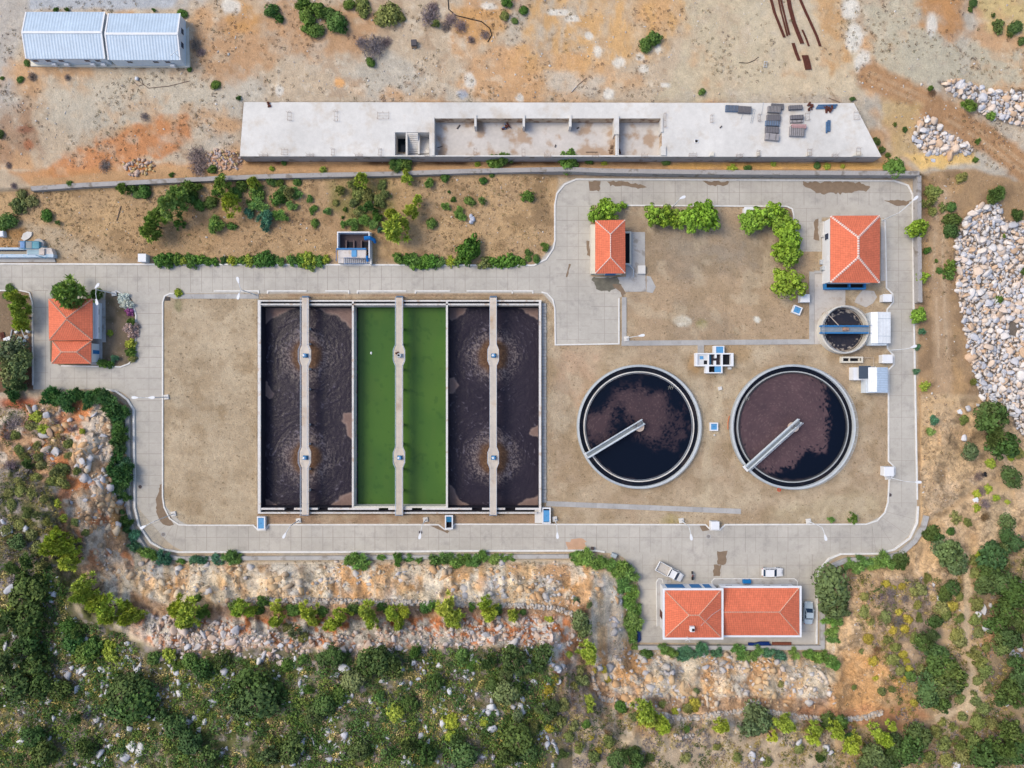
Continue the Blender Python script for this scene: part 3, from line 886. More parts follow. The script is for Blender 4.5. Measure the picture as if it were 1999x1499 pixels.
stain([(838, 1025), (857, 1025), (870, 1035), (876, 1036), (874, 1042), (852, 1031)], 2, seed=11, j=1.)
stain([(1366, 1026), (1379, 1026), (1386, 1034), (1372, 1037)], 2, seed=12, j=1.)
stain([(1106, 1056), (1140, 1052), (1150, 1070), (1128, 1077), (1104, 1074)], 4, seed=13, j=4)
stain([(1590, 430), (1596, 428), (1598, 470), (1588, 468)], 2, seed=15, j=1.5)
stain([(1145, 470), (1151, 470), (1152, 500), (1147, 498)], 2, seed=16, j=1.5)
stain([(1110, 515), (1114, 516), (1108, 540), (1105, 540)], 2, seed=17, j=1.)
tag(build('road', road, [m_road, m_joint, m_wet, m_mud, m_rust]), kind='structure')

KERBS = []


def kerb(pts, closed=False, w=.26, h=.17, m=None):
    mb = MB(); mb.strip(pw(pts), w, -.02, h, closed=closed)
    o = build('kerb', mb, m or m_kerb, kind='structure'); KERBS.append(o); return o


kerb([(340, 573), (332, 573), (322, 578), (318, 590), (318, 970), (321, 990), (332, 1012), (350, 1024), (370, 1025),
      (495, 1025), (505, 1035), (518, 1035), (525, 1024), (856, 1024), (868, 1033), (880, 1033), (888, 1023), (1377, 1024), (1387, 1034), (1405, 1034), (1415, 1024),
      (1690, 1023), (1712, 1016), (1727, 1000), (1733, 980), (1735, 937), (1746, 925), (1746, 912), (1734, 900), (1734, 722), (1744, 712), (1744, 694), (1732, 680), (1731, 604),
      (1743, 590), (1742, 574), (1730, 562), (1727, 430)])
for x0, x1 in ((418, 505), (523, 599), (635, 681), (698, 793), (811, 879), (911, 1000), (1000, 1040)):
    kerb([(x0, 573), (x0, 568), (x1, 568)] if x0 in (523, 698, 811) else [(x0, 568), (x1, 568), (x1, 573)])
kerb([(1057, 570), (1068, 573), (1079, 585), (1083, 602), (1084, 673), (1208, 671), (1208, 582)])
kerb([(1212, 401), (1535, 403), (1546, 408), (1549, 420), (1549, 448)])
kerb([(-60, 515), (1042, 518), (1066, 506), (1080, 485), (1083, 470), (1083, 400), (1087, 378), (1102, 360), (1125, 350), (1745, 353), (1772, 362), (1781, 380), (1783, 600), (1790, 975)], w=.3)
kerb([(-60, 567), (40, 567), (58, 571), (64, 590), (65, 752)], w=.24)
kerb([(120, 714), (236, 716), (252, 710), (264, 695), (266, 615), (260, 595), (248, 578), (226, 567)], w=.24)
kerb([(208, 760), (228, 764), (250, 780), (262, 800), (264, 990), (272, 1025), (295, 1058), (320, 1072), (350, 1077), (640, 1077), (900, 1075), (1160, 1074), (1180, 1077)], w=.36, h=.3)
kerb([(1791, 988), (1789, 1020), (1775, 1050), (1745, 1072), (1715, 1080), (1640, 1081), (1618, 1090), (1600, 1110), (1594, 1130), (1593, 1256)], w=.34, h=.3)
for o, t in zip(KERBS, range(99)): o['label'] = 'white painted concrete kerb edging the plant road'

# concrete strips: covered channels, aprons, paved edges
pv = MB()
for r in ((1214, 580, 1223, 670), (1580, 530, 1590, 672), (1590, 528, 1606, 534)):
    pv.pbox(*r, 0, .12)
pv.prism(pw([(1213, 665), (1580, 662), (1580, 672), (1213, 675)]), 0, .11)
pv.prism(pw([(1066, 978), (1100, 979), (1446, 993), (1446, 1003), (1100, 989), (1066, 988)]), 0, .1)
pv.prism(pw([(326, 574), (505, 574), (505, 583), (340, 583), (326, 578)]), 0, .08)
tag(build('channel_cover', pv, m_strip, kind='structure'), 'grey concrete slabs covering the drainage channel')
pv = MB()
pv.prism(pw([(1223, 453), (1259, 453), (1259, 515), (1261, 569), (1222, 570), (1216, 560), (1205, 541), (1222, 540)]), 0, .06)
pv.prism(pw([(1262, 538), (1270, 540), (1280, 560), (1274, 572), (1262, 570)]), 0, .05)
tag(build('apron', pv, m_concg, kind='structure'))
pv = MB(); pv.prism(pw([(1590, 535), (1606, 535), (1606, 562), (1650, 562), (1650, 596), (1622, 601), (1605, 612), (1596, 640), (1597, 660), (1605, 672), (1590, 672)]), 0, .06)
pv.prism(pw([(1672, 580), (1684, 566), (1706, 568), (1712, 580), (1704, 592), (1690, 600), (1668, 590)]), 0, .04)
pv.prism(pw([(1720, 425), (1729, 430), (1729, 548), (1719, 548)]), 0, .05)
tag(build('apron', pv, concrete_mat('worn_concrete', C(200, 194, 188), C(168, 150, 132), 0, .7), kind='structure'))
pv = MB(); pv.prism(pw([(181, 585), (206, 585), (207, 668), (200, 668), (200, 712), (178, 712)]), 0, .1)
tag(build('apron', pv, m_concg, kind='structure'))
pv = MB()                                    # raised walk round the lower house
pv.pbox(1283, 1128, 1296, 1222, 0, .16); pv.pbox(1296, 1132, 1310, 1144, 0, .15); pv.pbox(1389, 1130, 1556, 1146, 0, .16)
tag(build('pavement', pv, m_concg, kind='structure'))
kerb([(1390, 1144), (1389, 1134), (1394, 1129), (1550, 1129), (1556, 1134), (1556, 1144)], w=.16, h=.2)
kerb([(1282, 1222), (1281, 1136), (1285, 1129), (1292, 1130), (1294, 1138)], w=.16, h=.2)
KERBS[-1]['label'] = KERBS[-2]['label'] = 'narrow kerb round the paved walk of the largest red roofed house'
# stone blocks along the east side of the aeration basins
pv = MB()
for k in range(60):
    y = 592 + k * 6.5
    pv.pbox(1058, y, 1066 + (k % 3) * .4, y + 5.8, 0, .22 + .05 * (k % 4 == 0))
tag(build('paved_edge', pv, m_strip, kind='structure'), 'row of grey blocks along the east basin wall')

# manhole lids
for (x, y, lab) in ((274, 950, 'round dark manhole lid in the west road'), (319, 1043, 'round grey manhole lid in the south-west road bend'),
                    (821, 1039, 'round manhole lid in the south road beside a lamp'), (1383, 1047, 'small grey manhole lid south of the white road box'),
                    (1737, 966, 'round dark manhole lid in the east road')):
    t = thing('manhole', V(x, y, .03), lab, 'manhole', 'manholes in the road')
    c = V(x, y); mb = MB(); mb.ring(c.x, c.y, .34, .46, .03, .062, 20); build('rim', mb, m_concg, t)
    mb = MB(); mb.ring(c.x, c.y, 0, .33, .03, .055, 20)
    for a in range(3): mb.box((c.x, c.y - .18 + a * .18, .055), (.4, .05, .012))
    build('lid', mb, M('cast_iron', C(88, 78, 78), var=.2) if x != 1383 and x != 319 else M('worn_iron', C(150, 144, 140), var=.2), t)

# ------------------------------------------------------------------ walls
wl = MB()
def wz(x, y): return max(0.0, ground_z(x, y - 1.2))
top = [(60, 368), (160, 361), (300, 354), (420, 348), (520, 344), (640, 341), (760, 339), (900, 334), (1040, 331), (1110, 330), (1180, 333), (1400, 336), (1600, 337), (1798, 338)]
ZW = [1.9, 1.8, 1.8, 1.9, 2.0, 2.0, 2.0, 2.0, 2.0, 2.0, 2.0, 2.0, 2.0, 2.0]
wl.strip([W2(x, y, 2.0) for x, y in top[:-1]] + [W2(1795, 338, 2.0)], .85, -.3, 2.0)
tag(build('boundary_wall', wl, m_wallc, kind='thing'), 'long grey concrete retaining wall between the garden and the big slab', 'wall')
wl = MB(); wl.strip([W2(1795, 342.5, 1.6), W2(1795, 470, 1.6), W2(1797, 590, 1.6)], .75, -1.2, 1.6)
tag(build('boundary_wall', wl, m_wallc, kind='thing'), 'grey concrete wall running down the east side of the road', 'wall')
wl = MB(); wl.strip(pw([(251, 800), (252, 990), (259, 1030), (284, 1068), (318, 1084), (350, 1089), (640, 1088), (900, 1086), (1110, 1085)]), .75, -.2, .55)
tag(build('retaining_wall', wl, m_concg, kind='thing'), 'low curved concrete wall at the foot of the rock cut along the south-west road', 'wall')
wl = MB(); wl.strip(pw([(1806, 1006), (1800, 1028), (1783, 1055), (1755, 1080), (1720, 1090), (1650, 1092), (1626, 1102), (1610, 1122), (1604, 1150), (1603, 1262), (1244, 1262)]), .8, -.2, .7)
tag(build('retaining_wall', wl, m_concg, kind='thing'), 'low concrete wall curving round the lower house yard', 'wall')


def stone_wall(path, label, w=.9, h=.7, seed=0):
    """dry stone wall: many small stones in one wall"""
    r = random.Random(seed); mb = MB()
    for i in range(len(path) - 1):
        (x0, y0), (x1, y1) = path[i], path[i + 1]
        L = math.hypot(x1 - x0, y1 - y0); k = max(1, int(L / 4.2))
        for q in range(k):
            for row in (-.3, .05, .35):
                s = (q + r.random()) / k
                p = G(x0 + (x1 - x0) * s + r.uniform(-1.5, 1.5), y0 + (y1 - y0) * s + row * 9 * w)
                sz = r.uniform(.35, .62)
                mb.box((p.x, p.y, p.z - .15), (sz, sz * r.uniform(.7, 1.1), r.uniform(.3, h)), r.uniform(0, 3), r.randrange(3), .09)
    return tag(build('stone_wall', mb, [M('wall_stone_pale', C(214, 204, 194), var=.1), M('wall_stone_grey', C(188, 182, 176), var=.12), M('wall_stone_tan', C(206, 182, 158), var=.12)]), label, 'wall', 'dry stone terrace walls', 'thing')


stone_wall([(480, 1171), (620, 1172), (760, 1175), (900, 1180), (1030, 1182), (1085, 1187), (1118, 1198)], 'dry stone wall above the row of young pines', seed=1)
stone_wall([(1155, 1308), (1160, 1335), (1175, 1362), (1200, 1368), (1240, 1378), (1290, 1395), (1340, 1402), (1400, 1394), (1450, 1386), (1500, 1388), (1540, 1397), (1620, 1406), (1690, 1400), (1725, 1388)],
           'long winding dry stone wall below the rock face of the lower house', seed=2)
stone_wall([(1316, 1437), (1352, 1436)], 'short dry stone wall beside the grey olive tree', seed=3)
# ------------------------------------------------------------------ big concrete slab with its sunken bays
def rectpx(x0, y0, x1, y1): return [(x0, y0), (x1, y0), (x1, y1), (x0, y1)]


slab = thing('concrete_slab', V(1090, 255, .3), 'long unfinished pale concrete platform with sunken bays above the garden', 'concrete platform')
HOLES = {'bay': rectpx(846, 231, 1201, 303), 'bay2': rectpx(1208, 231, 1292, 303), 'stair': rectpx(771, 258, 838, 303), 'hatch': rectpx(1356, 272, 1363, 279)}
mb = MB()
tri_sheet(mb, pw(SLAB_TOP, ZS), [pw(h, ZS) for h in HOLES.values()], ZS)
o = pw(SLAB_TOP, ZS)
for i in range(4):
    a, b = o[i], o[(i + 1) % 4]
    mb.face([(*b, .2), (*a, .2), (*a, ZS), (*b, ZS)], 1)
for k, h in HOLES.items():
    p = pw(h, ZS); zb = {'bay': 1.75, 'bay2': 1.75, 'stair': .35, 'hatch': 2.2}[k]
    for i in range(4):
        a, b = p[i], p[(i + 1) % 4]
        mb.face([(*a, zb), (*b, zb), (*b, ZS), (*a, ZS)], 2 if k in ('bay', 'bay2') else 0)
build('slab_body', mb, [m_conc, m_wallc, M('stained_bay_wall', C(206, 184, 160), var=.14, stain=C(158, 128, 104), stain_scale=.9, stain_thr=.5)], slab)
for k, z in (('bay', 1.75), ('bay2', 1.75)):
    mb = MB(); p = pw(HOLES[k], ZS); mb.face([(x, y, z) for x, y in p][::-1])
    build('bay_floor', mb, M('bay_floor_concrete', C(216, 210, 204), var=.1, scale=.3, var2=.08, scale2=2, stain=C(188, 164, 142), stain_scale=.35, stain_thr=.5), slab)
mb = MB(); p = pw(HOLES['stair'], ZS); mb.face([(x, y, .4) for x, y in p][::-1]); build('pit_water', mb, M('pit_water', C(16, 34, 46), rough=.1), slab)
mb = MB(); p = pw(HOLES['hatch'], ZS); mb.face([(x, y, 2.25) for x, y in p][::-1]); build('hatch_floor', mb, m_dark, slab)
mb = MB(); mb.pbox(792, 258.5, 795.5, 302.5, .4, ZS - .15); mb.pbox(816, 261, 819, 300, .4, 3.0); build('stair_wall', mb, m_conc, slab)
for (x0, x1, za, zb_, ya, yb) in ((796, 816, 3.75, 2.0, 259, 299), (819.5, 837.5, .6, 2.1, 262, 299)):
    mb = MB(); n = 11
    for i in range(n):
        z = za + (zb_ - za) * i / (n - 1); y0 = ya + (yb - ya) * i / n; y1 = ya + (yb - ya) * (i + 1) / n
        mb.pbox(x0, y0, x1, y1 - .02, .4, z)
    build('stair_flight', mb, m_conc, slab)
mb = MB(); mb.pbox(772, 300, 838, 302.8, .4, 1.8); build('landing', mb, m_conc, slab)
for x in (928, 1022.5, 1113.5):
    mb = MB(); a = V(x, 226, 4.1)
    mb.prism(pw([(x - 2.2, 224), (x + 2.2, 224), (x + 2.2, 247), (x - 2.2, 247)], 4.1), 1.75, 4.12); build('counterfort', mb, m_conc, slab)
mb = MB(); mb.pbox(1199, 225, 1208.5, 262, 1.75, 4.25); mb.pbox(1201.5, 262, 1205.5, 303, 1.75, 4.0); build('bay_divider', mb, m_conc, slab)
mb = MB(); mb.pbox(843, 229, 848, 303, 1.75, 4.1); build('bay_divider', mb, m_conc, slab)
for q_ in ((1290.5, 229, 1294, 258, 1.75, 4.1), (1290.5, 285, 1300, 303, 1.75, 4.2)): mb = MB(); mb.pbox(*q_); build('bay_divider', mb, m_conc, slab)
mb = MB(); mb.ring(V(1359.5, 275.5, ZS).x, V(1359.5, 275.5, ZS).y, .38, .5, ZS - .02, ZS + .12, 4, a0=math.pi / 4, a1=math.pi / 4 + 2 * math.pi); build('hatch_frame', mb, m_white, slab)
for (x0, x1) in ((1386, 1394), (1478, 1484), (1575, 1580), (1665, 1682)):       # small cast upstands on the south edge
    mb = MB(); mb.prism(pw([(x0, 304), (x1, 304), (x1, 297), ((x0 + x1) / 2, 296)], ZS + .3), ZS, ZS + .32); build('upstand', mb, m_cream, slab)
rr = random.Random(4)
for (x, y, w, h) in ((565, 227, 7, 16), (656, 227, 7, 18), (748, 226, 22, 12), (556, 297, 12, 10), (650, 297, 6, 12), (742, 297, 6, 12), (515, 303, 16, 4), (606, 303, 14, 4), (701, 303, 14, 4),
                     (834, 298, 8, 14), (1022, 298, 6, 14), (1069, 304, 12, 6), (1162, 304, 12, 6), (1258, 304, 12, 6), (928, 297, 6, 12), (1389, 232, 5, 14), (1482, 230, 5, 13), (1480, 300, 5, 10),
                     (1580, 298, 8, 12), (1676, 296, 8, 14), (1672, 226, 10, 14), (1576, 228, 8, 14), (1298, 235, 4, 26), (1352, 303, 14, 6), (1443, 304, 12, 5), (1630, 304, 12, 5)):
    mb = MB()
    for q in range(6):                                                           # bent starter bars standing out of the slab
        a = V(x - w / 2 + w * (q % 3) / 2, y - h / 2 + h * (q // 3), ZS - .05); b = a + Vector((rr.uniform(-.12, .12), rr.uniform(-.12, .12), .8))
        mb.tube([a, b], .022, 4)
    for q in range(3):
        a = V(x - w / 2, y - h / 2 + h * q / 2, ZS + .35); b = V(x + w / 2, y - h / 2 + h * q / 2, ZS + .35); mb.tube([a, b], .022, 4)
    for q in (-.5, .5): mb.tube([V(x + w * q, y - h / 2, ZS + .36), V(x + w * q, y + h / 2, ZS + .36)], .022, 4)
    build('rebar', mb, M('rebar_steel', C(150, 122, 106), var=.2), slab)

# formwork and site leftovers lying on the slab
def panel_stack(x0, y0, x1, y1, hgt, mcol, ribs, label, rot=0.0):
    a, b = V(x0, y0, ZS + hgt), V(x1, y1, ZS + hgt); c = (a + b) / 2
    t = thing('formwork_panel', (c.x, c.y, ZS), label, 'formwork panel', 'formwork panels stacked on the slab')
    sx, sy = abs(b.x - a.x), abs(a.y - b.y)
    mb = MB(); mb.box((c.x, c.y, ZS), (sx, sy, hgt), rot, 0, .03); co, si = math.cos(rot), math.sin(rot)
    for q in range(ribs):
        u = -sx / 2 + sx * (q + .5) / ribs
        mb.box((c.x + u * co, c.y + u * si, ZS + hgt - .01), (.07, sy * .96, .09), rot, 1)
    build('panel', mb, [mcol, M('panel_rib', C(112, 110, 112), var=.15)], t)


pg = M('panel_grey', C(126, 124, 130), var=.14, scale=2); pbl = M('panel_blue', C(112, 132, 158), var=.2, scale=2); pr = M('panel_red', C(186, 150, 150), var=.15, scale=2); pl = M('panel_light', C(164, 160, 162), var=.14, scale=2)
for args in ((1417, 205, 1442, 217, .5, pbl, 9, 'ribbed blue grey panel, west of the two touching at the slab edge', -.03), (1442, 207, 1467, 220, .55, pg, 9, 'ribbed grey panel, east of the two touching at the slab edge', -.06),
             (1506, 202, 1530, 213, .4, pg, 8, 'dark panel half under a pale ribbed one at the slab edge', -.06), (1499.5, 207, 1525, 219, .65, pl, 9, 'pale ribbed panel lying over a darker one', -.05),
             (1498, 223, 1524, 235, .6, pg, 8, 'dark grey panel north of the blue ribbed one', 0), (1495, 235, 1522, 245, .5, pbl, 6, 'panel with bright blue ribs in the middle of the west column', -.03),
             (1495, 247, 1521, 259, .6, pg, 5, 'plain grey panel south of the blue ribbed one', -.04), (1495, 260, 1521, 273, .7, pl, 2, 'pale grey bundle at the south end of the west column', -.1),
             (1541, 205, 1567, 213, .6, pg, 6, 'narrow dark panel at the north end of the east column', .04), (1544, 224, 1569, 232, .6, pg, 5, 'narrow dark panel with a white scrap on top', .04),
             (1543, 234, 1568, 239, .4, pl, 3, 'thin pale board between the dark panel and the reddish stack', .03), (1543, 246, 1571, 265, .7, pl, 7, 'grey panel stack over a reddish sheet', -.03)):
    panel_stack(*args)
mb = MB(); c = V(1557, 249, ZS); mb.box((c.x, c.y, ZS), (2.7, .75, .78), -.03, 0, .02)
tag(build('plywood_sheet', mb, pr, kind='thing'), 'faded red sheet on the north side of the grey panel stack', 'sheet')
for (x0, y0, x1, y1, lab) in ((1592, 208, 1635, 207, 'long blue steel beam lying along the slab edge'), (1617.5, 232, 1617, 259, 'short blue grey beam lying alone across the slab')):
    a, b = V(x0, y0, ZS + .3), V(x1, y1, ZS + .3); mb = MB()
    for off in (-.28, 0, .28):
        d = (b - a).normalized(); n = Vector((-d.y, d.x, 0)) * off; e = rr.uniform(-.3, .3)
        q = (a + b) / 2 + n + d * e; mb.box((q.x, q.y, ZS), ((b - a).length - .5, .22, .3), math.atan2(d.y, d.x), 0, .02)
    tag(build('steel_beam', mb, M('beam_blue', C(84, 118, 156), var=.2, scale=2), kind='thing'), lab, 'beam')
for (x, y, w, h, lab) in ((1582, 210, 1.0, 1.6, 'rusty bundle of clamps beside the long blue beam'), (1617, 213, 1.6, .8, 'dark pile of props below the long blue beam'), (1191, 292, .8, 2.0, 'brown timber bundle beside the bay divider'),
                          (526, 206, .7, 1.2, 'dark red heap at the north-west corner of the slab'), (988, 247, 1.4, 1.0, 'blue and dark red heap of sheeting in the long bay'), (1207, 297, 1., 1., 'dark offcut pile south of the bay divider')):
    c = V(x, y, ZS if y < 225 or 300 > x else 1.75); mb = MB()
    if 846 < x < 1292 and y > 230: c = V(x, y, 1.75)
    for q in range(9):
        mb.box((c.x + rr.uniform(-w, w) * .4, c.y + rr.uniform(-h, h) * .4, c.z), (rr.uniform(.2, w * .8), rr.uniform(.12, .35), rr.uniform(.12, .5)), rr.uniform(0, 3), 1 if (x == 988 and q % 2) else 0)
    tag(build('scrap_bundle', mb, [m_rusty if x != 1191 else m_timber, m_blue], kind='thing'), lab, 'scrap')
for (x, y, a, L, lab) in ((895, 248, .9, .9, 'short dark board at an angle in the long bay'), (1128, 250, 0.4, .5, 'small dark block east of the middle counterforts'), (1084, 285, 1.3, .5, 'small black brick on the long bay floor'),
                          (1155, 297, 0., 2.2, 'thin stick by the south edge of the long bay'), (859, 287, .3, 1., 'thin stick lying near the stairs'), (1407, 248, .8, .5, 'small grey block alone on the slab')):
    c = V(x, y, 1.75 if x < 1300 else ZS); mb = MB(); mb.box(c, (L, .22 if L < 1 else .08, .16), a)
    tag(build('offcut', mb, M('offcut_dark', C(96, 88, 86), var=.2), kind='thing'), lab, 'offcut')
for (x, y, a, L, lab) in ((1488, 212, 1.4, 2.4, 'scaffold prop leaning north-south by the ribbed panels'), (1471, 227, 1.35, 2.6, 'steel ladder lying west of the panel columns'), (1449, 225, 1.2, 1.6, 'thin prop lying under the edge panels')):
    c = V(x, y, ZS); mb = MB(); d = Vector((math.cos(a), math.sin(a), 0)); n = Vector((-d.y, d.x, 0))
    mb.tube([c - d * L / 2 + Vector((0, 0, .06)), c + d * L / 2 + Vector((0, 0, .06))], .05, 5)
    if 'ladder' in lab:
        mb.tube([c - d * L / 2 + n * .35 + Vector((0, 0, .06)), c + d * L / 2 + n * .35 + Vector((0, 0, .06))], .05, 5)
        for q in range(7): mb.tube([c + d * L * (q / 6 - .5) + Vector((0, 0, .06)), c + d * L * (q / 6 - .5) + n * .35 + Vector((0, 0, .06))], .03, 4)
    tag(build('ladder' if 'ladder' in lab else 'scaffold_prop', mb, m_steel, kind='thing'), lab, 'ladder' if 'ladder' in lab else 'prop')

# ------------------------------------------------------------------ white sheds
m_sheet = stripes_mat('shed_sheeting', C(190, 210, 230), .55, .08, rough=.42, rows=0, bump=.05)
m_sheetw = M('shed_wall', C(222, 232, 242), var=.05, rough=.5)


def uvq(L, h0=0., h1=1., off=0.): return [(off, h0), (off + L, h0), (off + L, h1), (off, h1)]


def gable(mb, x0, x1, y0, y1, ze, zr, mi=0, over=0.):
    """gable roof, ridge along x (world); UV u runs along the eave"""
    ym = (y0 + y1) / 2; L = x1 - x0; s = math.hypot((y1 - y0) / 2, zr - ze)
    mb.face([(x0, y0, ze), (x1, y0, ze), (x1, ym, zr), (x0, ym, zr)], mi, uvq(L, 0, s))
    mb.face([(x1, y1, ze), (x0, y1, ze), (x0, ym, zr), (x1, ym, zr)], mi, uvq(L, 0, s))


ZB = hz(200, 70) + .12
basep = MB(); basep.prism([W2(54, 22, ZB), W2(369, 28, ZB), W2(370, 131, ZB), W2(60, 129, ZB)], ZB - 1.2, ZB)
tag(build('shed_plinth', basep, m_cream, kind='structure'), 'concrete base under the white sheds')
for nm, (x0, x1, yt, yb), lab in (('west', (51, 204.5, 23, 114.5), 'white corrugated metal shed, the western of the joined pair'), ('east', (212, 351.5, 26, 117), 'white corrugated metal shed with gable windows, the eastern of the pair')):
    ze = ZB + 2.5; zr = ze + 1.05
    a, b = V(x0, yt, ze), V(x1, yb, ze); X0, X1, Y0, Y1 = a.x, b.x, b.y, a.y
    t = thing('storage_shed', ((X0 + X1) / 2, (Y0 + Y1) / 2, ZB), lab, 'shed', 'white metal sheds')
    w = MB(); w.prism([(X0 + .12, Y0 + .12), (X1 - .12, Y0 + .12), (X1 - .12, Y1 - .12), (X0 + .12, Y1 - .12)], ZB, ze - .02)
    for X in (X0 + .12, X1 - .12):
        q = [(X, Y0 + .12, ze - .02), (X, Y1 - .12, ze - .02), (X, (Y0 + Y1) / 2, zr - .06)]
        w.face(q if X > (X0 + X1) / 2 else q[::-1])
    build('wall', w, m_sheetw, t)
    r = MB(); gable(r, X0, X1, Y0, Y1, ze, zr); rf = build('roof', r, m_sheet, t)
    rc = MB(); ym = (Y0 + Y1) / 2; rc.box(((X0 + X1) / 2, ym, zr - .03), (X1 - X0, .42, .09))
    for X in (X0, X1):
        for s in (-1, 1):
            q = [(X - .13, ym, zr + .05), (X + .13, ym, zr + .05), (X + .13, ym + s * (Y1 - Y0) / 2, ze + .05), (X - .13, ym + s * (Y1 - Y0) / 2, ze + .05)]
            rc.face(q if s < 0 else q[::-1])
    build('ridge_cap', rc, m_white, rf)
    xs = (70, 95, 120, 171, 192) if nm == 'west' else (254, 305, 328)
    for xp in xs:
        X = V(xp, 118, ZB + 1.5).x
        f = MB(); f.box((X, Y0 + .10, ZB + 1.2), (1.1, .1, .8)); wn = build('window', f, m_white, t)
        g = MB(); g.box((X, Y0 + .045, ZB + 1.27), (.9, .06, .66)); build('pane', g, m_glass, wn)
        if xp in (95, 120, 171, 192, 328):
            g = MB(); g.box((X + .5, Y0 - .22, ZB + .35), (.8, .42, .6), 0, 0, .04); build('air_conditioner', g, m_white, t)
    if nm == 'east':
        for yp in (61, 88):
            Y = V(355, yp, ZB + 1.6).y; f = MB(); f.box((X1 - .10, Y, ZB + 1.0), (.1, 1.2, 1.1)); wn = build('window', f, m_white, t)
            g = MB(); g.box((X1 - .04, Y, ZB + 1.08), (.05, 1.0, .92)); build('pane', g, m_glass, wn)
        g = MB(); p = V(350, 112, ze); q = V(342, 104, ze + 2.2)
        g.tube([(p.x, p.y, ZB + .1), (p.x, p.y, ze + 1.6)], .05, 5); g.tube([(p.x - .9, p.y - .5, ze + 1.6), (p.x + .5, p.y + .6, ze + 1.6)], .06, 5); build('mast', g, m_white, t)

# ------------------------------------------------------------------ red roofed houses
def tile_mats():
    return [stripes_mat('roof_tile', C(231, 124, 91), .34, .17, rough=.8, rows=.42, bump=.06, jitter=.08)]


m_tile = tile_mats()[0]
m_cap = M('ridge_tile', C(226, 176, 152), var=.10, scale=3, var2=.12)
m_capw = M('ridge_tile_white', C(240, 216, 206), var=.10, scale=3, var2=.12)


def hip_roof(t, corners, ridge, zr, ze, vertical, capm, thick=.14, capw=.26, gap=.07, left=True):
    """corners TL TR BR BL and two ridge points, given in photo pixels at their own heights"""
    c = [V(x, y, ze) for x, y in corners]; r = [V(x, y, zr) for x, y in ridge]
    tl, tr_, br, bl = c; a, b = r
    F = [(tl, tr_, a), (tr_, br, b, a), (br, bl, b), (bl, tl, a, b)] if vertical else [(tl, tr_, b, a), (tr_, br, b), (br, bl, a, b), (bl, tl, a)]
    mb = MB()
    for f in F:
        f = list(f)[::-1] if (f[1] - f[0]).cross(f[2] - f[0]).z < 0 else list(f)
        # eave edge = the two lowest corners
        lo = [p for p in f if abs(p.z - ze) < 1e-6]; e = (lo[1] - lo[0]).normalized(); nrm = (f[1] - f[0]).cross(f[2] - f[0]).normalized(); up = nrm.cross(e)
        if up.z < 0: up = -up
        mb.face(f, 0, [((p - lo[0]).dot(e), (p - lo[0]).dot(up)) for p in f])
    for i in range(4):
        p, q = c[i], c[(i + 1) % 4]; d = Vector((0, 0, thick)); mb.face([q - d, p - d, p, q][::-1], 1)
    mb.face([p - Vector((0, 0, thick)) for p in c], 1)
    rf = build('roof', mb, [m_tile, M('roof_edge', C(214, 150, 128))], t)
    cp = MB(); lines = [(tl, a), (bl, b if vertical else a), (tr_, a if vertical else b), (br, b), (a, b)]
    if not left: lines = lines[2:]
    for p, q in lines:
        L = (q - p).length
        if L < .2: continue
        n = max(1, int(L / .42)); d = (q - p) / n
        ang = math.atan2(d.y, d.x); nn = Vector((-math.sin(ang), math.cos(ang), 0)) * capw / 2; up = Vector((0, 0, .1))
        for i in range(n):
            s = p + d * i + d.normalized() * gap / 2; e = p + d * (i + 1) - d.normalized() * gap / 2
            for sg in (1, -1):
                k = nn * sg; q4 = [s + k * 1.0 - up * .2, e + k - up * .2, e + up, s + up]
                cp.face(q4 if sg < 0 else q4[::-1])
    build('ridge_cap', cp, capm, rf)
    return c, rf


def walls_for(t, c, inset, z0, ze, m, name='wall'):
    x0, x1 = min(p.x for p in c) + inset, max(p.x for p in c) - inset; y0, y1 = min(p.y for p in c) + inset, max(p.y for p in c) - inset
    mb = MB(); mb.prism([(x0, y0), (x1, y0), (x1, y1), (x0, y1)], z0, ze - .15); build(name, mb, m, t)
    return x0, x1, y0, y1


def opening(t, side, box, u, w, z0, h, m=None, name='window'):
    """a framed window or door on one side of the walls (x0, x1, y0, y1)"""
    x0, x1, y0, y1 = box; f = MB(); g = MB()
    if side in 'ns':
        y = y1 if side == 'n' else y0; s = 1 if side == 'n' else -1
        f.box((u, y + s * .02, z0), (w, .1, h)); g.box((u, y + s * .05, z0 + .07), (w - .16, .08, h - .14))
    else:
        x = x1 if side == 'e' else x0; s = 1 if side == 'e' else -1
        f.box((x + s * .02, u, z0), (.1, w, h)); g.box((x + s * .05, u, z0 + .07), (.08, w - .16, h - .14))
    o = build(name, f, m_white, t); build('panel' if name == 'door' else 'pane', g, m or m_glass, o)


# gate house at the left: tall hip roof and a lower one against it
t = thing('red_roof_house', V(138, 640, 0), 'house with two stepped red tile roofs under a big pine by the gate', 'house', 'red roofed plant buildings')
c, _ = hip_roof(t, [(94.5, 583), (180.5, 583), (181, 664.5), (95.5, 664.5)], [(129.3, 621), (129.7, 623)], 5.6, 3.7, True, m_cap)
b = walls_for(t, c, .45, 0, 3.7, m_white); opening(t, 'e', b, V(190, 610).y, 1.2, 1.0, 1.4); opening(t, 'e', b, V(190, 645).y, 1.2, 1.0, 1.4)
c, _ = hip_roof(t, [(102, 665.5), (178, 665.5), (178, 710), (100.5, 710)], [(119.5, 687), (149, 687)], 4.5, 3.3, False, m_cap)
b = walls_for(t, c, .4, 0, 3.3, m_white, 'annex_wall'); opening(t, 'e', b, V(184, 687, 1.6).y, .9, .1, 2.2, m_blue, 'door')
mb = MB(); mb.pbox(181, 592, 192, 661, 2.6, 2.72); build('canopy', mb, m_white, t)
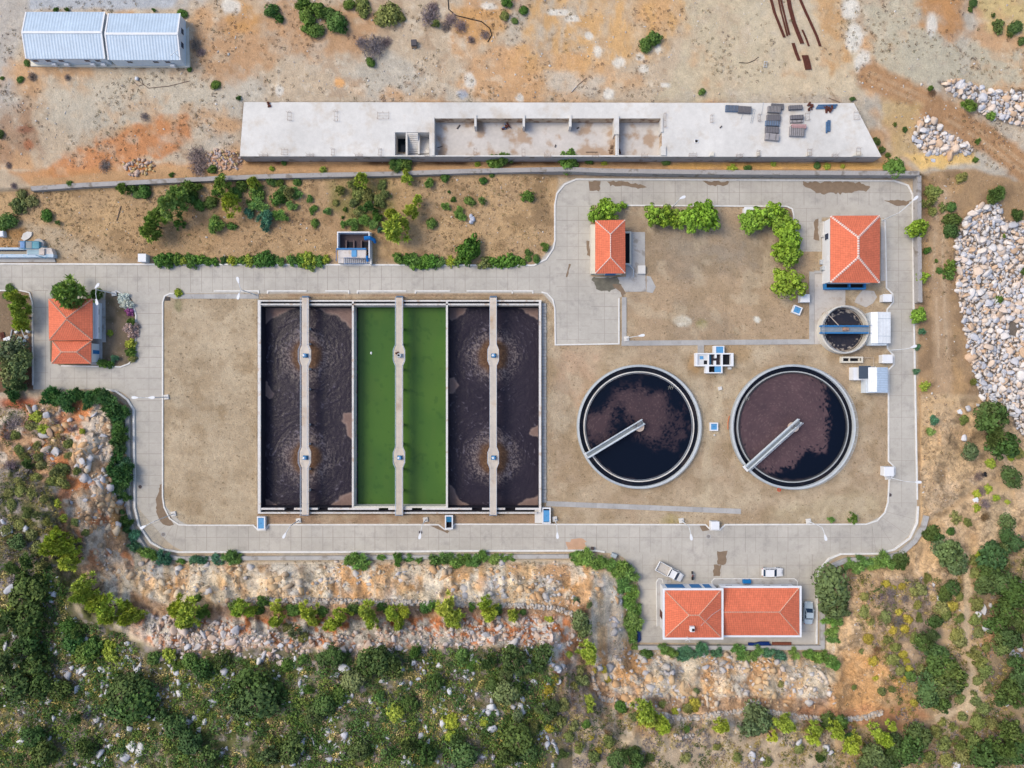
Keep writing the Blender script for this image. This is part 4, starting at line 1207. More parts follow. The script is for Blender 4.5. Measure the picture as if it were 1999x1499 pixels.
# pump house in the middle yard
t = thing('red_roof_house', V(1192, 482, 0), 'small red roofed pump house between two paved yards', 'house', 'red roofed plant buildings')
c, _ = hip_roof(t, [(1162, 430), (1220.5, 429), (1221, 533.5), (1162, 534)], [(1192, 457), (1192, 502)], 5.0, 3.6, True, m_capw, capw=.2)
b = walls_for(t, c, .3, 0, 3.6, m_cream); opening(t, 's', b, V(1190, 530).x, 2.2, 0.05, 2.6, m_blue, 'door')
mb = MB(); mb.pbox(1153.5, 438, 1162, 534, 0, 1.2); build('ledge', mb, m_cream, t)
mb = MB(); a = V(1218, 453, .8); e = V(1231, 515, .8); mb.strip([(a.x, a.y), (e.x, a.y), (e.x, e.y), (a.x, e.y)], .3, 0, .8); pt = build('sump_wall', mb, m_cream, t)
mb = MB(); mb.face([(a.x, e.y, .2), (e.x, e.y, .2), (e.x, a.y, .2), (a.x, a.y, .2)]); build('sump_water', mb, m_dark, pt)
mb = MB(); mb.tube([V(1221, 514, 1.2), V(1230, 518, .9), V(1237, 527, .4), V(1236, 540, .12)], .12, 6); build('hose', mb, m_steel, t)
mb = MB(); mb.pbox(1245.5, 518, 1260, 534, 0, .75); tag(build('tank_box', mb, m_conc), 'square pale concrete box east of the small pump house', 'concrete box')
# filter house at the right
t = thing('red_roof_house', V(1670, 486, 0), 'red roofed house with thick white ridge tiles by the east road', 'house', 'red roofed plant buildings')
c, _ = hip_roof(t, [(1621, 421), (1718, 420.5), (1717.5, 552), (1621, 551.5)], [(1676, 463), (1676, 502)], 6.3, 4.2, True, m_capw, capw=.42, gap=.12)
b = walls_for(t, c, .35, 0, 4.2, m_white); opening(t, 'w', b, V(1612, 462, 2).y, 1.3, 1.3, 1.6); opening(t, 'w', b, V(1612, 505, 2).y, 1.2, 1.4, 1.2, m_white)
mb = MB(); mb.pbox(1606, 432, 1609, 462, 0, 1.0); build('step', mb, m_conc, t)
mb = MB(); a = V(1612, 549, .9); e = V(1689, 563, .9); mb.strip([(a.x, a.y), (e.x, a.y), (e.x, e.y), (a.x, e.y)], .32, 0, .9, closed=True); mid = V(1659, 556, .9); mb.box((mid.x, mid.y, 0), (.3, abs(a.y - e.y), .9))
pt = build('pit_wall', mb, m_blue, t); mb = MB(); mb.face([(a.x, e.y, .25), (e.x, e.y, .25), (e.x, a.y, .25), (a.x, a.y, .25)]); build('pit_water', mb, m_dark, pt)
mb = MB(); mb.box((*W2(1604, 525), 0), (.7, .8, 1.2), 0, 0, .04); mb.box((*W2(1602, 512), 0), (.5, .9, .5)); build('switch_box', mb, m_steel, t)
# office house at the bottom
t = thing('red_roof_house', V(1428, 1198, 0), 'largest red roofed house with a chimney and white gutters beside the parked cars', 'house', 'red roofed plant buildings')
c1, r1 = hip_roof(t, [(1297.5, 1152), (1407.5, 1152), (1408.5, 1244.5), (1298, 1244.5)], [(1345.5, 1201), (1364.5, 1201)], 6.9, 5.0, False, m_cap, capw=.22)
c2, r2 = hip_roof(t, [(1410, 1147.5), (1560, 1147.5), (1561, 1240), (1410, 1240)], [(1410.5, 1195), (1521.5, 1195)], 4.8, 3.4, False, m_cap, capw=.22, left=False)
def gutter(c, skip=None):
    mb = MB(); q = [(p.x, p.y) for p in c]
    z = c[0].z; x0, x1 = min(p[0] for p in q), max(p[0] for p in q); y0, y1 = min(p[1] for p in q), max(p[1] for p in q)
    w = .36
    for (ax, ay, bx, by) in ((x0 - w, y0 - w, x1 + w, y0), (x0 - w, y1, x1 + w, y1 + w), (x0 - w, y0 + .002, x0, y1 - .002), (x1, y0 + .002, x1 + w, y1 - .002)):
        if skip == 'w' and bx <= x0 + .001: continue
        mb.prism([(ax, ay), (bx, ay), (bx, by), (ax, by)], z - .28, z + .05, 0, True)
    build('gutter', mb, m_white, t)
gutter(c1); gutter(c2, 'w')
b = walls_for(t, c1, .25, 0, 5.0, m_white); b2 = walls_for(t, c2, .25, 0, 3.4, m_white, 'wing_wall')
for xp, w in ((1318, 3.6), (1358, 2.2), (1381, 1.5)): opening(t, 'n', b, V(xp, 1143, 2).x, w, .5, 2.5, m_blue)
for xp, w in ((1425, 1.4), (1500, 1.4), (1535, 1.4)): opening(t, 'n', b2, V(xp, 1141, 2).x, w, 1.0, 1.3, m_glass)
opening(t, 'w', b, V(1290, 1195).y, 1.6, .1, 2.2, m_rusty, 'door')
mb = MB(); p = V(1351.5, 1228, 6.5); mb.box((p.x, p.y, 5.0), (.8, 1.0, 1.7), 0, 0, .05); ch = build('chimney', mb, m_white, r1)
mb = MB(); mb.box((p.x + .12, p.y - .1, 6.7), (.45, .5, .05)); build('flue', mb, m_black, r1)
mb = MB(); q = V(1341, 1252, 4.6); mb.tube([(q.x, q.y + .8, 4.4), (q.x, q.y + .8, 5.8)], .05, 5); mb.tube([(q.x - .6, q.y + .5, 5.7), (q.x + .6, q.y + 1.1, 5.7)], .045, 5); mb.tube([(q.x - .3, q.y + 1.3, 5.7), (q.x + .3, q.y + .3, 5.7)], .045, 5); build('aerial', mb, m_white, t)
mb = MB(); mb.tube([V(1368, 1222, 6.4), V(1390, 1200, 6.2), V(1408, 1188, 5.6)], .03, 4); build('cable', mb, m_steel, t)

# ------------------------------------------------------------------ water
def water_mat(name, rough=.12, bump=.10, scale=1.6, spec=.25):
    m, nt, b = nodes(name)
    at = N(nt, 'ShaderNodeAttribute', attribute_name='Col'); nt.links.new(at.outputs['Color'], b.inputs['Base Color'])
    mr = N(nt, 'ShaderNodeMapRange'); mr.inputs[3].default_value = rough; mr.inputs[4].default_value = .9; nt.links.new(at.outputs['Alpha'], mr.inputs[0]); nt.links.new(mr.outputs[0], b.inputs['Roughness'])
    pos = N(nt, 'ShaderNodeNewGeometry').outputs['Position']
    nz = N(nt, 'ShaderNodeTexNoise'); nz.inputs['Scale'].default_value = scale; nz.inputs['Detail'].default_value = 5; nz.inputs['Roughness'].default_value = .65; nt.links.new(pos, nz.inputs['Vector'])
    bn = N(nt, 'ShaderNodeBump'); bn.inputs['Distance'].default_value = bump; nt.links.new(nz.outputs[0], bn.inputs['Height']); nt.links.new(bn.outputs[0], b.inputs['Normal'])
    b.inputs['Specular IOR Level'].default_value = spec
    return m


m_sludge = water_mat('aerated_water', .22, .06, 2.6, .13)
m_still = water_mat('still_water', .10, .004, 1.2, .12)


def grid_mesh(name, x0, y0, x1, y1, step, z, colfun, zfun=None):
    xs = np.arange(x0, x1 + step * .5, step); xs[-1] = x1; ys = np.arange(y0, y1 + step * .5, step); ys[-1] = y1
    gx, gy = np.meshgrid(xs, ys); gx = gx.ravel(); gy = gy.ravel()
    zz = np.full(gx.size, z)
    if zfun is not None: zz = zz + zfun(gx, gy)
    v = np.stack([(gx - CX) * (H - z) / H / 10, (CY - gy) * (H - z) / H / 10, zz], 1)
    n = len(xs); ii = (np.arange(len(ys) - 1)[:, None] * n + np.arange(n - 1)[None]).ravel()
    return raw_mesh(name, v, np.stack([ii, ii + n, ii + n + 1, ii + 1], 1), 4, colfun(gx, gy), True)


def lay2(c, m, rgb):
    m = np.clip(m, 0, 1)[:, None]; return c * (1 - m) + CA(rgb) * m


def sludge(cx, scum, ys=(694, 893)):
    def crest(x, y):
        yy = np.where(np.abs(y - ys[0]) < np.abs(y - ys[1]), ys[0], ys[1]); d = np.hypot(x - cx, y - yy); th = np.arctan2(x - cx, y - yy)
        ww = 14 * fbm(x, y, 26, 3, 61)
        a = ridged(th * 42 + ww * .5, (d + ww) * 1.5, 10, 3, 62); b = ridged(x, y, 9, 3, 69)
        k = sstep(40, 110, d) * .6; return a * (1 - k) + b * k
    def waves(x, y):
        return .12 * (crest(x, y) - .6)
    def col(x, y):
        c = np.ones((x.size, 3)) * CA((54, 48, 59))
        c = lay2(c, sstep(.4, .65, fbm(x, y, 40, 3, 63)) * .5, (44, 39, 51))
        c = lay2(c, sstep(.78, .92, crest(x, y)) * sstep(.30, .55, fbm(x, y, 34, 2, 64)) * .62, (134, 126, 138))
        al = np.zeros(x.size)
        d = np.minimum(*[np.hypot(x - cx, y - yy) for yy in ys])
        dn = d + 10 * (fbm(x, y, 14, 3, 65) - .5)
        sp = sstep(.50, .62, fbm(x, y, 1.9, 2, 66)); ring = sstep(18, 30, dn) * sstep(66, 32, dn)
        c = lay2(c, sstep(48, 30, dn) * .6, (96, 82, 84)); c = lay2(c, ring * sp * .55, (164, 150, 146))
        c = lay2(c, sstep(36, 24, dn) * .9, (100, 72, 52)); c = lay2(c, sstep(34, 20, dn) * sp * .5, (140, 110, 84))
        al = np.maximum(al, sstep(50, 30, dn) * .6)
        for p in scum:
            sd = sdf(x, y, p) + 9 * (fbm(x, y, 12, 4, 67) - .5)
            mk = sstep(1.5, -1.5, sd); c = lay2(c, mk * (.80 + .2 * fbm(x, y, 6, 2, 68)), (148, 124, 116)); c = lay2(c, sstep(3, 0, np.abs(sd)) * .4, (184, 160, 150)); al = np.maximum(al, mk)
        return np.hstack([c, al[:, None]])
    return col, waves


ZT, ZW = 1.2, -1.35
aer = thing('aeration_basin', V(780, 795, 0), 'block of three long concrete treatment basins, two dark and one green', 'treatment basin')
def wall(x0, y0, x1, y1, z1=ZT, m=None, name='wall', z0=-2.):
    mb = MB(); mb.pbox(x0, y0, x1, y1, z0, z1); return build(name, mb, m or m_cream, aer)
m_bw = M('basin_wall', C(228, 224, 220), var=.08, scale=.7, var2=.08, scale2=3, stain=C(206, 188, 172), stain_scale=.8)
wall(503, 585.5, 1057, 588.5, ZT, m_bw); wall(509, 592.5, 1052, 595.2, ZT, m_bw); wall(509, 595.2, 1052, 597.5, ZT - .35, m_strip, 'gutter')
wall(503, 588.5, 508.7, 1000, ZT, m_bw); wall(1052, 588.5, 1056.6, 1000, ZT, m_bw); wall(503, 1000, 1048, 1002.6, ZT, m_bw)
wall(687, 588.5, 690.5, 991, ZT, m_bw); wall(870.5, 588.5, 874.3, 991, ZT, m_bw)
wall(690.5, 988.2, 870.5, 991.4, ZT - .1, m_cream)
for x0, x1 in ((509, 555), (574, 620), (640, 739), (758, 804), (824, 921), (941, 986), (1006, 1052)): wall(x0, 991.4, x1, 995, ZT - .05, m_bw, 'weir')
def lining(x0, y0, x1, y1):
    a, b = V(x0, y0, ZT), V(x1, y1, ZT); mb = MB(); mb.prism([(a.x, b.y), (b.x, b.y), (b.x, a.y), (a.x, a.y)], -2, .9, 0, True); build('wet_shaded_lining', mb, m_lin, aer)
m_lin = M('wet_shaded_lining', C(38, 36, 48), var=.2)  # dark liner added: wet wall face, its band of shadow put into the colour
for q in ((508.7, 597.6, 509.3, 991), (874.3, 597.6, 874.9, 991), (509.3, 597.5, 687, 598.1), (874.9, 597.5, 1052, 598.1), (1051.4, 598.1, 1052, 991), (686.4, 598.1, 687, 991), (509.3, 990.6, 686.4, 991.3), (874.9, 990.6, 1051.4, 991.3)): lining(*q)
wall(509, 991.4, 687, 995, -.1, m_lin, 'wet_shaded_lining'); wall(874.3, 991.4, 1052, 995, -.1, m_lin, 'wet_shaded_lining')
for y0, y1 in ((588.5, 592.5), (995, 1000)):
    mb = MB(); mb.pbox(508.7, y0, 1052, y1, -2, .2); build('channel_water', mb, M('channel_water', C(30, 28, 34), rough=.2), aer)
S1 = [[(505, 596), (580, 596), (560, 606), (530, 622), (505, 640)], [(616, 596), (690, 596), (690, 650), (676, 630), (660, 614), (632, 608)], [(505, 742), (520, 748), (534, 768), (526, 778), (505, 766)],
      [(690, 806), (674, 808), (668, 822), (678, 832), (680, 850), (690, 858)], [(505, 974), (524, 976), (544, 993), (505, 993)], [(690, 960), (664, 972), (644, 992), (690, 993)]]
S2 = [[(872, 596), (910, 596), (904, 614), (882, 624), (872, 612)], [(872, 740), (886, 738), (894, 752), (884, 766), (872, 764)], [(872, 945), (886, 955), (892, 974), (922, 992), (872, 992)],
      [(1010, 596), (1055, 596), (1055, 626), (1034, 616)], [(1055, 826), (1040, 836), (1036, 846), (1055, 852)], [(1055, 966), (1030, 974), (1012, 986), (1055, 992)]]
for (x0, x1, cx, sc, nm) in ((508.7, 687, 597, S1, 1), (874.3, 1052, 963, S2, 2)):
    cf, zf = sludge(cx, sc); me = grid_mesh('dark_water', x0, 596, x1 + 12, 996, 1.5, ZW, cf, zf); me.materials.append(m_sludge); ob = link('dark_water', me, (0, 0, 0))
    ob.parent = aer; ob.location = -ORG[aer.name]


def green(x, y):
    c = np.ones((x.size, 3)) * CA((80, 116, 52)); c = lay2(c, sstep(.35, .65, fbm(x, y, 110, 3, 71)) * .7, (66, 102, 50)); c = lay2(c, sstep(.45, .7, fbm(x, y * .4, 26, 4, 73)) * .25, (92, 118, 56)); c = lay2(c, sstep(14, 2, np.abs(x - 692)) * .5, (52, 96, 66))  # teal edge paints the west wall's shadow into the water colour
    c = lay2(c, sstep(.7, .75, fbm(x, y, 9, 2, 72)) * .35, (52, 88, 44)); c = lay2(c, sstep(3, 0, np.abs(x - 874)) * .0, (96, 108, 60))
    return np.hstack([c, np.full((x.size, 1), .0)])


me = grid_mesh('green_water', 688, 596, 877, 996, 2, ZW, green); me.materials.append(m_still); ob = link('green_water', me, (0, 0, 0)); ob.parent = aer; ob.location = -ORG[aer.name]
mb = MB(); p = V(724.5, 689, ZW + .03); mb.blob((p.x, p.y, p.z), (.2, .3, .12)); tag(build('float', mb, m_white, kind='thing', smooth=True), 'small white float drifting on the green basin', 'float')

ZD = 1.75
for (cx, dx, blue, lab) in ((596, 0, True, 'concrete walkway with blue motors over the west dark basin'), (780, 0, False, 'worn concrete walkway over the green basin'), (963, -.5, True, 'concrete walkway with blue motors over the east dark basin')):
    t = thing('walkway_bridge', V(cx, 793, ZD), lab, 'walkway', 'walkways over the basins')
    hw, ho = 6.6, 10.8
    L = [(cx + hw, 581)]; 
    for y in (694, 893): L += [(cx + hw, y - 21), (cx + ho, y - 11), (cx + ho, y + 10), (cx + hw, y + 20)]
    L += [(cx + hw, 1005)]; Rr = [(2 * cx - x, y) for x, y in L[::-1]]
    mb = MB(); mb.prism([W2(x, y, ZD) for x, y in L + Rr], ZD - .32, ZD, 0, True)
    mdeck = concrete_mat('deck_concrete' + ('_worn' if not blue else ''), C(224, 212, 198) if blue else C(220, 206, 190), C(206, 168, 128) if blue else C(184, 150, 122), 0, .22)
    build('deck', mb, mdeck, t)
    for side, pts in (('e', L), ('w', Rr)):
        mb = MB(); P3 = [V(x, y, ZD) for x, y in pts]
        for i in range(len(P3) - 1):
            a, b_ = P3[i], P3[i + 1]; n = max(1, int((b_ - a).length / 1.9))
            for z in (.55, 1.05): mb.tube([a + Vector((0, 0, z)), b_ + Vector((0, 0, z))], .035, 4)
            for q in range(n): p = a + (b_ - a) * q / n; mb.tube([p, p + Vector((0, 0, 1.05))], .03, 4)
        build('railing', mb, M('rail_paint', C(198, 210, 226), var=.06), t)
    for y0 in (579, 1004.5):
        mb = MB(); mb.pbox(cx - 6.6, y0 - 1.5, cx + 6.6, y0 + 1.8, 0, .9)
        for q in range(3): mb.pbox(cx - 6, y0 - 1.2 + q * .8, cx + 6, y0 - .7 + q * .8, 0, 1.0 + .2 * q)
        build('stair', mb, M('stair_steel', C(120, 148, 180), var=.15), t)
    for y in (670, 720, 868, 918, 640, 760, 830, 960):
        mb = MB(); mb.pbox(cx - 3, y - 2, cx + 3, y + 2, -2, ZD - .33); build('pier', mb, m_bw, t)
    for y in (694, 893):
        grey = not blue and y == 694
        mt = thing('aerator_motor', V(cx + .8, y, ZD), {(596, 694): 'blue motor on the west walkway, northern one', (596, 893): 'blue motor on the west walkway, southern one', (780, 694): 'grey dismantled motor on the walkway over the green basin',
                   (780, 893): 'pale blue motor on the walkway over the green basin', (963, 694): 'blue motor on the east walkway, northern one', (963, 893): 'blue motor on the east walkway, southern one'}[(cx, y)], 'motor', 'aerator motors on the walkways')
        p = ORG[mt.name]; mm = m_steel if grey else m_lblue
        mb = MB(); mb.box((p.x, p.y, ZD), (.95, .8, .25), 0, 0, .04); build('base', mb, M('motor_base', C(70, 120, 160), var=.1) if not grey else m_steel, mt)
        mb = MB(); mb.ring(p.x, p.y, 0, .34, ZD + .25, ZD + .95, 14); mb.ring(p.x, p.y, .34, .39, ZD + .3, ZD + .36, 14); mb.ring(p.x, p.y, .34, .39, ZD + .6, ZD + .66, 14); build('housing', mb, mm, mt)
        mb = MB(); mb.ring(p.x - .12, p.y + .02, 0, .2, ZD + .95, ZD + 1.08, 12); build('cap', mb, m_white if not grey else m_dark, mt)
        mb = MB(); mb.tube([(p.x - .35, p.y, ZD + .3), (p.x - .95, p.y, ZD + .2)], .05, 5); build('conduit', mb, m_steel, mt)
        if grey: mb = MB(); mb.box((p.x - .7, p.y + .45, ZD), (.35, .3, .3), .4); mb.box((p.x - .35, p.y + .6, ZD), (.25, .3, .2), .9); build('loose_part', mb, m_rusty, mt)

# ------------------------------------------------------------------ round tanks
def polar_mesh(name, cx, cy, rp, z, colfun, nr=56, na=180):
    rs = np.linspace(0.02, 1, nr) * rp; th = np.linspace(0, 2 * math.pi, na, endpoint=False)
    R, T = np.meshgrid(rs, th, indexing='ij'); gx = (cx + R * np.cos(T)).ravel(); gy = (cy - R * np.sin(T)).ravel()
    v = np.stack([(gx - CX) * (H - z) / H / 10, (CY - gy) * (H - z) / H / 10, np.full(gx.size, z)], 1)
    f = []
    i, k = np.meshgrid(np.arange(nr - 1), np.arange(na), indexing='ij'); k2 = (k + 1) % na
    f = np.stack([i * na + k, (i + 1) * na + k, (i + 1) * na + k2, i * na + k2], -1).reshape(-1, 4)
    cen = np.arange(na)
    me = raw_mesh(name, v, f, 4, colfun(gx, gy), True)
    return me


def clar_col(which):
    def f(x, y):
        c = np.ones((x.size, 3)) * CA((14, 22, 38)); al = np.zeros(x.size)
        if which == 1:
            a = sdf(x, y, [(1195, 758), (1250, 745), (1300, 770), (1308, 815), (1290, 850), (1250, 858), (1232, 830), (1215, 800), (1190, 790)])
            b_ = sdf(x, y, [(1145, 810), (1190, 790), (1208, 815), (1192, 845), (1188, 860), (1150, 872)])
            n = fbm(x, y, 26, 5, 81); d = np.minimum(a, b_) + 44 * (n - .5); d2 = sdf(x, y, [(1240, 850), (1320, 790), (1345, 800), (1330, 880), (1270, 870)]) + 60 * (fbm(x, y, 18, 4, 84) - .5)
            mk = sstep(16, -18, d) * .9; mk = np.maximum(mk, sstep(4, -16, d2) * .5)
        else:
            a = sdf(x, y, [(1425, 800), (1445, 750), (1520, 715), (1590, 722), (1614, 748), (1617, 800), (1619, 850), (1612, 884), (1572, 882), (1556, 908), (1520, 922), (1500, 930), (1455, 902), (1430, 850)])
            d = a + 20 * (fbm(x, y, 16, 4, 82) - .5); mk = sstep(5, -5, d) * np.where(a > -30, sstep(.35, .55, fbm(x, y, 3.5, 2, 83) + np.clip(-a / 60, 0, .5)), 1)
        fine = fbm(x, y, 3, 3, 85)
        mk = np.clip(mk * (1 - sstep(.45, .75, fine) * (1 - mk) * 2.4), 0, 1) * (.62 + .5 * fbm(x, y, 22, 4, 88))
        c = lay2(c, mk * (.75 + .3 * fine), (92, 72, 76) if which == 1 else (104, 82, 86))
        c = lay2(c, sstep(.68, .76, fbm(x, y, 1.8, 2, 86)) * mk * .22, (160, 138, 132))
        rim = np.hypot(x - (1248 if which == 1 else 1549.5), y - 833)
        c = lay2(c, sstep(101, 107, rim + 7 * (fbm(x, y, 12, 3, 87) - .5)) * .55, (92, 80, 84))
        return np.hstack([c, np.maximum(al, mk * .9)[:, None]])
    return f


m_rimr = M('tank_rim', C(206, 212, 216), var=.08, scale=.8, var2=.08)
m_rims = M('tank_rim_shaded_concrete', C(178, 182, 184), var=.1, scale=.8)
for which, cx, cy, rp, lab, brg in ((1, 1248, 833, 120.5, 'western round settling tank, dark water with patchy brown scum', ((1250, 826), (1146, 889))),
                                    (2, 1549.5, 833.5, 121.5, 'eastern round settling tank, mostly covered by purple brown scum', ((1556, 826), (1458, 914)))):
    t = thing('settling_tank', V(cx, cy, 0), lab, 'settling tank', 'round settling tanks')
    z1 = 1.0; c = V(cx, cy, z1); R = rp / 10 * (H - z1) / H
    mb = MB(); mb.ring(c.x, c.y, R - .34, R, 0, z1, 120); build('wall', mb, m_rimr, t)
    mb = MB(); mb.ring(c.x, c.y, R, R + .12, 0, z1 - .25, 120); build('outer_ledge', mb, m_rims, t)
    mb = MB()
    for z in (.55, 1.0):
        for k in range(96):
            a, b_ = 2 * math.pi * k / 96, 2 * math.pi * (k + 1) / 96
            mb.tube([(c.x + (R - .1) * math.cos(a), c.y + (R - .1) * math.sin(a), z1 + z), (c.x + (R - .1) * math.cos(b_), c.y + (R - .1) * math.sin(b_), z1 + z)], .03, 4)
    for k in range(48): a = 2 * math.pi * k / 48; mb.tube([(c.x + (R - .1) * math.cos(a), c.y + (R - .1) * math.sin(a), z1), (c.x + (R - .1) * math.cos(a), c.y + (R - .1) * math.sin(a), z1 + 1.0)], .03, 4)
    build('railing', mb, m_steel, t)
    mb = MB(); mb.ring(c.x, c.y, R - 1.2, R - .34, 0, .12, 120); build('launder_water', mb, M('launder_water', C(20, 24, 36), rough=.2, var=.2, stain=C(52, 46, 48)), t)
    mb = MB(); mb.ring(c.x, c.y, R - 1.42, R - 1.2, 0, .62, 120); build('weir', mb, m_conc if which == 1 else m_rims, t)
    mb = MB()
    mb.ring(c.x, c.y, R - 1.62, R - 1.56, .3, .7, 120)
    build('scum_baffle', mb, M('baffle_steel', C(150, 158, 168), var=.2) if which == 1 else M('baffle_dark', C(74, 78, 84), var=.25), t)
    me = polar_mesh('tank_water', cx, cy, rp - 13.5, .32, clar_col(which)); me.materials.append(m_still); ob = link('tank_water', me, (0, 0, 0)); ob.parent = t; ob.location = -ORG[t.name]
    mb = MB(); mb.ring(c.x, c.y, 0, .92, 0, 1.25, 28); build('centre_column', mb, M('column_concrete', C(214, 192, 176), var=.1), t)
    (ax, ay), (bx, by) = brg
    bt = thing('scraper_bridge', V(ax, ay, 1.5), 'pale half bridge reaching to the centre of the ' + ('western' if which == 1 else 'eastern') + ' round tank', 'scraper bridge', 'scraper bridges on the round tanks')
    zb = 1.65; A, B = V(ax + (ax - bx) * .05, ay + (ay - by) * .05, zb), V(bx, by, zb); d = (B - A).normalized(); n = Vector((-d.y, d.x, 0))
    mb = MB(); q = (A + B) / 2; mb.box((q.x, q.y, zb - .12), ((B - A).length, .62, .12), math.atan2(d.y, d.x)); build('deck', mb, M('grating', C(138, 146, 150), var=.18, scale=3), bt)
    for s in (-1, 1):
        mb = MB(); q = (A + B) / 2 + n * s * .42; mb.box((q.x, q.y, zb - .35), ((B - A).length + .1, .2, .5), math.atan2(d.y, d.x)); build('girder', mb, M('girder_paint', C(222, 230, 234), var=.06), bt)
        mb = MB()
        for z in (.5, 1.0): mb.tube([A + n * s * .5 + Vector((0, 0, z)), B + n * s * .5 + Vector((0, 0, z))], .03, 4)
        for k in range(8): p = A + (B - A) * k / 7 + n * s * .5; mb.tube([p, p + Vector((0, 0, 1.0))], .03, 4)
        build('railing', mb, M('rail_paint', C(198, 210, 226)), bt)
    mb = MB(); q = A - d * .9 * -1; mb.box((q.x, q.y, zb), (1.0, .55, .5), math.atan2(d.y, d.x), 0, .05); mb.box((q.x - d.x * -1., q.y - d.y * -1., zb), (.5, .5, .35), math.atan2(d.y, d.x), 0, .05); build('drive_unit', mb, M('drive_grey', C(120, 122, 126), var=.2), bt)
    mb = MB(); q = B + d * .1; mb.box((q.x, q.y, 1.02), (.5, 1.3, .45), math.atan2(d.y, d.x), 0, .05); build('end_carriage', mb, m_white, bt)
    for sgn in (-1, 1):
        mb = MB(); q = B + n * sgn * .6; mb.ring(q.x, q.y, 0, .16, 1.0, 1.2, 10); build('wheel', mb, m_black, bt)
    # scum skimmer arm bracket seen against the water
    p = {1: V(1309, 756, .7), 2: V(1457, 778, .7)}[which]; mb = MB()
    for q in range(3): mb.tube([p + Vector((-.4 + q * .35, -.4, 0)), p + Vector((-.1 + q * .35, .4, 0))], .035, 4)
    mb.tube([p + Vector((-.5, .1, 0)), p + Vector((.6, -.1, 0))], .035, 4); build('skimmer_bracket', mb, M('bracket_pale', C(160, 158, 150)), t)
mb = MB(); a = V(1424, 812, .5); b_ = V(1421, 838, .5); mb.tube([a, (a + b_) / 2 + Vector((-.15, 0, 0)), b_], .09, 6)
tag(build('hose', mb, M('orange_hose', C(214, 120, 76))), 'orange hose hanging on the west side of the eastern round tank', 'hose')
mb = MB(); p = V(1521, 956, .1); mb.ring(p.x, p.y, .2, .36, .03, .14, 16); tag(build('lifebuoy', mb, M('buoy_red', C(222, 86, 62))), 'red ring lying south of the eastern round tank', 'ring')

t = thing('thickener_tank', V(1649, 643, 0), 'small round sludge tank crossed by a bright blue bridge', 'sludge tank')
z1 = 1.7; c = V(1649, 643, z1); R = 4.66
mb = MB(); mb.ring(c.x, c.y, R - .32, R, 0, z1, 80); build('wall', mb, M('tank_cream', C(224, 218, 206), var=.08), t)
mb = MB(); mb.ring(c.x, c.y, R - .62, R - .5, 0, .42, 80); build('launder', mb, M('launder_brown', C(158, 148, 138), var=.2, scale=1.5), t)
mb = MB()
for k in range(72):
    a, b_ = 2 * math.pi * k / 72, 2 * math.pi * (k + 1) / 72
    for z in (.5, 1.0): mb.tube([(c.x + (R - .2) * math.cos(a), c.y + (R - .2) * math.sin(a), z1 + z), (c.x + (R - .2) * math.cos(b_), c.y + (R - .2) * math.sin(b_), z1 + z)], .03, 4)
    if k % 4 == 0: mb.tube([(c.x + (R - .2) * math.cos(a), c.y + (R - .2) * math.sin(a), z1), (c.x + (R - .2) * math.cos(a), c.y + (R - .2) * math.sin(a), z1 + 1)], .03, 4)
build('railing', mb, m_steel, t)
def thick_col(x, y):
    c_ = np.ones((x.size, 3)) * CA((50, 52, 64)); r = np.hypot(x - 1647, y - 643)
    c_ = lay2(c_, sstep(.5, .6, fbm(x, y, 8, 4, 91)) * .4, (66, 62, 70)); c_ = lay2(c_, sstep(38, 42, r + 5 * (fbm(x, y, 9, 3, 92) - .5)) * .7, (118, 100, 88)); c_ = lay2(c_, sstep(.62, .7, fbm(x, y, 4, 2, 93)) * sstep(28, 34, r) * .8, (200, 190, 180))
    return np.hstack([c_, np.full((x.size, 1), .1)])
me = polar_mesh('sludge_water', 1648, 643.5, 43, .3, thick_col, 40, 120); me.materials.append(m_sludge); ob = link('sludge_water', me, (0, 0, 0)); ob.parent = t; ob.location = -ORG[t.name]
bt = thing('blue_bridge', V(1649, 643, 2), 'bright blue steel bridge across the small sludge tank', 'bridge')
for y in (636.3, 649.7):
    mb = MB(); mb.pbox(1602, y - 1.4, 1697, y + 1.4, 1.55, 2.15); build('girder', mb, m_blue, bt)
mb = MB(); mb.pbox(1602, 637.8, 1697, 648.2, 1.7, 1.9); build('deck', mb, M('grating_blue', C(138, 152, 166), var=.15, scale=3), bt)
for y in (635.4, 650.6):
    mb = MB(); mb.tube([V(1602, y, 2.9), V(1697, y, 2.9)], .04, 5)
    for k in range(9): p = V(1602 + 95 * k / 8, y, 2.0); mb.tube([p, p + Vector((0, 0, .9))], .035, 4)
    build('railing', mb, m_blue, bt)
mb = MB(); p = V(1649.5, 642.5, 1.9); mb.box((p.x - .2, p.y, 1.9), (.6, .6, .5), 0, 0, .05); mb.box((p.x + .4, p.y, 1.9), (.45, .5, .35), 0, 0, .05); build('drive_unit', mb, M('drive_tan', C(176, 142, 124), var=.25, scale=4), bt)
mb = MB(); mb.tube([V(1611, 609, 2.0), V(1618, 615, 2.1), V(1640, 638, 2.0)], .08, 5); build('pipe', mb, M('pipe_tan', C(206, 190, 174)), bt)
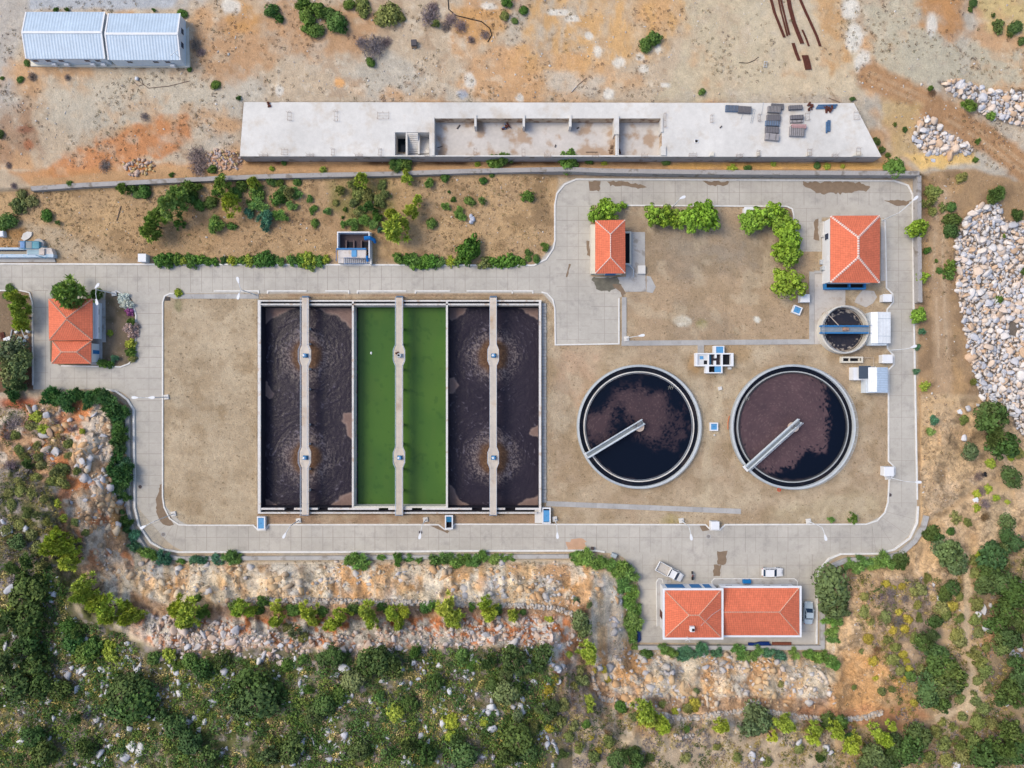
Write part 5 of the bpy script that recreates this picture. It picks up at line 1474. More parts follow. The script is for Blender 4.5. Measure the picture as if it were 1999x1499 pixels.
# ------------------------------------------------------------------ white road boxes and pits
def kiosk(x0, y0, x1, y1, h, label, rot=0., m=None):
    a, b = V(x0, y0, h), V(x1, y1, h); c = (a + b) / 2
    t = thing('electric_box', (c.x, c.y, 0), label, 'electric box', 'white electric boxes')
    sx, sy = b.x - a.x, a.y - b.y
    mb = MB(); mb.box((c.x, c.y, 0), (sx - .12, sy - .12, h - .1)); build('body', mb, m or m_white, t)
    mb = MB(); mb.box((c.x, c.y, h - .1), (sx, sy, .1), 0, 0, .03); build('top', mb, m or m_white, t)
    mb = MB(); s = -1 if c.y > 0 else 1; mb.box((c.x, c.y + s * (sy / 2 - .04), .15), (sx * .7, .06, h - .35)); build('door', mb, m_steel, t)


kiosk(269, 495, 285, 511, 1.5, 'white box standing alone at the edge of the upper road, left')
kiosk(1453.5, 404, 1472, 419, 1.4, 'white box under the hedge trees on the upper lawn')
kiosk(1563, 574, 1581, 590, 1.4, 'white box at the corner of the upper lawn path')
kiosk(1724, 574, 1741.5, 589, 1.4, 'white box by the east road north of the white lean-to shed')
kiosk(1723, 692, 1743, 709, 1.5, 'white box by the east road between the white sheds')
kiosk(1726, 911, 1745.5, 930, 1.5, 'white box by the east road near the lamp')
kiosk(1388, 1018, 1404.5, 1034, 1.4, 'white box on the south road facing the parked truck')


def pit(x0, y0, x1, y1, h, label, cover, gap=None, rot=0., name='covered_pit', cat='pit', wm=None):
    """square concrete pit with a coloured cover, part of it left open"""
    a, b = V(x0, y0, h), V(x1, y1, h); c = (a + b) / 2; sx, sy = b.x - a.x, a.y - b.y
    t = thing(name, (c.x, c.y, 0), label, cat, 'covered concrete pits')
    co, si = math.cos(rot), math.sin(rot)
    def q(x, y): return (c.x + x * co - y * si, c.y + x * si + y * co)
    w = .22; mb = MB(); P = [q(-sx / 2 + w / 2, -sy / 2 + w / 2), q(sx / 2 - w / 2, -sy / 2 + w / 2), q(sx / 2 - w / 2, sy / 2 - w / 2), q(-sx / 2 + w / 2, sy / 2 - w / 2)]
    mb.strip(P, w, 0, h, closed=True); build('wall', mb, wm or m_white, t)
    mb = MB(); ix, iy = sx / 2 - w, sy / 2 - w; mb.face([(*q(-ix, -iy), .12), (*q(ix, -iy), .12), (*q(ix, iy), .12), (*q(-ix, iy), .12)]); build('pit_floor', mb, m_dark, t)
    g = gap or (0, 0, 1, 1)
    X0, X1, Y0, Y1 = -ix + 2 * ix * g[0], -ix + 2 * ix * g[2], iy - 2 * iy * g[3], iy - 2 * iy * g[1]
    mb = MB(); mb.prism([q(X0, Y0), q(X1, Y0), q(X1, Y1), q(X0, Y1)], h - .12, h - .05, 0, True); cv = build('cover', mb, cover, t)
    mb = MB(); mb.box((*q((X0 + X1) / 2, (Y0 + Y1) / 2), h - .05), (.25, .06, .05), rot); mb.box((*q((X0 + X1) / 2, Y1 - .06), h - .05), ((X1 - X0) * .9, .05, .03), rot); build('handle', mb, M('handle_blue', C(30, 86, 150)), cv)
    return t


pit(501.5, 1008.5, 517.5, 1034, .9, 'long pit with a blue lid in two halves below the west dark basin', m_lblue)
pit(868.5, 1006, 884, 1033, .9, 'long pit with a blue lid and an open end on the south road', M('teal_paint', C(46, 118, 158), var=.15), (0, 0, 1, .48))
pit(1386, 825, 1402, 841, .6, 'small square pit with a blue lid between the two round tanks', m_lblue)
pit(1548, 597, 1565, 613, .7, 'tilted square pit with a blue lid on the upper lawn', m_lblue, None, -.38)
pit(1058.5, 991, 1075, 1022, .9, 'tall pit with a bright blue lid at the south-east basin corner', m_lblue, (0, .1, 1, .95))
mb = MB(); mb.pbox(1044, 991, 1058, 1021, 0, .5); tag(build('concrete_plinth', mb, m_conc, kind='thing'), 'pale concrete plinth at the south-east corner of the basins', 'plinth')
t = thing('flow_divider', V(1395, 703, 0), 'white cross shaped concrete chamber with blue lids and dark openings', 'chamber')
h = 1.2
for (x0, y0, x1, y1, nm) in ((1358, 689, 1432, 691.5, 'n'), (1358, 712, 1432, 714.8, 's'), (1358, 691.5, 1362, 712, 'w'), (1427, 691.5, 1432, 712, 'e'), (1382.5, 691.5, 1384.5, 712, 'd'), (1408, 691.5, 1411, 712, 'd2'),
                            (1394, 675, 1398, 689, 'a'), (1398, 675, 1414, 676.5, 'a2'), (1412.3, 676.5, 1414, 689, 'a3'), (1377.5, 714.8, 1384, 728.5, 'b'), (1384, 726.5, 1410.5, 728.5, 'b2'), (1408, 714.8, 1410.5, 726.5, 'b3'), (1396, 691.5, 1399, 699, 's1'), (1394.5, 704, 1398, 712, 's2')):
    mb = MB(); mb.pbox(x0, y0, x1, y1, 0, h); build('wall', mb, m_white, t)
mb = MB(); mb.pbox(1362, 691.5, 1382.5, 712, 0, h - .3); build('deck', mb, M('chamber_deck', C(222, 224, 226), var=.08), t)
for (x0, y0, x1, y1, m, z) in ((1366, 695, 1373, 701, m_lblue, h - .2), (1398, 676.5, 1412.3, 689, m_lblue, h - .1), (1395, 714.8, 1408, 726.5, m_lblue, h - .12), (1384.5, 691.5, 1388, 712, M('teal_paint', C(46, 118, 158), var=.15), .4)):
    mb = MB(); mb.pbox(x0, y0, x1, y1, z - .08, z); build('lid', mb, m, t)
mb = MB(); mb.pbox(1374, 703.5, 1380.5, 711, h - .3, h - .27); build('opening', mb, m_dark, t)
mb = MB(); mb.pbox(1384.5, 691.5, 1408, 712, 0, .3); build('chamber_water', mb, M('brown_water', C(62, 54, 60), rough=.3), t)
for r_ in ((1411, 691.5, 1427, 712), (1384, 714.8, 1408, 726.5)):
    mb = MB(); mb.pbox(*r_, 0, .25); build('chamber_water', mb, m_dark, t)
mb = MB(); mb.pbox(1421, 716, 1428, 721, 0, .3); tag(build('concrete_block', mb, m_conc, kind='thing'), 'small grey block south of the cross shaped chamber', 'block')
mb = MB(); mb.pbox(1362, 672, 1374, 689, 0, .14); tag(build('path_slab', mb, m_strip, kind='structure'), 'short path to the cross shaped chamber')
for (x, y, s, lab) in ((1405, 758, 1.2, 'small white concrete block north of the blue lidded pit'), (1394, 849, .5, 'small pale scrap south of the blue lidded pit')):
    c = V(x, y); mb = MB(); mb.box((c.x, c.y, 0), (s * .6, s * .55, .35), .25, 0, .04); tag(build('concrete_block', mb, m_conc, kind='thing'), lab, 'block')
# trough by the sludge tank
t = thing('water_trough', V(1664, 702), 'long white trough of dark water south of the sludge tank', 'trough')
mb = MB(); a, b = V(1643, 696, .9), V(1685, 708, .9); mb.strip([(a.x + .15, b.y + .15), (b.x - .15, b.y + .15), (b.x - .15, a.y - .15), (a.x + .15, a.y - .15)], .3, 0, .9, closed=True); build('wall', mb, m_cream, t)
mb = MB(); mb.pbox(1646, 698.5, 1682, 705.5, 0, .4); build('trough_water', mb, m_dark, t)
mb = MB(); mb.pbox(1658, 698.5, 1659.5, 705.5, .4, .85); mb.pbox(1677, 698.5, 1678.5, 705.5, .4, .85); build('divider', mb, m_cream, t)
mb = MB(); mb.tube([V(1685, 698, .5), V(1705, 698, .5), V(1705, 716, .5)], .05, 5); build('pipe', mb, M('pipe_tan', C(206, 190, 174)), t)

# white lean-to sheds by the east road
m_shed2 = stripes_mat('white_sheeting', C(240, 243, 246), .5, .05, rough=.45)
m_shed3 = stripes_mat('blue_grey_sheeting', C(188, 206, 226), .45, .16, rough=.45)
t = thing('equipment_shed', V(1718, 641), 'white metal shed with a ribbed flat roof beside the sludge tank', 'shed', 'small white sheds by the east road')
mb = MB(); mb.pbox(1701, 609, 1731, 674, 0, 2.1); build('wall', mb, m_sheetw, t)
mb = MB(); a, b = V(1702, 609, 2.6), V(1738, 670, 2.4); k = V(1714, 609, 2.9).x
mb.face([(a.x, b.y, 2.2), (k, b.y, 2.9), (k, a.y, 2.9), (a.x, a.y, 2.2)], 0, uvq(2, 0, 6)); mb.face([(k, b.y, 2.9), (b.x, b.y, 2.5), (b.x, a.y, 2.5), (k, a.y, 2.9)], 0, uvq(2, 0, 6))
mb.face([(b.x, b.y, 2.3), (b.x, a.y, 2.3), (b.x, a.y, 2.5), (b.x, b.y, 2.5)], 0); mb.face([(a.x, b.y, 2.1), (k, b.y, 2.1), (b.x, b.y, 2.1), (b.x, b.y, 2.5), (k, b.y, 2.9), (a.x, b.y, 2.2)], 0)
rf = build('roof', mb, m_shed2, t)
mb = MB()
for yp in (622, 656): y = V(0, yp, 2.7).y; mb.face([(k, y - .05, 2.93), (b.x, y - .05, 2.53), (b.x, y + .05, 2.53), (k, y + .05, 2.93)])
mb.face([(k - .05, b.y, 2.92), (k + .05, b.y, 2.92), (k + .05, a.y, 2.92), (k - .05, a.y, 2.92)]); build('seam', mb, M('seam_grey', C(192, 204, 214)), rf)
t = thing('equipment_shed', V(1712, 742), 'white shed whose east half has blue grey ribbed roofing', 'shed', 'small white sheds by the east road')
mb = MB(); mb.pbox(1691, 718, 1733, 767, 0, 2.0); build('wall', mb, m_sheetw, t)
mb = MB(); a, b = V(1696, 717, 2.5), V(1734, 765, 2.5); k = V(1712, 717, 2.8).x
mb.face([(a.x, b.y, 2.3), (k, b.y, 2.8), (k, a.y, 2.8), (a.x, a.y, 2.3)], 0, uvq(2, 0, 5)); mb.face([(k, b.y, 2.8), (b.x, b.y, 2.35), (b.x, a.y, 2.35), (k, a.y, 2.8)], 1, [(0, 0), (0, 2.2), (4.7, 2.2), (4.7, 0)])
mb.face([(b.x, b.y, 2.1), (b.x, a.y, 2.1), (b.x, a.y, 2.35), (b.x, b.y, 2.35)], 1); mb.face([(a.x, b.y, 2.0), (b.x, b.y, 2.0), (b.x, b.y, 2.35), (k, b.y, 2.8), (a.x, b.y, 2.3)], 0)
build('roof', mb, [m_shed2, m_shed3], t)
t = thing('pump_hut', V(1690, 728), 'little white hut with a dark grey flat sheet roof', 'hut', 'small white sheds by the east road')
mb = MB(); mb.pbox(1666, 717, 1690, 742, 0, 1.7); build('wall', mb, m_white, t)
mb = MB(); mb.pbox(1677, 714, 1700, 739, 2.1, 2.22); build('roof', mb, M('dark_sheet', C(76, 88, 104), var=.06), t)
mb = MB()
for x, y in ((1698, 716), (1698, 737)): mb.box((*W2(x, y), 0), (.1, .1, 2.1))
build('post', mb, m_steel, t)

# inlet works
t = thing('screen_chamber', V(690, 483), 'white and blue concrete screening chamber with an open dark pit and slatted stair', 'chamber')
zc = 2.0
for (x0, y0, x1, y1) in ((658, 452, 721, 454), (658, 454, 660, 484), (719.5, 454, 721.5, 503)):
    mb = MB(); mb.pbox(x0, y0, x1, y1, 0, zc); build('wall', mb, m_white, t)
mb = MB(); mb.pbox(721.5, 453, 725, 516, 0, 1.1); build('ledge', mb, m_conc, t)
mb = MB(); mb.pbox(660, 454, 719.5, 484, 0, .5); build('pit_floor', mb, M('pit_brown', C(84, 72, 74), var=.2, scale=1.5), t)
for (x0, x1) in ((677, 689), (707, 719)): mb = MB(); mb.pbox(x0, 472, x1, 483, .5, .52); build('opening', mb, m_dark, t)
for x in (674.5, 689.5, 704): mb = MB(); mb.pbox(x, 469, x + 2.4, 484, .5, .95); build('channel_wall', mb, M('pit_wall_brown', C(116, 100, 98), var=.15), t)
mb = MB(); mb.pbox(656.5, 484, 714, 487, 0, zc); build('rail_beam', mb, m_blue, t)
mb = MB(); mb.pbox(660, 487, 714, 503, 0, zc - .25); mb.pbox(660, 503, 671, 513, 0, 1.6); build('deck', mb, M('deck_white', C(224, 216, 210), var=.08, stain=C(204, 190, 176), stain_scale=1.2), t)
mb = MB(); mb.pbox(686, 488, 696, 501, zc - .25, zc - .1); build('lid', mb, m_lblue, t)
mb = MB(); mb.pbox(714, 487, 719, 500, 0, .5); build('opening', mb, m_dark, t)
st = MB()
for q in range(13): x = 672 + q * 3.9; z = 1.6 - q * .1; st.pbox(x, 503.2, x + 2.2, 514, max(.1, z - .12), z)
build('stair', st, M('stair_pale', C(196, 198, 206), var=.08), t)
mb = MB()
for y in (503, 514.5): mb.tube([V(671, y, 2.3), V(722, y, 1.1)], .04, 5)
mb.tube([V(656.5, 486, 2.4), V(656.5, 510, 2.2)], .06, 5); build('railing', mb, m_blue, t)
mb = MB(); mb.tube([V(711, 465, 2.3), V(722, 464, 2.2), V(730, 468, 1.6), V(732, 473, .9)], .42, 8, 0, .3); build('discharge_pipe', mb, M('pipe_blue', C(30, 122, 200), var=.08), t)
mb = MB(); mb.tube([V(716, 500, 1.9), V(718, 510, 1.2)], .24, 7); build('drain_pipe', mb, M('pipe_blue', C(30, 122, 200)), t)

t = thing('grit_channel', V(45, 490), 'long pale blue and white concrete channel at the left edge above the road', 'channel')
mb = MB(); mb.pbox(-60, 483, 52, 487, 0, 1.2); build('wall', mb, M('pale_blue_concrete', C(198, 216, 232), var=.1, stain=C(150, 190, 216), stain_scale=1.2), t)
mb = MB(); mb.pbox(-60, 496, 104, 502, 0, 1.2); build('wall', mb, M('pale_blue_concrete'), t)
mb = MB(); mb.pbox(-60, 487, 52, 496, 0, .3); build('channel_water', mb, M('channel_water', C(30, 28, 34)), t)
mb = MB(); mb.prism(pw([(52, 483), (76, 483), (100, 484), (104, 496), (52, 496)], 1.2), 0, 1.2); build('deck', mb, M('deck_white', C(224, 216, 210)), t)
mb = MB(); mb.pbox(53, 487, 76, 496, 1.2, 1.32); build('cover', mb, M('cover_grey_blue', C(170, 196, 206), var=.12), t)
mb = MB(); mb.pbox(76, 485, 86, 497, 1.2, 1.5); build('cover', mb, M('cover_cream', C(220, 206, 196), var=.08), t)
for (x0, x1, m) in ((50, 62, M('cover_tan', C(166, 172, 172), var=.12)), (63, 76, M('cover_teal', C(118, 176, 190), var=.12))):
    mb = MB(); mb.pbox(x0, 471, x1, 485, 0, 1.5); build('bin', mb, m, t)
mb = MB(); mb.pbox(39, 470, 47.5, 484, 0, 1.7); build('cabinet', mb, M('cabinet_blue', C(132, 168, 214), var=.1), t)
mb = MB()
for y in (471, 485): mb.tube([V(37, y, 2.2), V(76, y, 2.2)], .05, 5)
for x in (37, 49, 62.5, 76): mb.tube([V(x, 471, 2.2), V(x, 485, 2.2)], .05, 5)
mb.tube([V(76, 482, 1.9), V(92, 482, 1.9)], .05, 5); mb.tube([V(70, 498, 2.0), V(90, 504, 1.8)], .08, 5); build('railing', mb, M('rail_teal', C(70, 130, 160)), t)
mb = MB(); mb.ring(*W2(81, 478), 0, 1.05, 0, .9, 18); build('manhole_shaft', mb, m_concg, t)
mb = MB(); mb.prism(pw([(-60, 503), (107, 503), (110, 512), (-60, 512)]), 0, .25); build('apron', mb, m_concg, t)
p = G(9, 458); mb = MB(); mb.box((p.x, p.y, p.z - .1), (.85, 1.1, 1.0), .1, 0, .12); tag(build('water_tank', mb, m_white, kind='thing'), 'small white tank in the dry grass at the left edge', 'tank')
p = G(57, 458); mb = MB(); mb.prism([W2(x, y, p.z + .1) for x, y in [(42, 466), (46, 456), (54, 452), (63, 453), (62, 460), (56, 466), (48, 470)]], p.z - .6, p.z + .22); tag(build('concrete_slab', mb, m_conc, kind='thing'), 'broken pale concrete piece behind the blue covered channel', 'slab')

# ------------------------------------------------------------------ lamp posts
def lamp(base, heads, hgt, label, top=None, block=True):
    """steel post of real height; arm and lamps hang out over the road"""
    B = V(*base, 0.1); t = thing('street_lamp', B, label, 'lamp post', 'lamp posts along the plant roads')
    T = Vector((B.x, B.y, hgt))
    mb = MB(); mb.tube([B, T], .11, 8, 0, .06); build('pole', mb, M('lamp_steel', C(226, 230, 234), var=.05), t)
    if block:
        mb = MB(); mb.box((B.x, B.y, 0), (.95, .95, .28), .15, 0, .04); build('footing', mb, m_conc, t)
    for hx, hy in heads:
        E = V(hx, hy, hgt + .35); d = (E - T); d.z = 0; L = d.length; d.normalize()
        a = MB(); a.tube([T - Vector((0, 0, .15)), T + d * L * .35 + Vector((0, 0, .25)), E], .055, 6); build('arm', a, M('lamp_steel', C(226, 230, 234)), t)
        hd = MB(); n = Vector((-d.y, d.x, 0)); c = E + d * .1
        prof = [(-.55, .10), (-.3, .16), (.1, .26), (.45, .24), (.62, .12)]
        for i in range(4):
            (s0, w0), (s1, w1) = prof[i], prof[i + 1]
            q = [c + d * s0 - n * w0, c + d * s1 - n * w1, c + d * s1 + n * w1, c + d * s0 + n * w0]
            hd.face([p + Vector((0, 0, .1)) for p in q]); hd.face([p - Vector((0, 0, .06)) for p in q[::-1]])
            hd.face([q[0] - Vector((0, 0, .06)), q[1] - Vector((0, 0, .06)), q[1] + Vector((0, 0, .1)), q[0] + Vector((0, 0, .1))]); hd.face([q[2] - Vector((0, 0, .06)), q[3] - Vector((0, 0, .06)), q[3] + Vector((0, 0, .1)), q[2] + Vector((0, 0, .1))])
        build('lamp_head', hd, m_white, t)


for b_, hs, hg, lab, bl in (((339, 1003), [(281, 1028)], 7.5, 'single lamp post in the inner bend of the south-west road', True), ((583, 1016), [(556, 1044)], 5.2, 'single lamp post south of the west dark basin', True),
                            ((831, 1014), [(820, 1045)], 5.2, 'single lamp post beside the manhole on the south road', True), ((1083, 1013), [(1088, 1044)], 6, 'single lamp post beside the tall blue lidded pit', True),
                            ((1330, 1016), [(1349, 1047)], 6, 'single lamp post on the south road west of the white box', True), ((1578, 1017), [(1611, 1048)], 6, 'single lamp post on the south road towards the south-east bend', True),
                            ((1732, 931), [(1791, 941)], 6.5, 'single lamp post beside the white box on the east road', True), ((1735, 684), [(1782, 677)], 6, 'single lamp post between the white sheds on the east road', False),
                            ((1722, 430), [(1786, 388)], 6, 'single lamp post behind the house with thick white ridges', False), ((325, 775), [(265, 776), (295, 776)], 7.8, 'twin armed lamp post beside the bare west lawn', True),
                            ((498, 575), [(465, 548), (466, 577)], 7, 'twin armed lamp post over the upper road by the basins', False), ((223, 573), [(189, 559), (189, 588)], 6, 'twin armed lamp post by the big pine over the gate house', True),
                            ((1223, 661), [(1251, 655)], 4, 'single lamp post on the slab path south of the pump house', True), ((1313, 404), [(1331, 386)], 6, 'single lamp post behind the hedge trees on the upper lawn', False)):
    lamp(b_, hs, hg, lab, block=bl)

# ------------------------------------------------------------------ vehicles
def loft(mb, secs, mi=0):
    """secs: list of closed sections (same count) along x"""
    n = len(secs[0])
    for i in range(len(secs) - 1):
        for k in range(n): mb.face([secs[i][k], secs[i + 1][k], secs[i + 1][(k + 1) % n], secs[i][(k + 1) % n]], mi)
    mb.face(secs[0][::-1], mi); mb.face(secs[-1], mi)


def car(px, py, heading, L, Wd, label, paint, kind='car'):
    """heading in degrees, the way the bonnet points"""
    p = V(px, py, .8); cx, cy = p.x, p.y; a = math.radians(heading); co, si = math.cos(a), math.sin(a)
    def w(x, y, z): return (cx + x * co - y * si, cy + x * si + y * co, z + .035)
    t = thing('pickup_truck' if kind == 'truck' else 'parked_car', (cx, cy, .035), label, 'truck' if kind == 'truck' else 'car', 'vehicles parked by the lower house')
    hl, hw = L / 2, Wd / 2
    def sec(x, wd, z0, z1, tuck=.1):
        return [w(x, -wd + .06, z0), w(x, wd - .06, z0), w(x, wd, z0 + (z1 - z0) * .45), w(x, wd - tuck, z1), w(x, -wd + tuck, z1), w(x, -wd, z0 + (z1 - z0) * .45)]
    body = MB(); cab = MB(); gl = MB()
    if kind == 'car':
        loft(body, [sec(-hl, hw * .80, .4, .78), sec(-hl + .12, hw * .92, .28, .90), sec(-hl + .9, hw, .22, .96), sec(0, hw, .2, .96), sec(hl - 1.15, hw, .22, .92), sec(hl - .35, hw * .95, .26, .80), sec(hl - .06, hw * .82, .34, .66), sec(hl, hw * .7, .4, .6)])
        r0, r1, f0, f1 = -hl + (.22 if 'white' in label else .95), -hl + (.5 if 'white' in label else 1.4), hl - 1.95, hl - 1.25
        zb, zt = .93, 1.42
        def ring4(x, wd, z): return [w(x, -wd, z), w(x, wd, z)]
        top = [w(r1, -hw * .76, zt), w(f0, -hw * .74, zt), w(f0, hw * .74, zt), w(r1, hw * .76, zt)]
        bot = [w(r0, -hw * .88, zb), w(f1, -hw * .88, zb), w(f1, hw * .88, zb), w(r0, hw * .88, zb)]
        cab.face(top)
        e = lambda p_, q_, s: tuple(p_[i] + (q_[i] - p_[i]) * s for i in range(3))
        for i in range(4):
            j = (i + 1) % 4; gl.face([bot[i], bot[j], top[j], top[i]])
        for i in range(4): cab.tube([bot[i], top[i]], .06, 5)
        cab.tube([e(bot[0], bot[1], .5), e(top[0], top[1], .45)], .05, 4); cab.tube([e(bot[3], bot[2], .5), e(top[3], top[2], .45)], .05, 4)
        for i in range(4): cab.tube([top[i], top[(i + 1) % 4]], .05, 4)
    else:
        loft(body, [sec(-.1, hw, .35, .98), sec(hl - 1.2, hw, .32, 1.0), sec(hl - .5, hw * .95, .34, .95), sec(hl - .1, hw * .84, .36, .82), sec(hl, hw * .7, .42, .72)])
        zb, zt = .98, 1.75
        top = [w(.0, -hw * .78, zt), w(hl - 1.75, -hw * .78, zt), w(hl - 1.75, hw * .78, zt), w(.0, hw * .78, zt)]
        bot = [w(-.05, -hw * .93, zb), w(hl - .95, -hw * .93, zb), w(hl - .95, hw * .93, zb), w(-.05, hw * .93, zb)]
        cab.face(top)
        for i in range(4): gl.face([bot[i], bot[(i + 1) % 4], top[(i + 1) % 4], top[i]])
        for i in range(4): cab.tube([bot[i], top[i]], .07, 5); cab.tube([top[i], top[(i + 1) % 4]], .06, 4)
        bed = MB(); x0, x1 = -hl, -.15
        bed.prism([w(x0, -hw - .05, 0)[:2], w(x1, -hw - .05, 0)[:2], w(x1, hw + .05, 0)[:2], w(x0, hw + .05, 0)[:2]], .75, .83, 0, True); build('load_bed', bed, M('bed_floor', C(206, 200, 192), var=.12, scale=3, stain=C(178, 164, 148), stain_scale=3), t)
        for (q0, q1, q2, q3) in ((x0, x1, -hw - .06, -hw + .02), (x0, x1, hw - .02, hw + .06), (x0 - .04, x0 + .05, -hw, hw), (x1 - .05, x1 + .03, -hw, hw)):
            sd = MB(); sd.prism([w(q0, q2, 0)[:2], w(q1, q2, 0)[:2], w(q1, q3, 0)[:2], w(q0, q3, 0)[:2]], .83, 1.28, 0, True); build('bed_side', sd, paint, t)
        ch = MB(); ch.prism([w(-hl + .1, -.4, 0)[:2], w(.1, -.4, 0)[:2], w(.1, .4, 0)[:2], w(-hl + .1, .4, 0)[:2]], .45, .75, 0, True); build('chassis', ch, m_black, t)
    build('body', body, paint, t); build('cabin', cab, paint, t); build('window', gl, m_glass, t)
    for sx in (-1, 1):
        for sy in (-1, 1):
            q = w(sx * hl * .62, sy * (hw - .12), .31); ty = MB(); d = Vector((-si, co, 0)) * .11; ty.tube([Vector(q) - d, Vector(q) + d], .31, 14); wh = build('wheel', ty, m_black, t)
            rm = MB(); d2 = d * sy; rm.tube([Vector(q) + d2 * .8, Vector(q) + d2 * 1.12], .19, 10); build('rim', rm, m_steel, wh)
    for sy in (-1, 1):
        lg = MB(); q = w(hl - .12, sy * hw * .66, .62); lg.box(q, (.2, .34, .14), a, 0, .02); build('headlight', lg, M('lamp_glass', C(236, 238, 240), rough=.2), t)
        lg = MB(); q = w(-hl + .08, sy * hw * .74, .66); lg.box(q, (.14, .3, .16), a, 0, .02); build('tail_light', lg, M('tail_red', C(180, 40, 36), rough=.3), t)
        mr = MB(); q = w(hl - 1.55, sy * (hw + .08), .95); mr.box(q, (.14, .2, .14), a, 0, .03); build('mirror', mr, paint, t)


p_white = M('white_car_paint', C(246, 247, 250), rough=.25, var=.02, var2=.02, spec=.5); p_silver = M('silver_blue_paint', C(186, 202, 214), rough=.3, var=.03, var2=.02, spec=.5)
car(1508, 1117.3, 0, 4.05, 1.75, 'white hatchback car parked facing right north of the lower house', p_white)
car(1578.5, 1196.5, 88, 4.35, 1.75, 'silver blue saloon car parked beside the east wall of the lower house', p_silver)
car(1307.5, 1116.5, -28, 5.5, 1.85, 'white pickup truck with an empty tray parked at an angle', p_white, 'truck')
p = V(1350.3, 1123, 0); t = thing('motorcycle', (p.x, p.y, .03), 'dark motorcycle standing between the truck and the stained paving', 'motorcycle')
for s in (-.55, .6):
    mb = MB(); mb.tube([(p.x - .07, p.y + s, .33), (p.x + .07, p.y + s, .33)], .3, 14); build('wheel', mb, m_black, t)
mb = MB(); mb.tube([(p.x, p.y - .55, .5), (p.x, p.y - .1, .55), (p.x, p.y + .35, .75), (p.x, p.y + .6, .4)], .12, 8); build('frame', mb, M('moto_dark', C(66, 60, 62)), t)
mb = MB(); mb.blob((p.x, p.y + .15, .82), (.17, .3, .15)); build('fuel_tank', mb, M('moto_red', C(110, 56, 60), rough=.3), t, smooth=True)
mb = MB(); mb.box((p.x, p.y - .35, .74), (.24, .62, .12), 0, 0, .04); build('seat', mb, m_black, t)
mb = MB(); mb.tube([(p.x - .36, p.y + .38, 1.0), (p.x, p.y + .46, .95), (p.x + .36, p.y + .38, 1.0)], .03, 5); build('handlebar', mb, m_steel, t)

# ------------------------------------------------------------------ rails, tarps, scrap and other loose things
def rail(pts, w, label, n=2, name='steel_rail'):
    q = [G(x, y, .08) for x, y in pts]; mb = MB()
    for k in range(n):
        o = [p + Vector(((k - (n - 1) / 2) * w / n, 0, .03 * k)) for p in q]; mb.tube(o, w / n * .5, 5)
    tag(build(name, mb, m_rusty, kind='thing'), label, 'rail', 'rusty rails on the dirt yard')


rail([(1500, -20), (1512, 25), (1524, 55), (1531, 73)], .5, 'rusty rail bundle, westmost of the long ones at the top', 3)
rail([(1516, -20), (1524, 20), (1532, 50), (1537, 70)], .32, 'thin rusty rail, second from the west at the top edge', 2)
rail([(1520, -20), (1528, 15), (1536, 48), (1541, 68)], .35, 'rusty rail touching the thin rail beside it', 2)
rail([(1536, -20), (1542, 15), (1550, 45), (1559, 68), (1566, 85)], .75, 'thick curved rusty rail bundle, widest of all', 3)
rail([(1558, -10), (1572, 22), (1584, 48), (1594, 70), (1601, 90)], .5, 'rusty rail bundle lying furthest east', 2)
rail([(1566, 58), (1574, 76), (1579, 90)], .35, 'short rusty rail between the two long eastern bundles', 2)
rail([(1548, 84), (1554, 103), (1560, 118)], .6, 'short rusty rail bundle south of the widest one', 3)
rail([(1571, 108), (1575, 122), (1578, 136)], 1.2, 'short fat rusty bundle at the south end of the rails', 5)
def lying(path, r, m, label, name, cat, gz=.06):
    mb = MB(); mb.tube([G(x, y, gz) for x, y in path], r, 5); tag(build(name, mb, m, kind='thing'), label, cat)
lying([(874, -10), (876, 18), (890, 30), (915, 36), (940, 42), (956, 55), (960, 68), (952, 82)], .09, m_black, 'long black hose curving through the dry brush at the top', 'hose', 'hose')
lying([(1115, 181), (1128, 166), (1145, 152)], .08, m_timber, 'long timber pole lying on the dirt north of the slab', 'timber_pole', 'pole')
lying([(1116, 179), (1120, 174), (1126, 168)], .08, m_steel, 'short grey pole beside the long timber pole', 'timber_pole', 'pole')
lying([(1443, 122), (1460, 123), (1472, 118), (1481, 111)], .06, m_black, 'thin dark cable lying on grey dirt', 'cable', 'cable')
lying([(262, 160), (270, 168), (280, 165), (275, 152), (266, 155), (290, 172), (330, 168), (370, 158)], .05, M('cable_brown', C(110, 88, 80)), 'tangled brown cable on the dirt south of the sheds', 'cable', 'cable')
lying([(1618, 191), (1628, 195), (1640, 200)], .07, m_timber, 'pale pole leaning at the north edge of the slab', 'timber_pole', 'pole')
lying([(228, 430), (231, 420), (236, 402)], .12, m_timber, 'bare dead branch in the dry garden grass', 'dead_branch', 'branch')
p = G(809, 87); mb = MB(); mb.box((p.x, p.y, p.z), (1.05, 1.1, .9), .05, 0, .03); mb.box((p.x, p.y - .65, p.z), (.95, .22, .45), .05, 1); tag(build('steel_bin', mb, [M('bin_dark', C(92, 88, 92), var=.15), m_timber], kind='thing'), 'dark steel bin standing alone on the dirt', 'bin')
p = G(1493, 127); t = thing('handcart', p, 'small grey metal trestle on the dirt east of the cable', 'trestle')
mb = MB()
for q in (-.25, .25): mb.tube([p + Vector((q, -.5, .1)), p + Vector((q, .5, .6))], .06, 5)
for q in (-.4, 0, .4): mb.tube([p + Vector((-.3, q, .35 + q * .4)), p + Vector((.3, q, .35 + q * .4))], .05, 5)
build('frame', mb, m_steel, t)
mb = MB(); p = G(268, 154, .0); mb.blob((p.x, p.y, p.z + .2), (.38, .42, .3), 0, 8, 5); tag(build('white_sack', mb, m_white, kind='thing', smooth=True), 'white sack on the dirt south of the sheds', 'sack')
rr = random.Random(8)
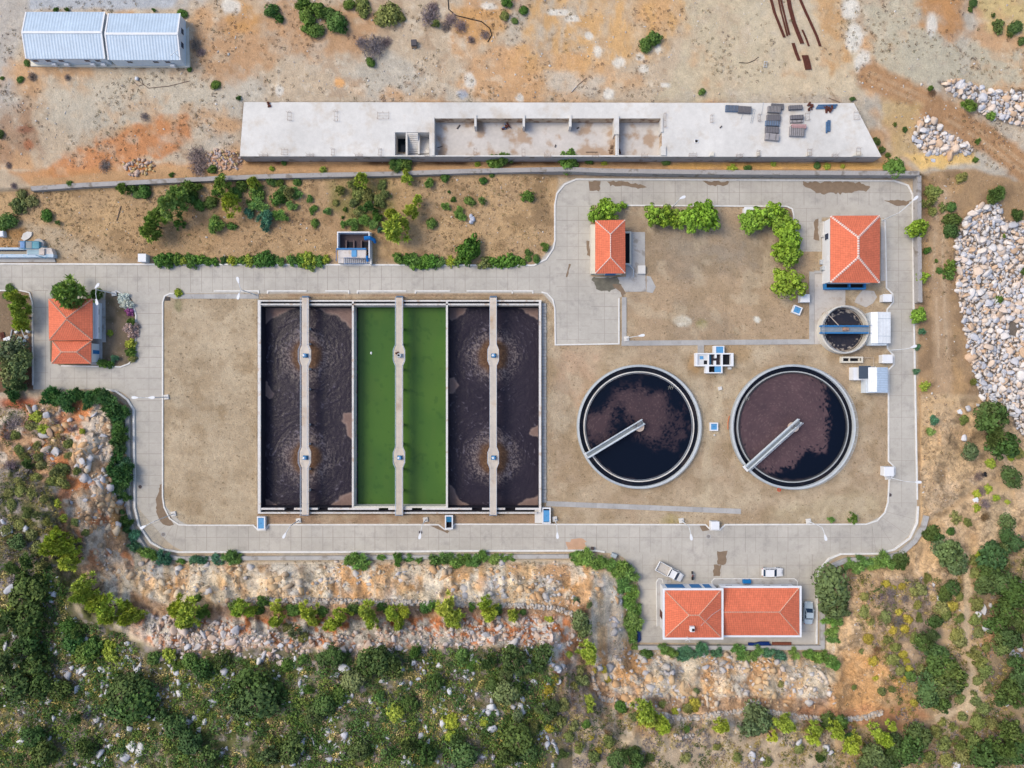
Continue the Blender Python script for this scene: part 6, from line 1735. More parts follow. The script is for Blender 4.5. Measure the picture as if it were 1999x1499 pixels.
mb = MB(); p = G(922, 428, .1)
for q in range(7): mb.blob((p.x + rr.uniform(-.5, .5), p.y + rr.uniform(-.6, .6), p.z + .15), (rr.uniform(.35, .55), rr.uniform(.35, .55), rr.uniform(.25, .45)), 0, 8, 5)
tag(build('plastic_sheet', mb, M('sheet_grey', C(196, 200, 214), var=.12, scale=3), kind='thing'), 'crumpled grey white plastic sheet in the upper garden', 'plastic sheet')
for pts, lab in (([(1245, 1228), (1247, 1238), (1248, 1248), (1244, 1252)], 'dark blue tarpaulin roll standing against the conifer hedge'), ([(1462, 1256.5), (1482, 1257), (1502, 1257)], 'long dark blue tarpaulin roll behind the lower house')):
    mb = MB(); q = [V(x, y, .3) for x, y in pts]
    for k in range(4): mb.tube([p_ + Vector((rr.uniform(-.2, .2), rr.uniform(-.25, .25), rr.uniform(-.05, .15))) for p_ in q], .26, 7)
    tag(build('tarpaulin', mb, m_dblue, kind='thing'), lab, 'tarpaulin')
mb = MB(); mb.pbox(1508, 1254, 1545, 1262, .02, .3); tag(build('rusty_sheet', mb, M('rust_sheet', C(126, 72, 54), var=.25, scale=2), kind='thing'), 'rust brown metal sheets behind the lower house', 'metal sheet')
mb = MB(); c = V(1459, 1136, .9); mb.box((c.x, c.y, .16), (1.5, .7, .75), 0, 0, .08); tag(build('blue_bin', mb, M('bin_blue', C(24, 120, 186), var=.08), kind='thing'), 'bright blue bin on the pavement north of the lower house', 'bin')
mb = MB(); c = V(1199, 1085, .9); mb.box((c.x, c.y, 0), (1.0, .8, 1.0), -.4, 0, .04); tag(build('control_cabinet', mb, M('cabinet_grey', C(176, 186, 192)), kind='thing'), 'pale grey cabinet on the curved kerb by the feathery shrubs', 'cabinet')
mb = MB(); c = V(1157, 1071, .6); mb.box((c.x, c.y, 0), (.5, .5, .6), 0, 0, .04); tag(build('bollard', mb, M('bollard_dark', C(90, 78, 76)), kind='thing'), 'small dark post at the kerb by the orange stain', 'post')
mb = MB(); c = V(326, 583, .3); mb.box((c.x, c.y, 0), (.9, .7, .12)); tag(build('drain_grate', mb, M('grate_dark', C(84, 78, 76), var=.2), kind='thing'), 'dark square drain grate at the corner of the west lawn', 'grate')
# scrap heap at the left edge: every piece could be lifted away
kinds = [('scrap_sheet', 'sheet'), ('scrap_tube', 'tube'), ('scrap_can', 'can')]
SC = [(5, 655, 'rusty frame panel at the west end of the scrap heap', 0, m_rusty), (14, 662, 'white door panel beside the rusty frame in the scrap heap', 0, m_white), (22, 652, 'pale grey pipe across the top of the scrap heap', 1, m_steel),
      (26, 666, 'dark flat plate low in the scrap heap', 0, M('scrap_dark', C(90, 86, 88), var=.2)), (34, 648, 'white drum lying on the scrap heap under the pine', 2, m_white), (38, 662, 'large pale green sheet in the middle of the scrap heap', 0, M('scrap_green', C(160, 178, 172), var=.1)),
      (45, 650, 'grey beam pointing out of the scrap heap', 1, m_steel), (47, 668, 'blue grey grille on the south side of the scrap heap', 0, M('scrap_blue', C(130, 152, 172), var=.15)), (53, 658, 'white chair like frame at the east end of the scrap heap', 2, m_white),
      (57, 671, 'dark pipe by the kerb at the scrap heap', 1, M('scrap_dark', C(90, 86, 88))), (9, 671, 'brown board at the south-west of the scrap heap', 0, m_timber), (30, 674, 'white plank along the south side of the scrap heap', 1, m_white), (56, 647, 'small white can at the north-east of the scrap heap', 2, m_white)]
for x, y, lab, kd, m in SC:
    p = V(x, y, rr.uniform(.05, .5)); mb = MB(); a = rr.uniform(0, 3)
    if kd == 0:
        mb.box(p, (rr.uniform(1.0, 1.6), rr.uniform(.6, 1.0), .1), a); mb.box((p.x, p.y, p.z + .1), (.9, .08, .06), a); mb.box((p.x, p.y, p.z + .1), (.08, .6, .06), a)
    elif kd == 1:
        d = Vector((math.cos(a), math.sin(a), .15)); mb.tube([p - d * .9, p + d * .9], .12, 7)
    else:
        mb.box(p, (.6, .5, .5), a, 0, .08); mb.tube([p + Vector((.1, .1, .5)), p + Vector((.5, .4, .6))], .05, 5)
    tag(build(kinds[kd][0], mb, m, kind='thing'), lab, 'scrap ' + kinds[kd][1], 'scrap heap pieces')
for (x, y, w_, h_, lab) in ((1920, 925, .9, .7, 'small dark crate on the path edge at the right'), (1903, 975, 1.0, .9, 'white plastic crate dumped in the right hand brush'), (1872, 803, .7, 1.0, 'broken white plastic piece east of the dirt track')):
    p = G(x, y); mb = MB(); mb.box((p.x, p.y, p.z - .05), (w_, h_ * .7, .4), .5, 0, .04); mb.box((p.x + .3, p.y - .3, p.z - .05), (.4, .5, .3), 1.1, 0, .03); tag(build('dumped_crate', mb, m_white if 'white' in lab else m_black, kind='thing'), lab, 'crate')
# ------------------------------------------------------------------ foliage prototypes (unit radius, base at z = 0, Col = tint about 1)
def unit(v): return v / (np.linalg.norm(v, axis=-1, keepdims=True) + 1e-9)


def leaf_quads(c, nrm, tan, ln, wd, rg):
    """quads with centre c, normal nrm, long axis tan"""
    t = unit(tan - nrm * (tan * nrm).sum(-1, keepdims=True)); b = np.cross(nrm, t)
    ln = np.asarray(ln)[:, None] / 2; wd = np.asarray(wd)[:, None] / 2
    fold = nrm * wd * .5
    return np.stack([c - t * ln, c + b * wd + fold, c + t * ln, c - b * wd + fold], 1)


def dome(rg, n, zmin=-.1):
    v = unit(rg.normal(size=(n * 3 + 30, 3))); v = v[v[:, 2] > zmin][:n]
    return v


def proto_mound(seed, lumps=26, per=62, flat=.75, leaf=.13, lr=(.26, .44), spread=.72, tint=.22):
    rg = np.random.default_rng(seed); Q = []; T = []
    d = dome(rg, lumps, -.05)
    for k in range(len(d)):
        c = d[k] * rg.uniform(.35, spread) * np.array([1, 1, flat]); c[2] += .18
        r = rg.uniform(*lr); tt = rg.uniform(1 - tint, 1 + tint)
        n = dome(rg, per, -.35)
        p = c + n * r * rg.uniform(.8, 1.05, (len(n), 1)) * np.array([1, 1, .85])
        nn = unit(n + rg.normal(size=n.shape) * .45); s = leaf * rg.uniform(.7, 1.4, len(n))
        Q.append(leaf_quads(p, nn, rg.normal(size=n.shape), s * 1.3, s, rg)); T.append(np.repeat(tt * rg.uniform(.8, 1.22, len(n)), 4))
    return np.concatenate(Q).reshape(-1, 3), np.concatenate(T)


def proto_pine(seed, lumps=34, per=44):
    """soft needle tufts on many small branch ends, open between them"""
    rg = np.random.default_rng(seed); Q = []; T = []
    for k in range(lumps):
        h = rg.uniform(0.1, 1.0); a = rg.uniform(0, 2 * math.pi); rad = (1.02 - h * .72) * math.sqrt(rg.uniform(.05, 1)) * .86
        c = np.array([rad * math.cos(a), rad * math.sin(a), .25 + h * 1.25]); tt = rg.uniform(.72, 1.28)
        n = dome(rg, per, -.3); L = rg.uniform(.16, .30, len(n))
        p = c + n * L[:, None] * .55
        side = unit(np.cross(n, rg.normal(size=n.shape)))
        Q.append(leaf_quads(p, side, n, L * 1.1, L * .30, rg)); T.append(np.repeat(tt * rg.uniform(.78, 1.25, len(n)), 4))
    return np.concatenate(Q).reshape(-1, 3), np.concatenate(T)


def proto_feather(seed, ros=15, per=70, flat=.8):
    """long narrow leaves in sprays"""
    rg = np.random.default_rng(seed); Q = []; T = []
    for k in range(ros):
        d = dome(rg, 1, .0)[0]; c = d * rg.uniform(.1, .68) * np.array([1, 1, flat]); c[2] += .25; tt = rg.uniform(.75, 1.25)
        n = unit(dome(rg, per, -.25) + d * .45); L = rg.uniform(.26, .46, len(n))
        p = c + n * L[:, None] * .5; p[:, 2] -= L * .12
        side = unit(np.cross(n, rg.normal(size=n.shape)))
        side = unit(side + np.array([0, 0, .6])); 
        Q.append(leaf_quads(p, side, n, L, L * .20, rg)); T.append(np.repeat(tt * rg.uniform(.75, 1.3, len(n)), 4))
    return np.concatenate(Q).reshape(-1, 3), np.concatenate(T)


def proto_citrus(seed): return proto_mound(seed, 60, 34, .85, .12, (.13, .22), .9, .26)
def proto_thorn(seed):
    rg = np.random.default_rng(seed); n = dome(rg, 620, 0); L = rg.uniform(.18, .42, len(n))
    p = n * rg.uniform(.1, .85, (len(n), 1)) * np.array([1, 1, .6]) + np.array([0, 0, .1]); t = unit(n + rg.normal(size=n.shape) * .9)
    return leaf_quads(p, unit(np.cross(t, rg.normal(size=n.shape))), t, L, L * .13, rg).reshape(-1, 3), np.repeat(rg.uniform(.65, 1.35, len(n)), 4)


m_leaf = M('foliage', None, rough=.75, var=.16, scale=.5, var2=.10, scale2=2.5, source='objattr', spec=.18)
m_bark = M('bark', C(112, 92, 76), var=.2, scale=4)
PROTO = {}
for kind, fn, n in (('mound', proto_mound, 7), ('pine', proto_pine, 6), ('feather', proto_feather, 6), ('citrus', proto_citrus, 5), ('thorn', proto_thorn, 3)):
    PROTO[kind] = []
    for k in range(n):
        v, t = fn(100 + k * 7 + len(kind)); me = raw_mesh('crown_' + kind, v, np.arange(len(v)).reshape(-1, 4), 4, np.stack([t, t, t], 1)); me.materials.append(m_leaf); PROTO[kind].append(me)
tk = MB(); tk.tube([(0, 0, 0), (.05, .02, .5), (0, .04, 1)], .11, 7, 0, .05)
for a in range(4): q = a * 1.6 + .4; tk.tube([(.02, .02, .45 + a * .1), (.35 * math.cos(q), .35 * math.sin(q), .8 + a * .08)], .05, 5, 0, .02)
TRUNK = bpy.data.meshes.new('trunk'); TRUNK.from_pydata(tk.v, [], tk.f); TRUNK.materials.append(m_bark)

# kind -> (prototype, object name, category, tree?, base colour, colour spread, height factor)
GREEN = {
    'pine': ('pine', 'pine_tree', 'tree', True, (158, 172, 66), 12, 1.3), 'darkpine': ('pine', 'pine_tree', 'tree', True, (124, 146, 68), 12, 1.1),
    'citrus': ('citrus', 'broadleaf_tree', 'tree', True, (124, 152, 54), 8, .95), 'olive': ('mound', 'olive_tree', 'tree', True, (98, 112, 72), 10, .9), 'bigdark': ('mound', 'evergreen_tree', 'tree', True, (74, 94, 50), 10, .85),
    'acacia': ('feather', 'oleander_bush', 'bush', False, (112, 144, 74), 14, .95), 'bluish': ('feather', 'oleander_bush', 'bush', False, (86, 126, 96), 8, .9), 'conifer': ('feather', 'conifer_bush', 'bush', False, (82, 116, 64), 12, 1.1),
    'shrub': ('mound', 'green_shrub', 'shrub', False, (88, 116, 54), 12, .9), 'dark': ('mound', 'dark_shrub', 'shrub', False, (72, 94, 46), 9, .75), 'hedge': ('citrus', 'hedge_shrub', 'shrub', False, (88, 124, 52), 14, .95),
    'lime': ('citrus', 'lime_shrub', 'shrub', False, (148, 160, 62), 10, .8), 'yellow': ('mound', 'yellow_shrub', 'shrub', False, (162, 150, 62), 10, .7), 'thorn': ('thorn', 'thorn_bush', 'bush', False, (122, 110, 108), 9, .7),
    'oliveshrub': ('mound', 'scrub_shrub', 'shrub', False, (116, 122, 70), 12, .75), 'white': ('citrus', 'flowering_bush', 'bush', False, (206, 210, 196), 8, .8), 'pink': ('citrus', 'flowering_bush', 'bush', False, (172, 104, 150), 8, .8),
    'dusty': ('citrus', 'flowering_bush', 'bush', False, (168, 144, 136), 8, .8), 'brownt': ('thorn', 'thorn_bush', 'bush', False, (120, 96, 72), 9, .7),
}
PR = random.Random(21)
LOOK = {'pine': 'yellow green pine', 'darkpine': 'darker green pine', 'citrus': 'leafy green tree', 'olive': 'grey green tree', 'bigdark': 'deep green evergreen', 'acacia': 'long leaved feathery bush', 'bluish': 'blue green bush', 'conifer': 'feathery conifer',
        'shrub': 'plain mid green shrub', 'dark': 'deep green shrub', 'hedge': 'clipped looking green shrub', 'lime': 'yellow green shrub', 'yellow': 'mustard yellow shrub', 'thorn': 'grey leafless thorn bush', 'oliveshrub': 'dull olive shrub', 'white': 'white flowering bush',
        'pink': 'magenta flowering bush', 'dusty': 'dusty pink bush', 'brownt': 'brown dry thorn bush'}


def plant(kind, px, py, r, label, group):
    pk, nm, cat, tree, base, spread, hf = GREEN[kind]
    rm = r / 10. * {'feather': 1.32, 'mound': 1.14, 'pine': 1.2, 'citrus': 1.15, 'thorn': 1.2}[pk]
    if tree:
        g0 = hz(px, py); zc = g0 + rm * .9
        P = V(px, py, zc); gz = ground_z(P.x, P.y)
    else:
        g0 = hz(px, py); P = V(px, py, g0 + rm * .4); gz = ground_z(P.x, P.y)
    k = (H - gz - rm * .6) / H; rm *= k
    o = link(nm, None, (P.x, P.y, gz - .05)) if tree else None
    me = PR.choice(PROTO[pk] if pk != 'mound' or PR.random() < .62 else PROTO[PR.choice(('citrus', 'feather', 'pine'))])
    cr = link('crown' if tree else nm, me, (P.x, P.y, gz - .05), o)
    z0 = (.45 * rm if pk != 'pine' else .15 * rm) if tree else -.05 * rm
    cr.location = (0, 0, z0) if tree else (P.x, P.y, gz - .05)
    cr.rotation_euler = (PR.uniform(-.08, .08), PR.uniform(-.08, .08), PR.uniform(0, 6.28))
    s = rm * PR.uniform(.96, 1.1); cr.scale = (s * PR.uniform(.8, 1.2), s * PR.uniform(.8, 1.2), s * hf * PR.uniform(.85, 1.2))
    j = PR.uniform(-spread, spread); c = CA((base[0] + j + PR.uniform(-6, 6), base[1] + j * .8, base[2] + j * .5 + PR.uniform(-6, 6))) * 1.55; cr.color = (*[float(x) for x in c], 1)
    if tree:
        t = link('trunk', TRUNK, (0, 0, 0), o); t.scale = (rm * .8, rm * .8, rm * 1.25)
    return tag(o or cr, label, cat, group, 'thing')


def row(kind, where, desc, pts, group=None, ax=0):
    """a row or patch of plants of one kind, each labelled by its place along it"""
    side = 'left' if ax == 0 else 'top'
    for k in sorted({p[3] if len(p) > 3 else kind for p in pts}):
        sel = sorted([p for p in pts if (p[3] if len(p) > 3 else kind) == k], key=lambda p: p[ax]); d = desc if k == kind else LOOK[k]
        for i, p in enumerate(sel):
            lab = f'{d} {where}' if len(sel) == 1 else f'{ORD(i)} {d} from the {side} {where}'
            plant(k, p[0], p[1], p[2], lab, group or (d + ' ' + where))


# north dirt yard
row('shrub', 'on the dirt north of the big slab', 'green shrub', [(420, 165, 8), (465, 190, 6), (724, 121, 10), (1109, 197, 6), (1371, 178, 6), (820, 196, 7), (768, 196, 7), (854, 197, 6)])
row('shrub', 'in the green thicket at the top', 'green shrub', [(530, 22, 14), (545, 36, 10), (590, 10, 20), (600, 30, 20), (622, 18, 16), (655, 42, 22), (668, 55, 12), (618, 60, 15), (598, 57, 10), (682, 8, 12), (708, 8, 10), (640, 25, 14)])
row('oliveshrub', 'in the dry brush right of the top thicket', 'dusty shrub', [(762, 26, 22), (745, 34, 14), (706, 10, 16), (780, 30, 12), (850, 46, 10), (985, 30, 10)])
row('thorn', 'in the brush along the top edge', 'grey thorn bush', [(838, 28, 20), (900, 48, 16), (880, 36, 12), (730, 88, 26), (705, 80, 14), (752, 80, 14), (870, 50, 10), (920, 76, 10), (947, 66, 10), (380, 85, 14), (392, 100, 10), (845, 12, 12)])
row('thorn', 'on the dirt around and below the sheds', 'grey thorn bush', [(382, 302, 22), (386, 325, 18), (202, 322, 14), (280, 225, 10), (15, 322, 8), (60, 148, 12), (130, 150, 8)])
row('shrub', 'around the white sheds', 'small green shrub', [(355, 26, 9), (52, 122, 7), (38, 154, 7), (3, 152, 5), (370, 135, 5), (130, 17, 6), (108, 18, 5), (300, 20, 5)])
row('dark', 'at the left edge by the dirt', 'dark shrub', [(0, 261, 8)])
row('shrub', 'alone on the orange dirt at the top', 'bright green shrub', [(1261, 86, 14), (1277, 75, 14)])
row('shrub', 'in the top middle', 'green shrub', [(1022, 20, 9), (990, 4, 12), (1005, 40, 7)])
row('dark', 'on the pale slope at the top right corner', 'dark shrub', [(1950, 50, 12), (1985, 52, 14), (1972, 68, 7), (1996, 78, 8), (1902, 4, 9), (1895, 18, 6), (1938, 30, 5)])
row('shrub', 'among the boulders at the upper right', 'green shrub', [(1892, 206, 16), (1936, 225, 10), (1910, 275, 7), (1817, 172, 6), (1822, 180, 8, 'brownt'), (1905, 312, 6)])
row('shrub', 'in the ditch under the slab wall', 'leafy shrub', [(772, 325, 16), (790, 322, 16), (968, 316, 16), (984, 313, 17), (1112, 312, 21), (1150, 312, 10), (1302, 313, 10), (1750, 324, 16), (555, 318, 7), (630, 331, 7, 'lime'), (932, 322, 6, 'lime'), (530, 329, 5, 'lime'), (1180, 318, 6, 'lime'), (1430, 328, 9, 'lime'), (1460, 328, 7), (1595, 324, 7), (1615, 325, 6, 'lime'), (1645, 325, 5, 'lime'), (1510, 321, 6, 'lime')])
row('dark', 'on the slope east of the slab', 'dark shrub', [(1690, 232, 12), (1698, 248, 12), (1712, 275, 9), (1722, 292, 7), (1665, 192, 6), (1748, 242, 5), (1768, 252, 5), (1735, 300, 6)])
row('shrub', 'behind the long wall at the left', 'green shrub', [(242, 369, 15), (258, 368, 10), (280, 373, 16), (268, 378, 10), (414, 330, 10), (335, 340, 6), (135, 358, 6), (25, 362, 8, 'thorn')])
# upper garden
row('shrub', 'at the left end of the upper garden', 'green shrub', [(15, 431, 17), (8, 440, 12), (91, 420, 11), (115, 436, 6), (35, 400, 14, 'oliveshrub'), (60, 392, 12, 'oliveshrub'), (42, 380, 12, 'oliveshrub')])
row('darkpine', 'in the left half of the upper garden', 'bushy pine', [(295, 455, 22), (303, 440, 20), (345, 400, 28, 'darkpine'), (352, 385, 22), (436, 362, 20), (450, 402, 21, 'pine'), (452, 388, 14, 'pine'), (765, 420, 15, 'pine'), (772, 448, 25, 'pine'), (790, 442, 14, 'pine'), (815, 390, 14, 'pine'), (803, 413, 16, 'pine'), (795, 350, 13, 'pine'), (794, 336, 10, 'pine'), (497, 358, 14, 'pine'), (706, 352, 13, 'pine')])
row('acacia', 'in the upper garden', 'feathery bush', [(302, 417, 16), (416, 437, 18), (516, 424, 17, 'bluish'), (505, 402, 17), (518, 440, 12, 'bluish'), (489, 415, 13, 'bluish'), (546, 421, 13), (638, 410, 10), (606, 387, 8), (898, 414, 11), (902, 425, 8), (870, 403, 9), (568, 400, 11), (578, 375, 12), (836, 358, 12)])
row('shrub', 'in the upper garden', 'round green shrub', [(318, 396, 12), (378, 370, 20), (372, 385, 14), (351, 438, 13), (452, 440, 9), (410, 395, 13, 'dark'), (388, 400, 12), (470, 362, 12), (500, 376, 16), (529, 352, 12), (545, 388, 14), (552, 372, 12), (568, 380, 18, 'oliveshrub'), (611, 409, 10), (614, 435, 10), (675, 409, 7), (668, 424, 5), (705, 408, 7), (842, 436, 11), (884, 388, 7), (917, 391, 10), (941, 392, 8), (868, 346, 9), (943, 352, 8), (960, 341, 6), (1031, 384, 11), (876, 375, 5), (425, 378, 12), (460, 375, 10), (486, 395, 9), (580, 355, 8), (545, 358, 10), (430, 345, 9), (365, 358, 12)])
row('oliveshrub', 'in the wild patch above the screening chamber', 'olive green shrub', [(700, 375, 16), (690, 362, 14), (715, 380, 14), (740, 392, 14), (722, 405, 14, 'shrub'), (735, 420, 12, 'shrub'), (712, 432, 12, 'acacia'), (690, 440, 12, 'acacia'), (672, 438, 9, 'acacia'), (752, 380, 10), (665, 372, 12), (728, 440, 10, 'acacia'), (740, 448, 8, 'bluish'), (700, 415, 12), (690, 395, 10), (655, 395, 8), (745, 360, 9)])
row('hedge', 'in the hedge along the upper road', 'hedge shrub', [(313, 508, 11), (328, 508, 13), (346, 507, 11), (360, 509, 10, 'lime'), (374, 508, 13), (390, 507, 12), (404, 510, 10), (416, 511, 10), (436, 507, 9, 'dark'), (452, 508, 12, 'lime'), (470, 509, 11), (484, 508, 11, 'lime'), (503, 508, 13), (516, 506, 15), (528, 508, 13), (549, 509, 9, 'acacia'), (570, 508, 12), (588, 508, 11), (602, 508, 17, 'lime'), (606, 515, 11, 'acacia'), (622, 510, 10), (636, 506, 11, 'lime')])
row('hedge', 'in the hedge right of the screening chamber', 'hedge shrub', [(777, 505, 11), (795, 506, 12), (808, 508, 15), (816, 515, 12), (830, 509, 12), (845, 511, 13), (860, 512, 10, 'acacia'), (880, 510, 10, 'lime'), (896, 510, 11), (946, 513, 13, 'oliveshrub'), (962, 512, 11), (978, 511, 11), (994, 509, 13), (1010, 509, 10), (1019, 511, 8)])
row('hedge', 'above the upper road', 'big round dense tree like bush', [(918, 487, 29)])
row('shrub', 'at the inner corner of the upper garden', 'small green shrub', [(1064, 483, 9), (1032, 493, 9), (1031, 504, 7), (1047, 506, 8)])
# trees by the houses
row('citrus', 'in the row on the upper lawn', 'broadleaf tree', [(1168, 418, 22), (1186, 408, 20), (1217, 400, 7), (1280, 420, 22), (1302, 424, 20), (1322, 425, 16), (1352, 426, 24), (1377, 420, 26), (1470, 430, 22), (1490, 424, 24), (1512, 418, 22), (1525, 430, 22)])
row('citrus', 'in the column at the right of the upper lawn', 'broadleaf tree', [(1538, 452, 23), (1540, 472, 22), (1530, 486, 22), (1542, 497, 24), (1538, 552, 30)], ax=1)
row('darkpine', 'over the gate house roof', 'big dark pine', [(150, 573, 32)])
row('shrub', 'flanking the pine at the gate house', 'green bush', [(114, 569, 13), (192, 574, 16)])
row('pine', 'in the strip left of the gate house', 'tall yellow green pine', [(38, 578, 17), (42, 598, 20), (44, 618, 20), (42, 636, 15)], ax=1)
row('olive', 'at the left edge below the scrap heap', 'dark green tree', [(20, 685, 26), (42, 692, 18), (12, 705, 20), (35, 718, 22), (20, 735, 24), (40, 748, 18, 'bigdark')], ax=1)
row('shrub', 'left of the yellow green pines', 'dark green bush', [(15, 576, 10), (18, 562, 7)])
row('white', 'along the gate house garden kerb', 'white flowering bush', [(240, 582, 11), (247, 595, 13), (252, 608, 9, 'pink'), (256, 631, 10, 'shrub'), (255, 643, 12, 'dusty'), (248, 640, 8, 'dusty'), (259, 652, 9, 'dusty'), (254, 672, 11, 'lime'), (255, 688, 10, 'shrub'), (258, 700, 8, 'oliveshrub')], ax=1)
row('hedge', 'at the south edge of the gate house garden', 'low green bush', [(200, 709, 10), (215, 711, 9), (226, 699, 9, 'bluish'), (214, 650, 6, 'lime')])
row('lime', 'at the corner of the bare west lawn', 'yellow green agave like shrub', [(347, 571, 9)])
row('shrub', 'on the dry grass near the south-east bend', 'green shrub', [(1664, 1011, 10), (1622, 1014, 7, 'acacia')])
# along the east wall
row('citrus', 'along the east wall', 'round green tree', [(1791, 446, 19), (1802, 541, 13), (1793, 615, 15)], ax=1)
row('olive', 'in the dry strip east of the wall', 'olive shrub', [(1812, 392, 16, 'oliveshrub'), (1820, 410, 12, 'oliveshrub'), (1810, 488, 7, 'shrub'), (1828, 508, 6, 'shrub'), (1833, 528, 6, 'shrub'), (1800, 648, 9, 'bluish'), (1792, 678, 8, 'bluish'), (1790, 726, 8, 'bluish'), (1806, 754, 11, 'lime'), (1822, 820, 10, 'bluish'), (1818, 842, 9, 'acacia')], ax=1)
row('dark', 'between the dirt track and the boulders', 'dark green shrub', [(1858, 404, 9, 'shrub'), (1860, 428, 16), (1858, 448, 14), (1850, 455, 9), (1856, 520, 13, 'shrub'), (1852, 535, 10, 'shrub'), (1842, 405, 9, 'oliveshrub'), (1826, 372, 14, 'oliveshrub'), (1880, 345, 12, 'oliveshrub')], ax=1)
row('dark', 'around the big boulder field', 'dark shrub', [(1945, 376, 18), (1940, 388, 12), (1985, 420, 14), (1960, 460, 6, 'shrub'), (1898, 745, 8, 'oliveshrub'), (1996, 530, 8), (1950, 585, 8, 'shrub')])
row('bigdark', 'below the boulder field at the right edge', 'large dark evergreen', [(1930, 802, 24), (1940, 822, 32), (1950, 848, 34), (1958, 868, 28), (1975, 932, 20), (1897, 881, 15, 'olive')], ax=1)
row('dark', 'in the brush beside the gravel path', 'brushy shrub', [(1935, 905, 9, 'lime'), (1930, 955, 8, 'lime'), (1908, 992, 8, 'lime'), (1912, 930, 10, 'thorn'), (1918, 960, 11, 'thorn'), (1925, 985, 11, 'thorn'), (1868, 1012, 12, 'oliveshrub'), (1890, 1020, 8, 'oliveshrub'), (1925, 1010, 10, 'brownt'), (1945, 972, 6, 'lime'), (1968, 980, 5, 'lime'), (1975, 893, 8, 'lime'), (1882, 820, 10, 'oliveshrub'), (1990, 885, 10, 'oliveshrub'), (1908, 965, 8, 'lime')], ax=1)
# green screen along the inner foot of the cut, west and south
row('conifer', 'in the dark hedge at the west bend', 'feathery conifer', [(96, 772, 20), (115, 778, 18), (135, 778, 20), (155, 772, 18), (172, 782, 18), (186, 768, 17), (200, 775, 20), (214, 788, 20), (30, 752, 20), (28, 768, 16)])
row('conifer', 'in the dark hedge down the west road', 'feathery conifer', [(222, 800, 20), (238, 800, 16), (230, 818, 20), (236, 838, 18), (230, 852, 16), (236, 872, 17), (226, 888, 16), (238, 904, 18, 'bluish'), (228, 918, 19), (246, 926, 22), (236, 942, 20), (224, 960, 15), (238, 970, 14), (236, 1001, 7), (246, 1014, 12), (248, 1030, 10)], ax=1)
row('acacia', 'along the low wall in the south-west bend', 'feathery bush', [(258, 1050, 15, 'bluish'), (262, 1066, 16, 'bluish'), (282, 1078, 14), (296, 1086, 12), (318, 1090, 18, 'bluish'), (352, 1095, 8), (378, 1094, 14, 'bluish'), (396, 1092, 12, 'bluish'), (424, 1094, 13, 'bluish'), (448, 1090, 18), (462, 1088, 12)])
row('acacia', 'along the south road wall', 'feathery bush', [(694, 1092, 16), (708, 1100, 18), (745, 1089, 9), (776, 1093, 13), (798, 1092, 10), (818, 1093, 10), (850, 1092, 13), (872, 1090, 14), (892, 1096, 15), (908, 1092, 13), (922, 1096, 17), (942, 1088, 15), (966, 1093, 14), (984, 1088, 10), (999, 1087, 8)])
row('acacia', 'down the west side of the lower house yard', 'feathery bush', [(1120, 1084, 14), (1138, 1088, 17), (1155, 1094, 20), (1172, 1098, 16), (1195, 1106, 17), (1212, 1112, 20), (1226, 1126, 20), (1218, 1142, 18), (1232, 1156, 18), (1230, 1176, 18), (1240, 1192, 16), (1236, 1210, 18), (1238, 1228, 15), (1234, 1246, 12), (1238, 1262, 9)])
row('acacia', 'behind the lower house', 'feathery bush', [(1262, 1276, 12, 'shrub'), (1294, 1268, 12), (1312, 1278, 15), (1332, 1274, 16, 'bluish'), (1350, 1276, 14, 'bluish'), (1368, 1270, 14, 'bluish'), (1398, 1274, 13, 'bluish'), (1444, 1276, 14), (1462, 1282, 15), (1476, 1272, 11), (1502, 1276, 14, 'bluish'), (1526, 1280, 14, 'bluish'), (1550, 1278, 13), (1578, 1280, 13), (1600, 1282, 16), (1622, 1290, 16), (1634, 1300, 12)])
row('olive', 'on the east side of the lower house', 'large olive green tree', [(1630, 1150, 39), (1634, 1186, 26)])
row('acacia', 'below the olive trees east of the lower house', 'feathery bush', [(1622, 1206, 18), (1636, 1214, 15), (1624, 1232, 16), (1628, 1250, 14)], ax=1)
row('acacia', 'inside the south-east curved wall', 'feathery bush', [(1655, 1102, 14), (1670, 1106, 16), (1688, 1100, 17), (1706, 1102, 17), (1724, 1098, 17), (1738, 1102, 12), (1756, 1094, 15, 'dark'), (1764, 1104, 10, 'dark'), (1622, 1118, 12)])
row('olive', 'on the orange slope at the right', 'round olive tree', [(1858, 1084, 30), (1868, 1100, 20), (1845, 1075, 18)])
row('dark', 'on the orange slope at the right', 'dark round shrub', [(1820, 1042, 15), (1833, 1050, 10), (1857, 1038, 9), (1800, 1040, 8)])
# young pines on the southern terraces
row('pine', 'in the row of young pines on the terrace', 'yellow green pine', [(356, 1180, 22), (368, 1196, 24), (362, 1214, 16), (472, 1186, 18), (490, 1196, 14), (536, 1188, 16), (542, 1208, 15), (600, 1192, 17), (610, 1210, 14), (652, 1212, 20), (668, 1196, 18), (640, 1224, 12), (716, 1190, 20), (728, 1208, 16), (768, 1200, 20), (780, 1214, 14), (790, 1196, 14), (870, 1180, 20), (882, 1200, 22), (890, 1216, 14), (946, 1180, 18), (956, 1196, 18), (1000, 1206, 14)])
row('shrub', 'between the young pines on the terrace', 'dark green shrub', [(398, 1196, 15, 'darkpine'), (460, 1188, 14), (510, 1178, 12), (505, 1190, 10), (572, 1190, 12), (628, 1194, 12), (688, 1190, 13, 'dark'), (745, 1186, 12), (830, 1186, 13), (842, 1182, 10, 'hedge'), (920, 1186, 10), (972, 1192, 12), (575, 1236, 18, 'olive'), (590, 1248, 13, 'oliveshrub'), (560, 1228, 12, 'oliveshrub'), (385, 1168, 10), (1020, 1196, 7)])
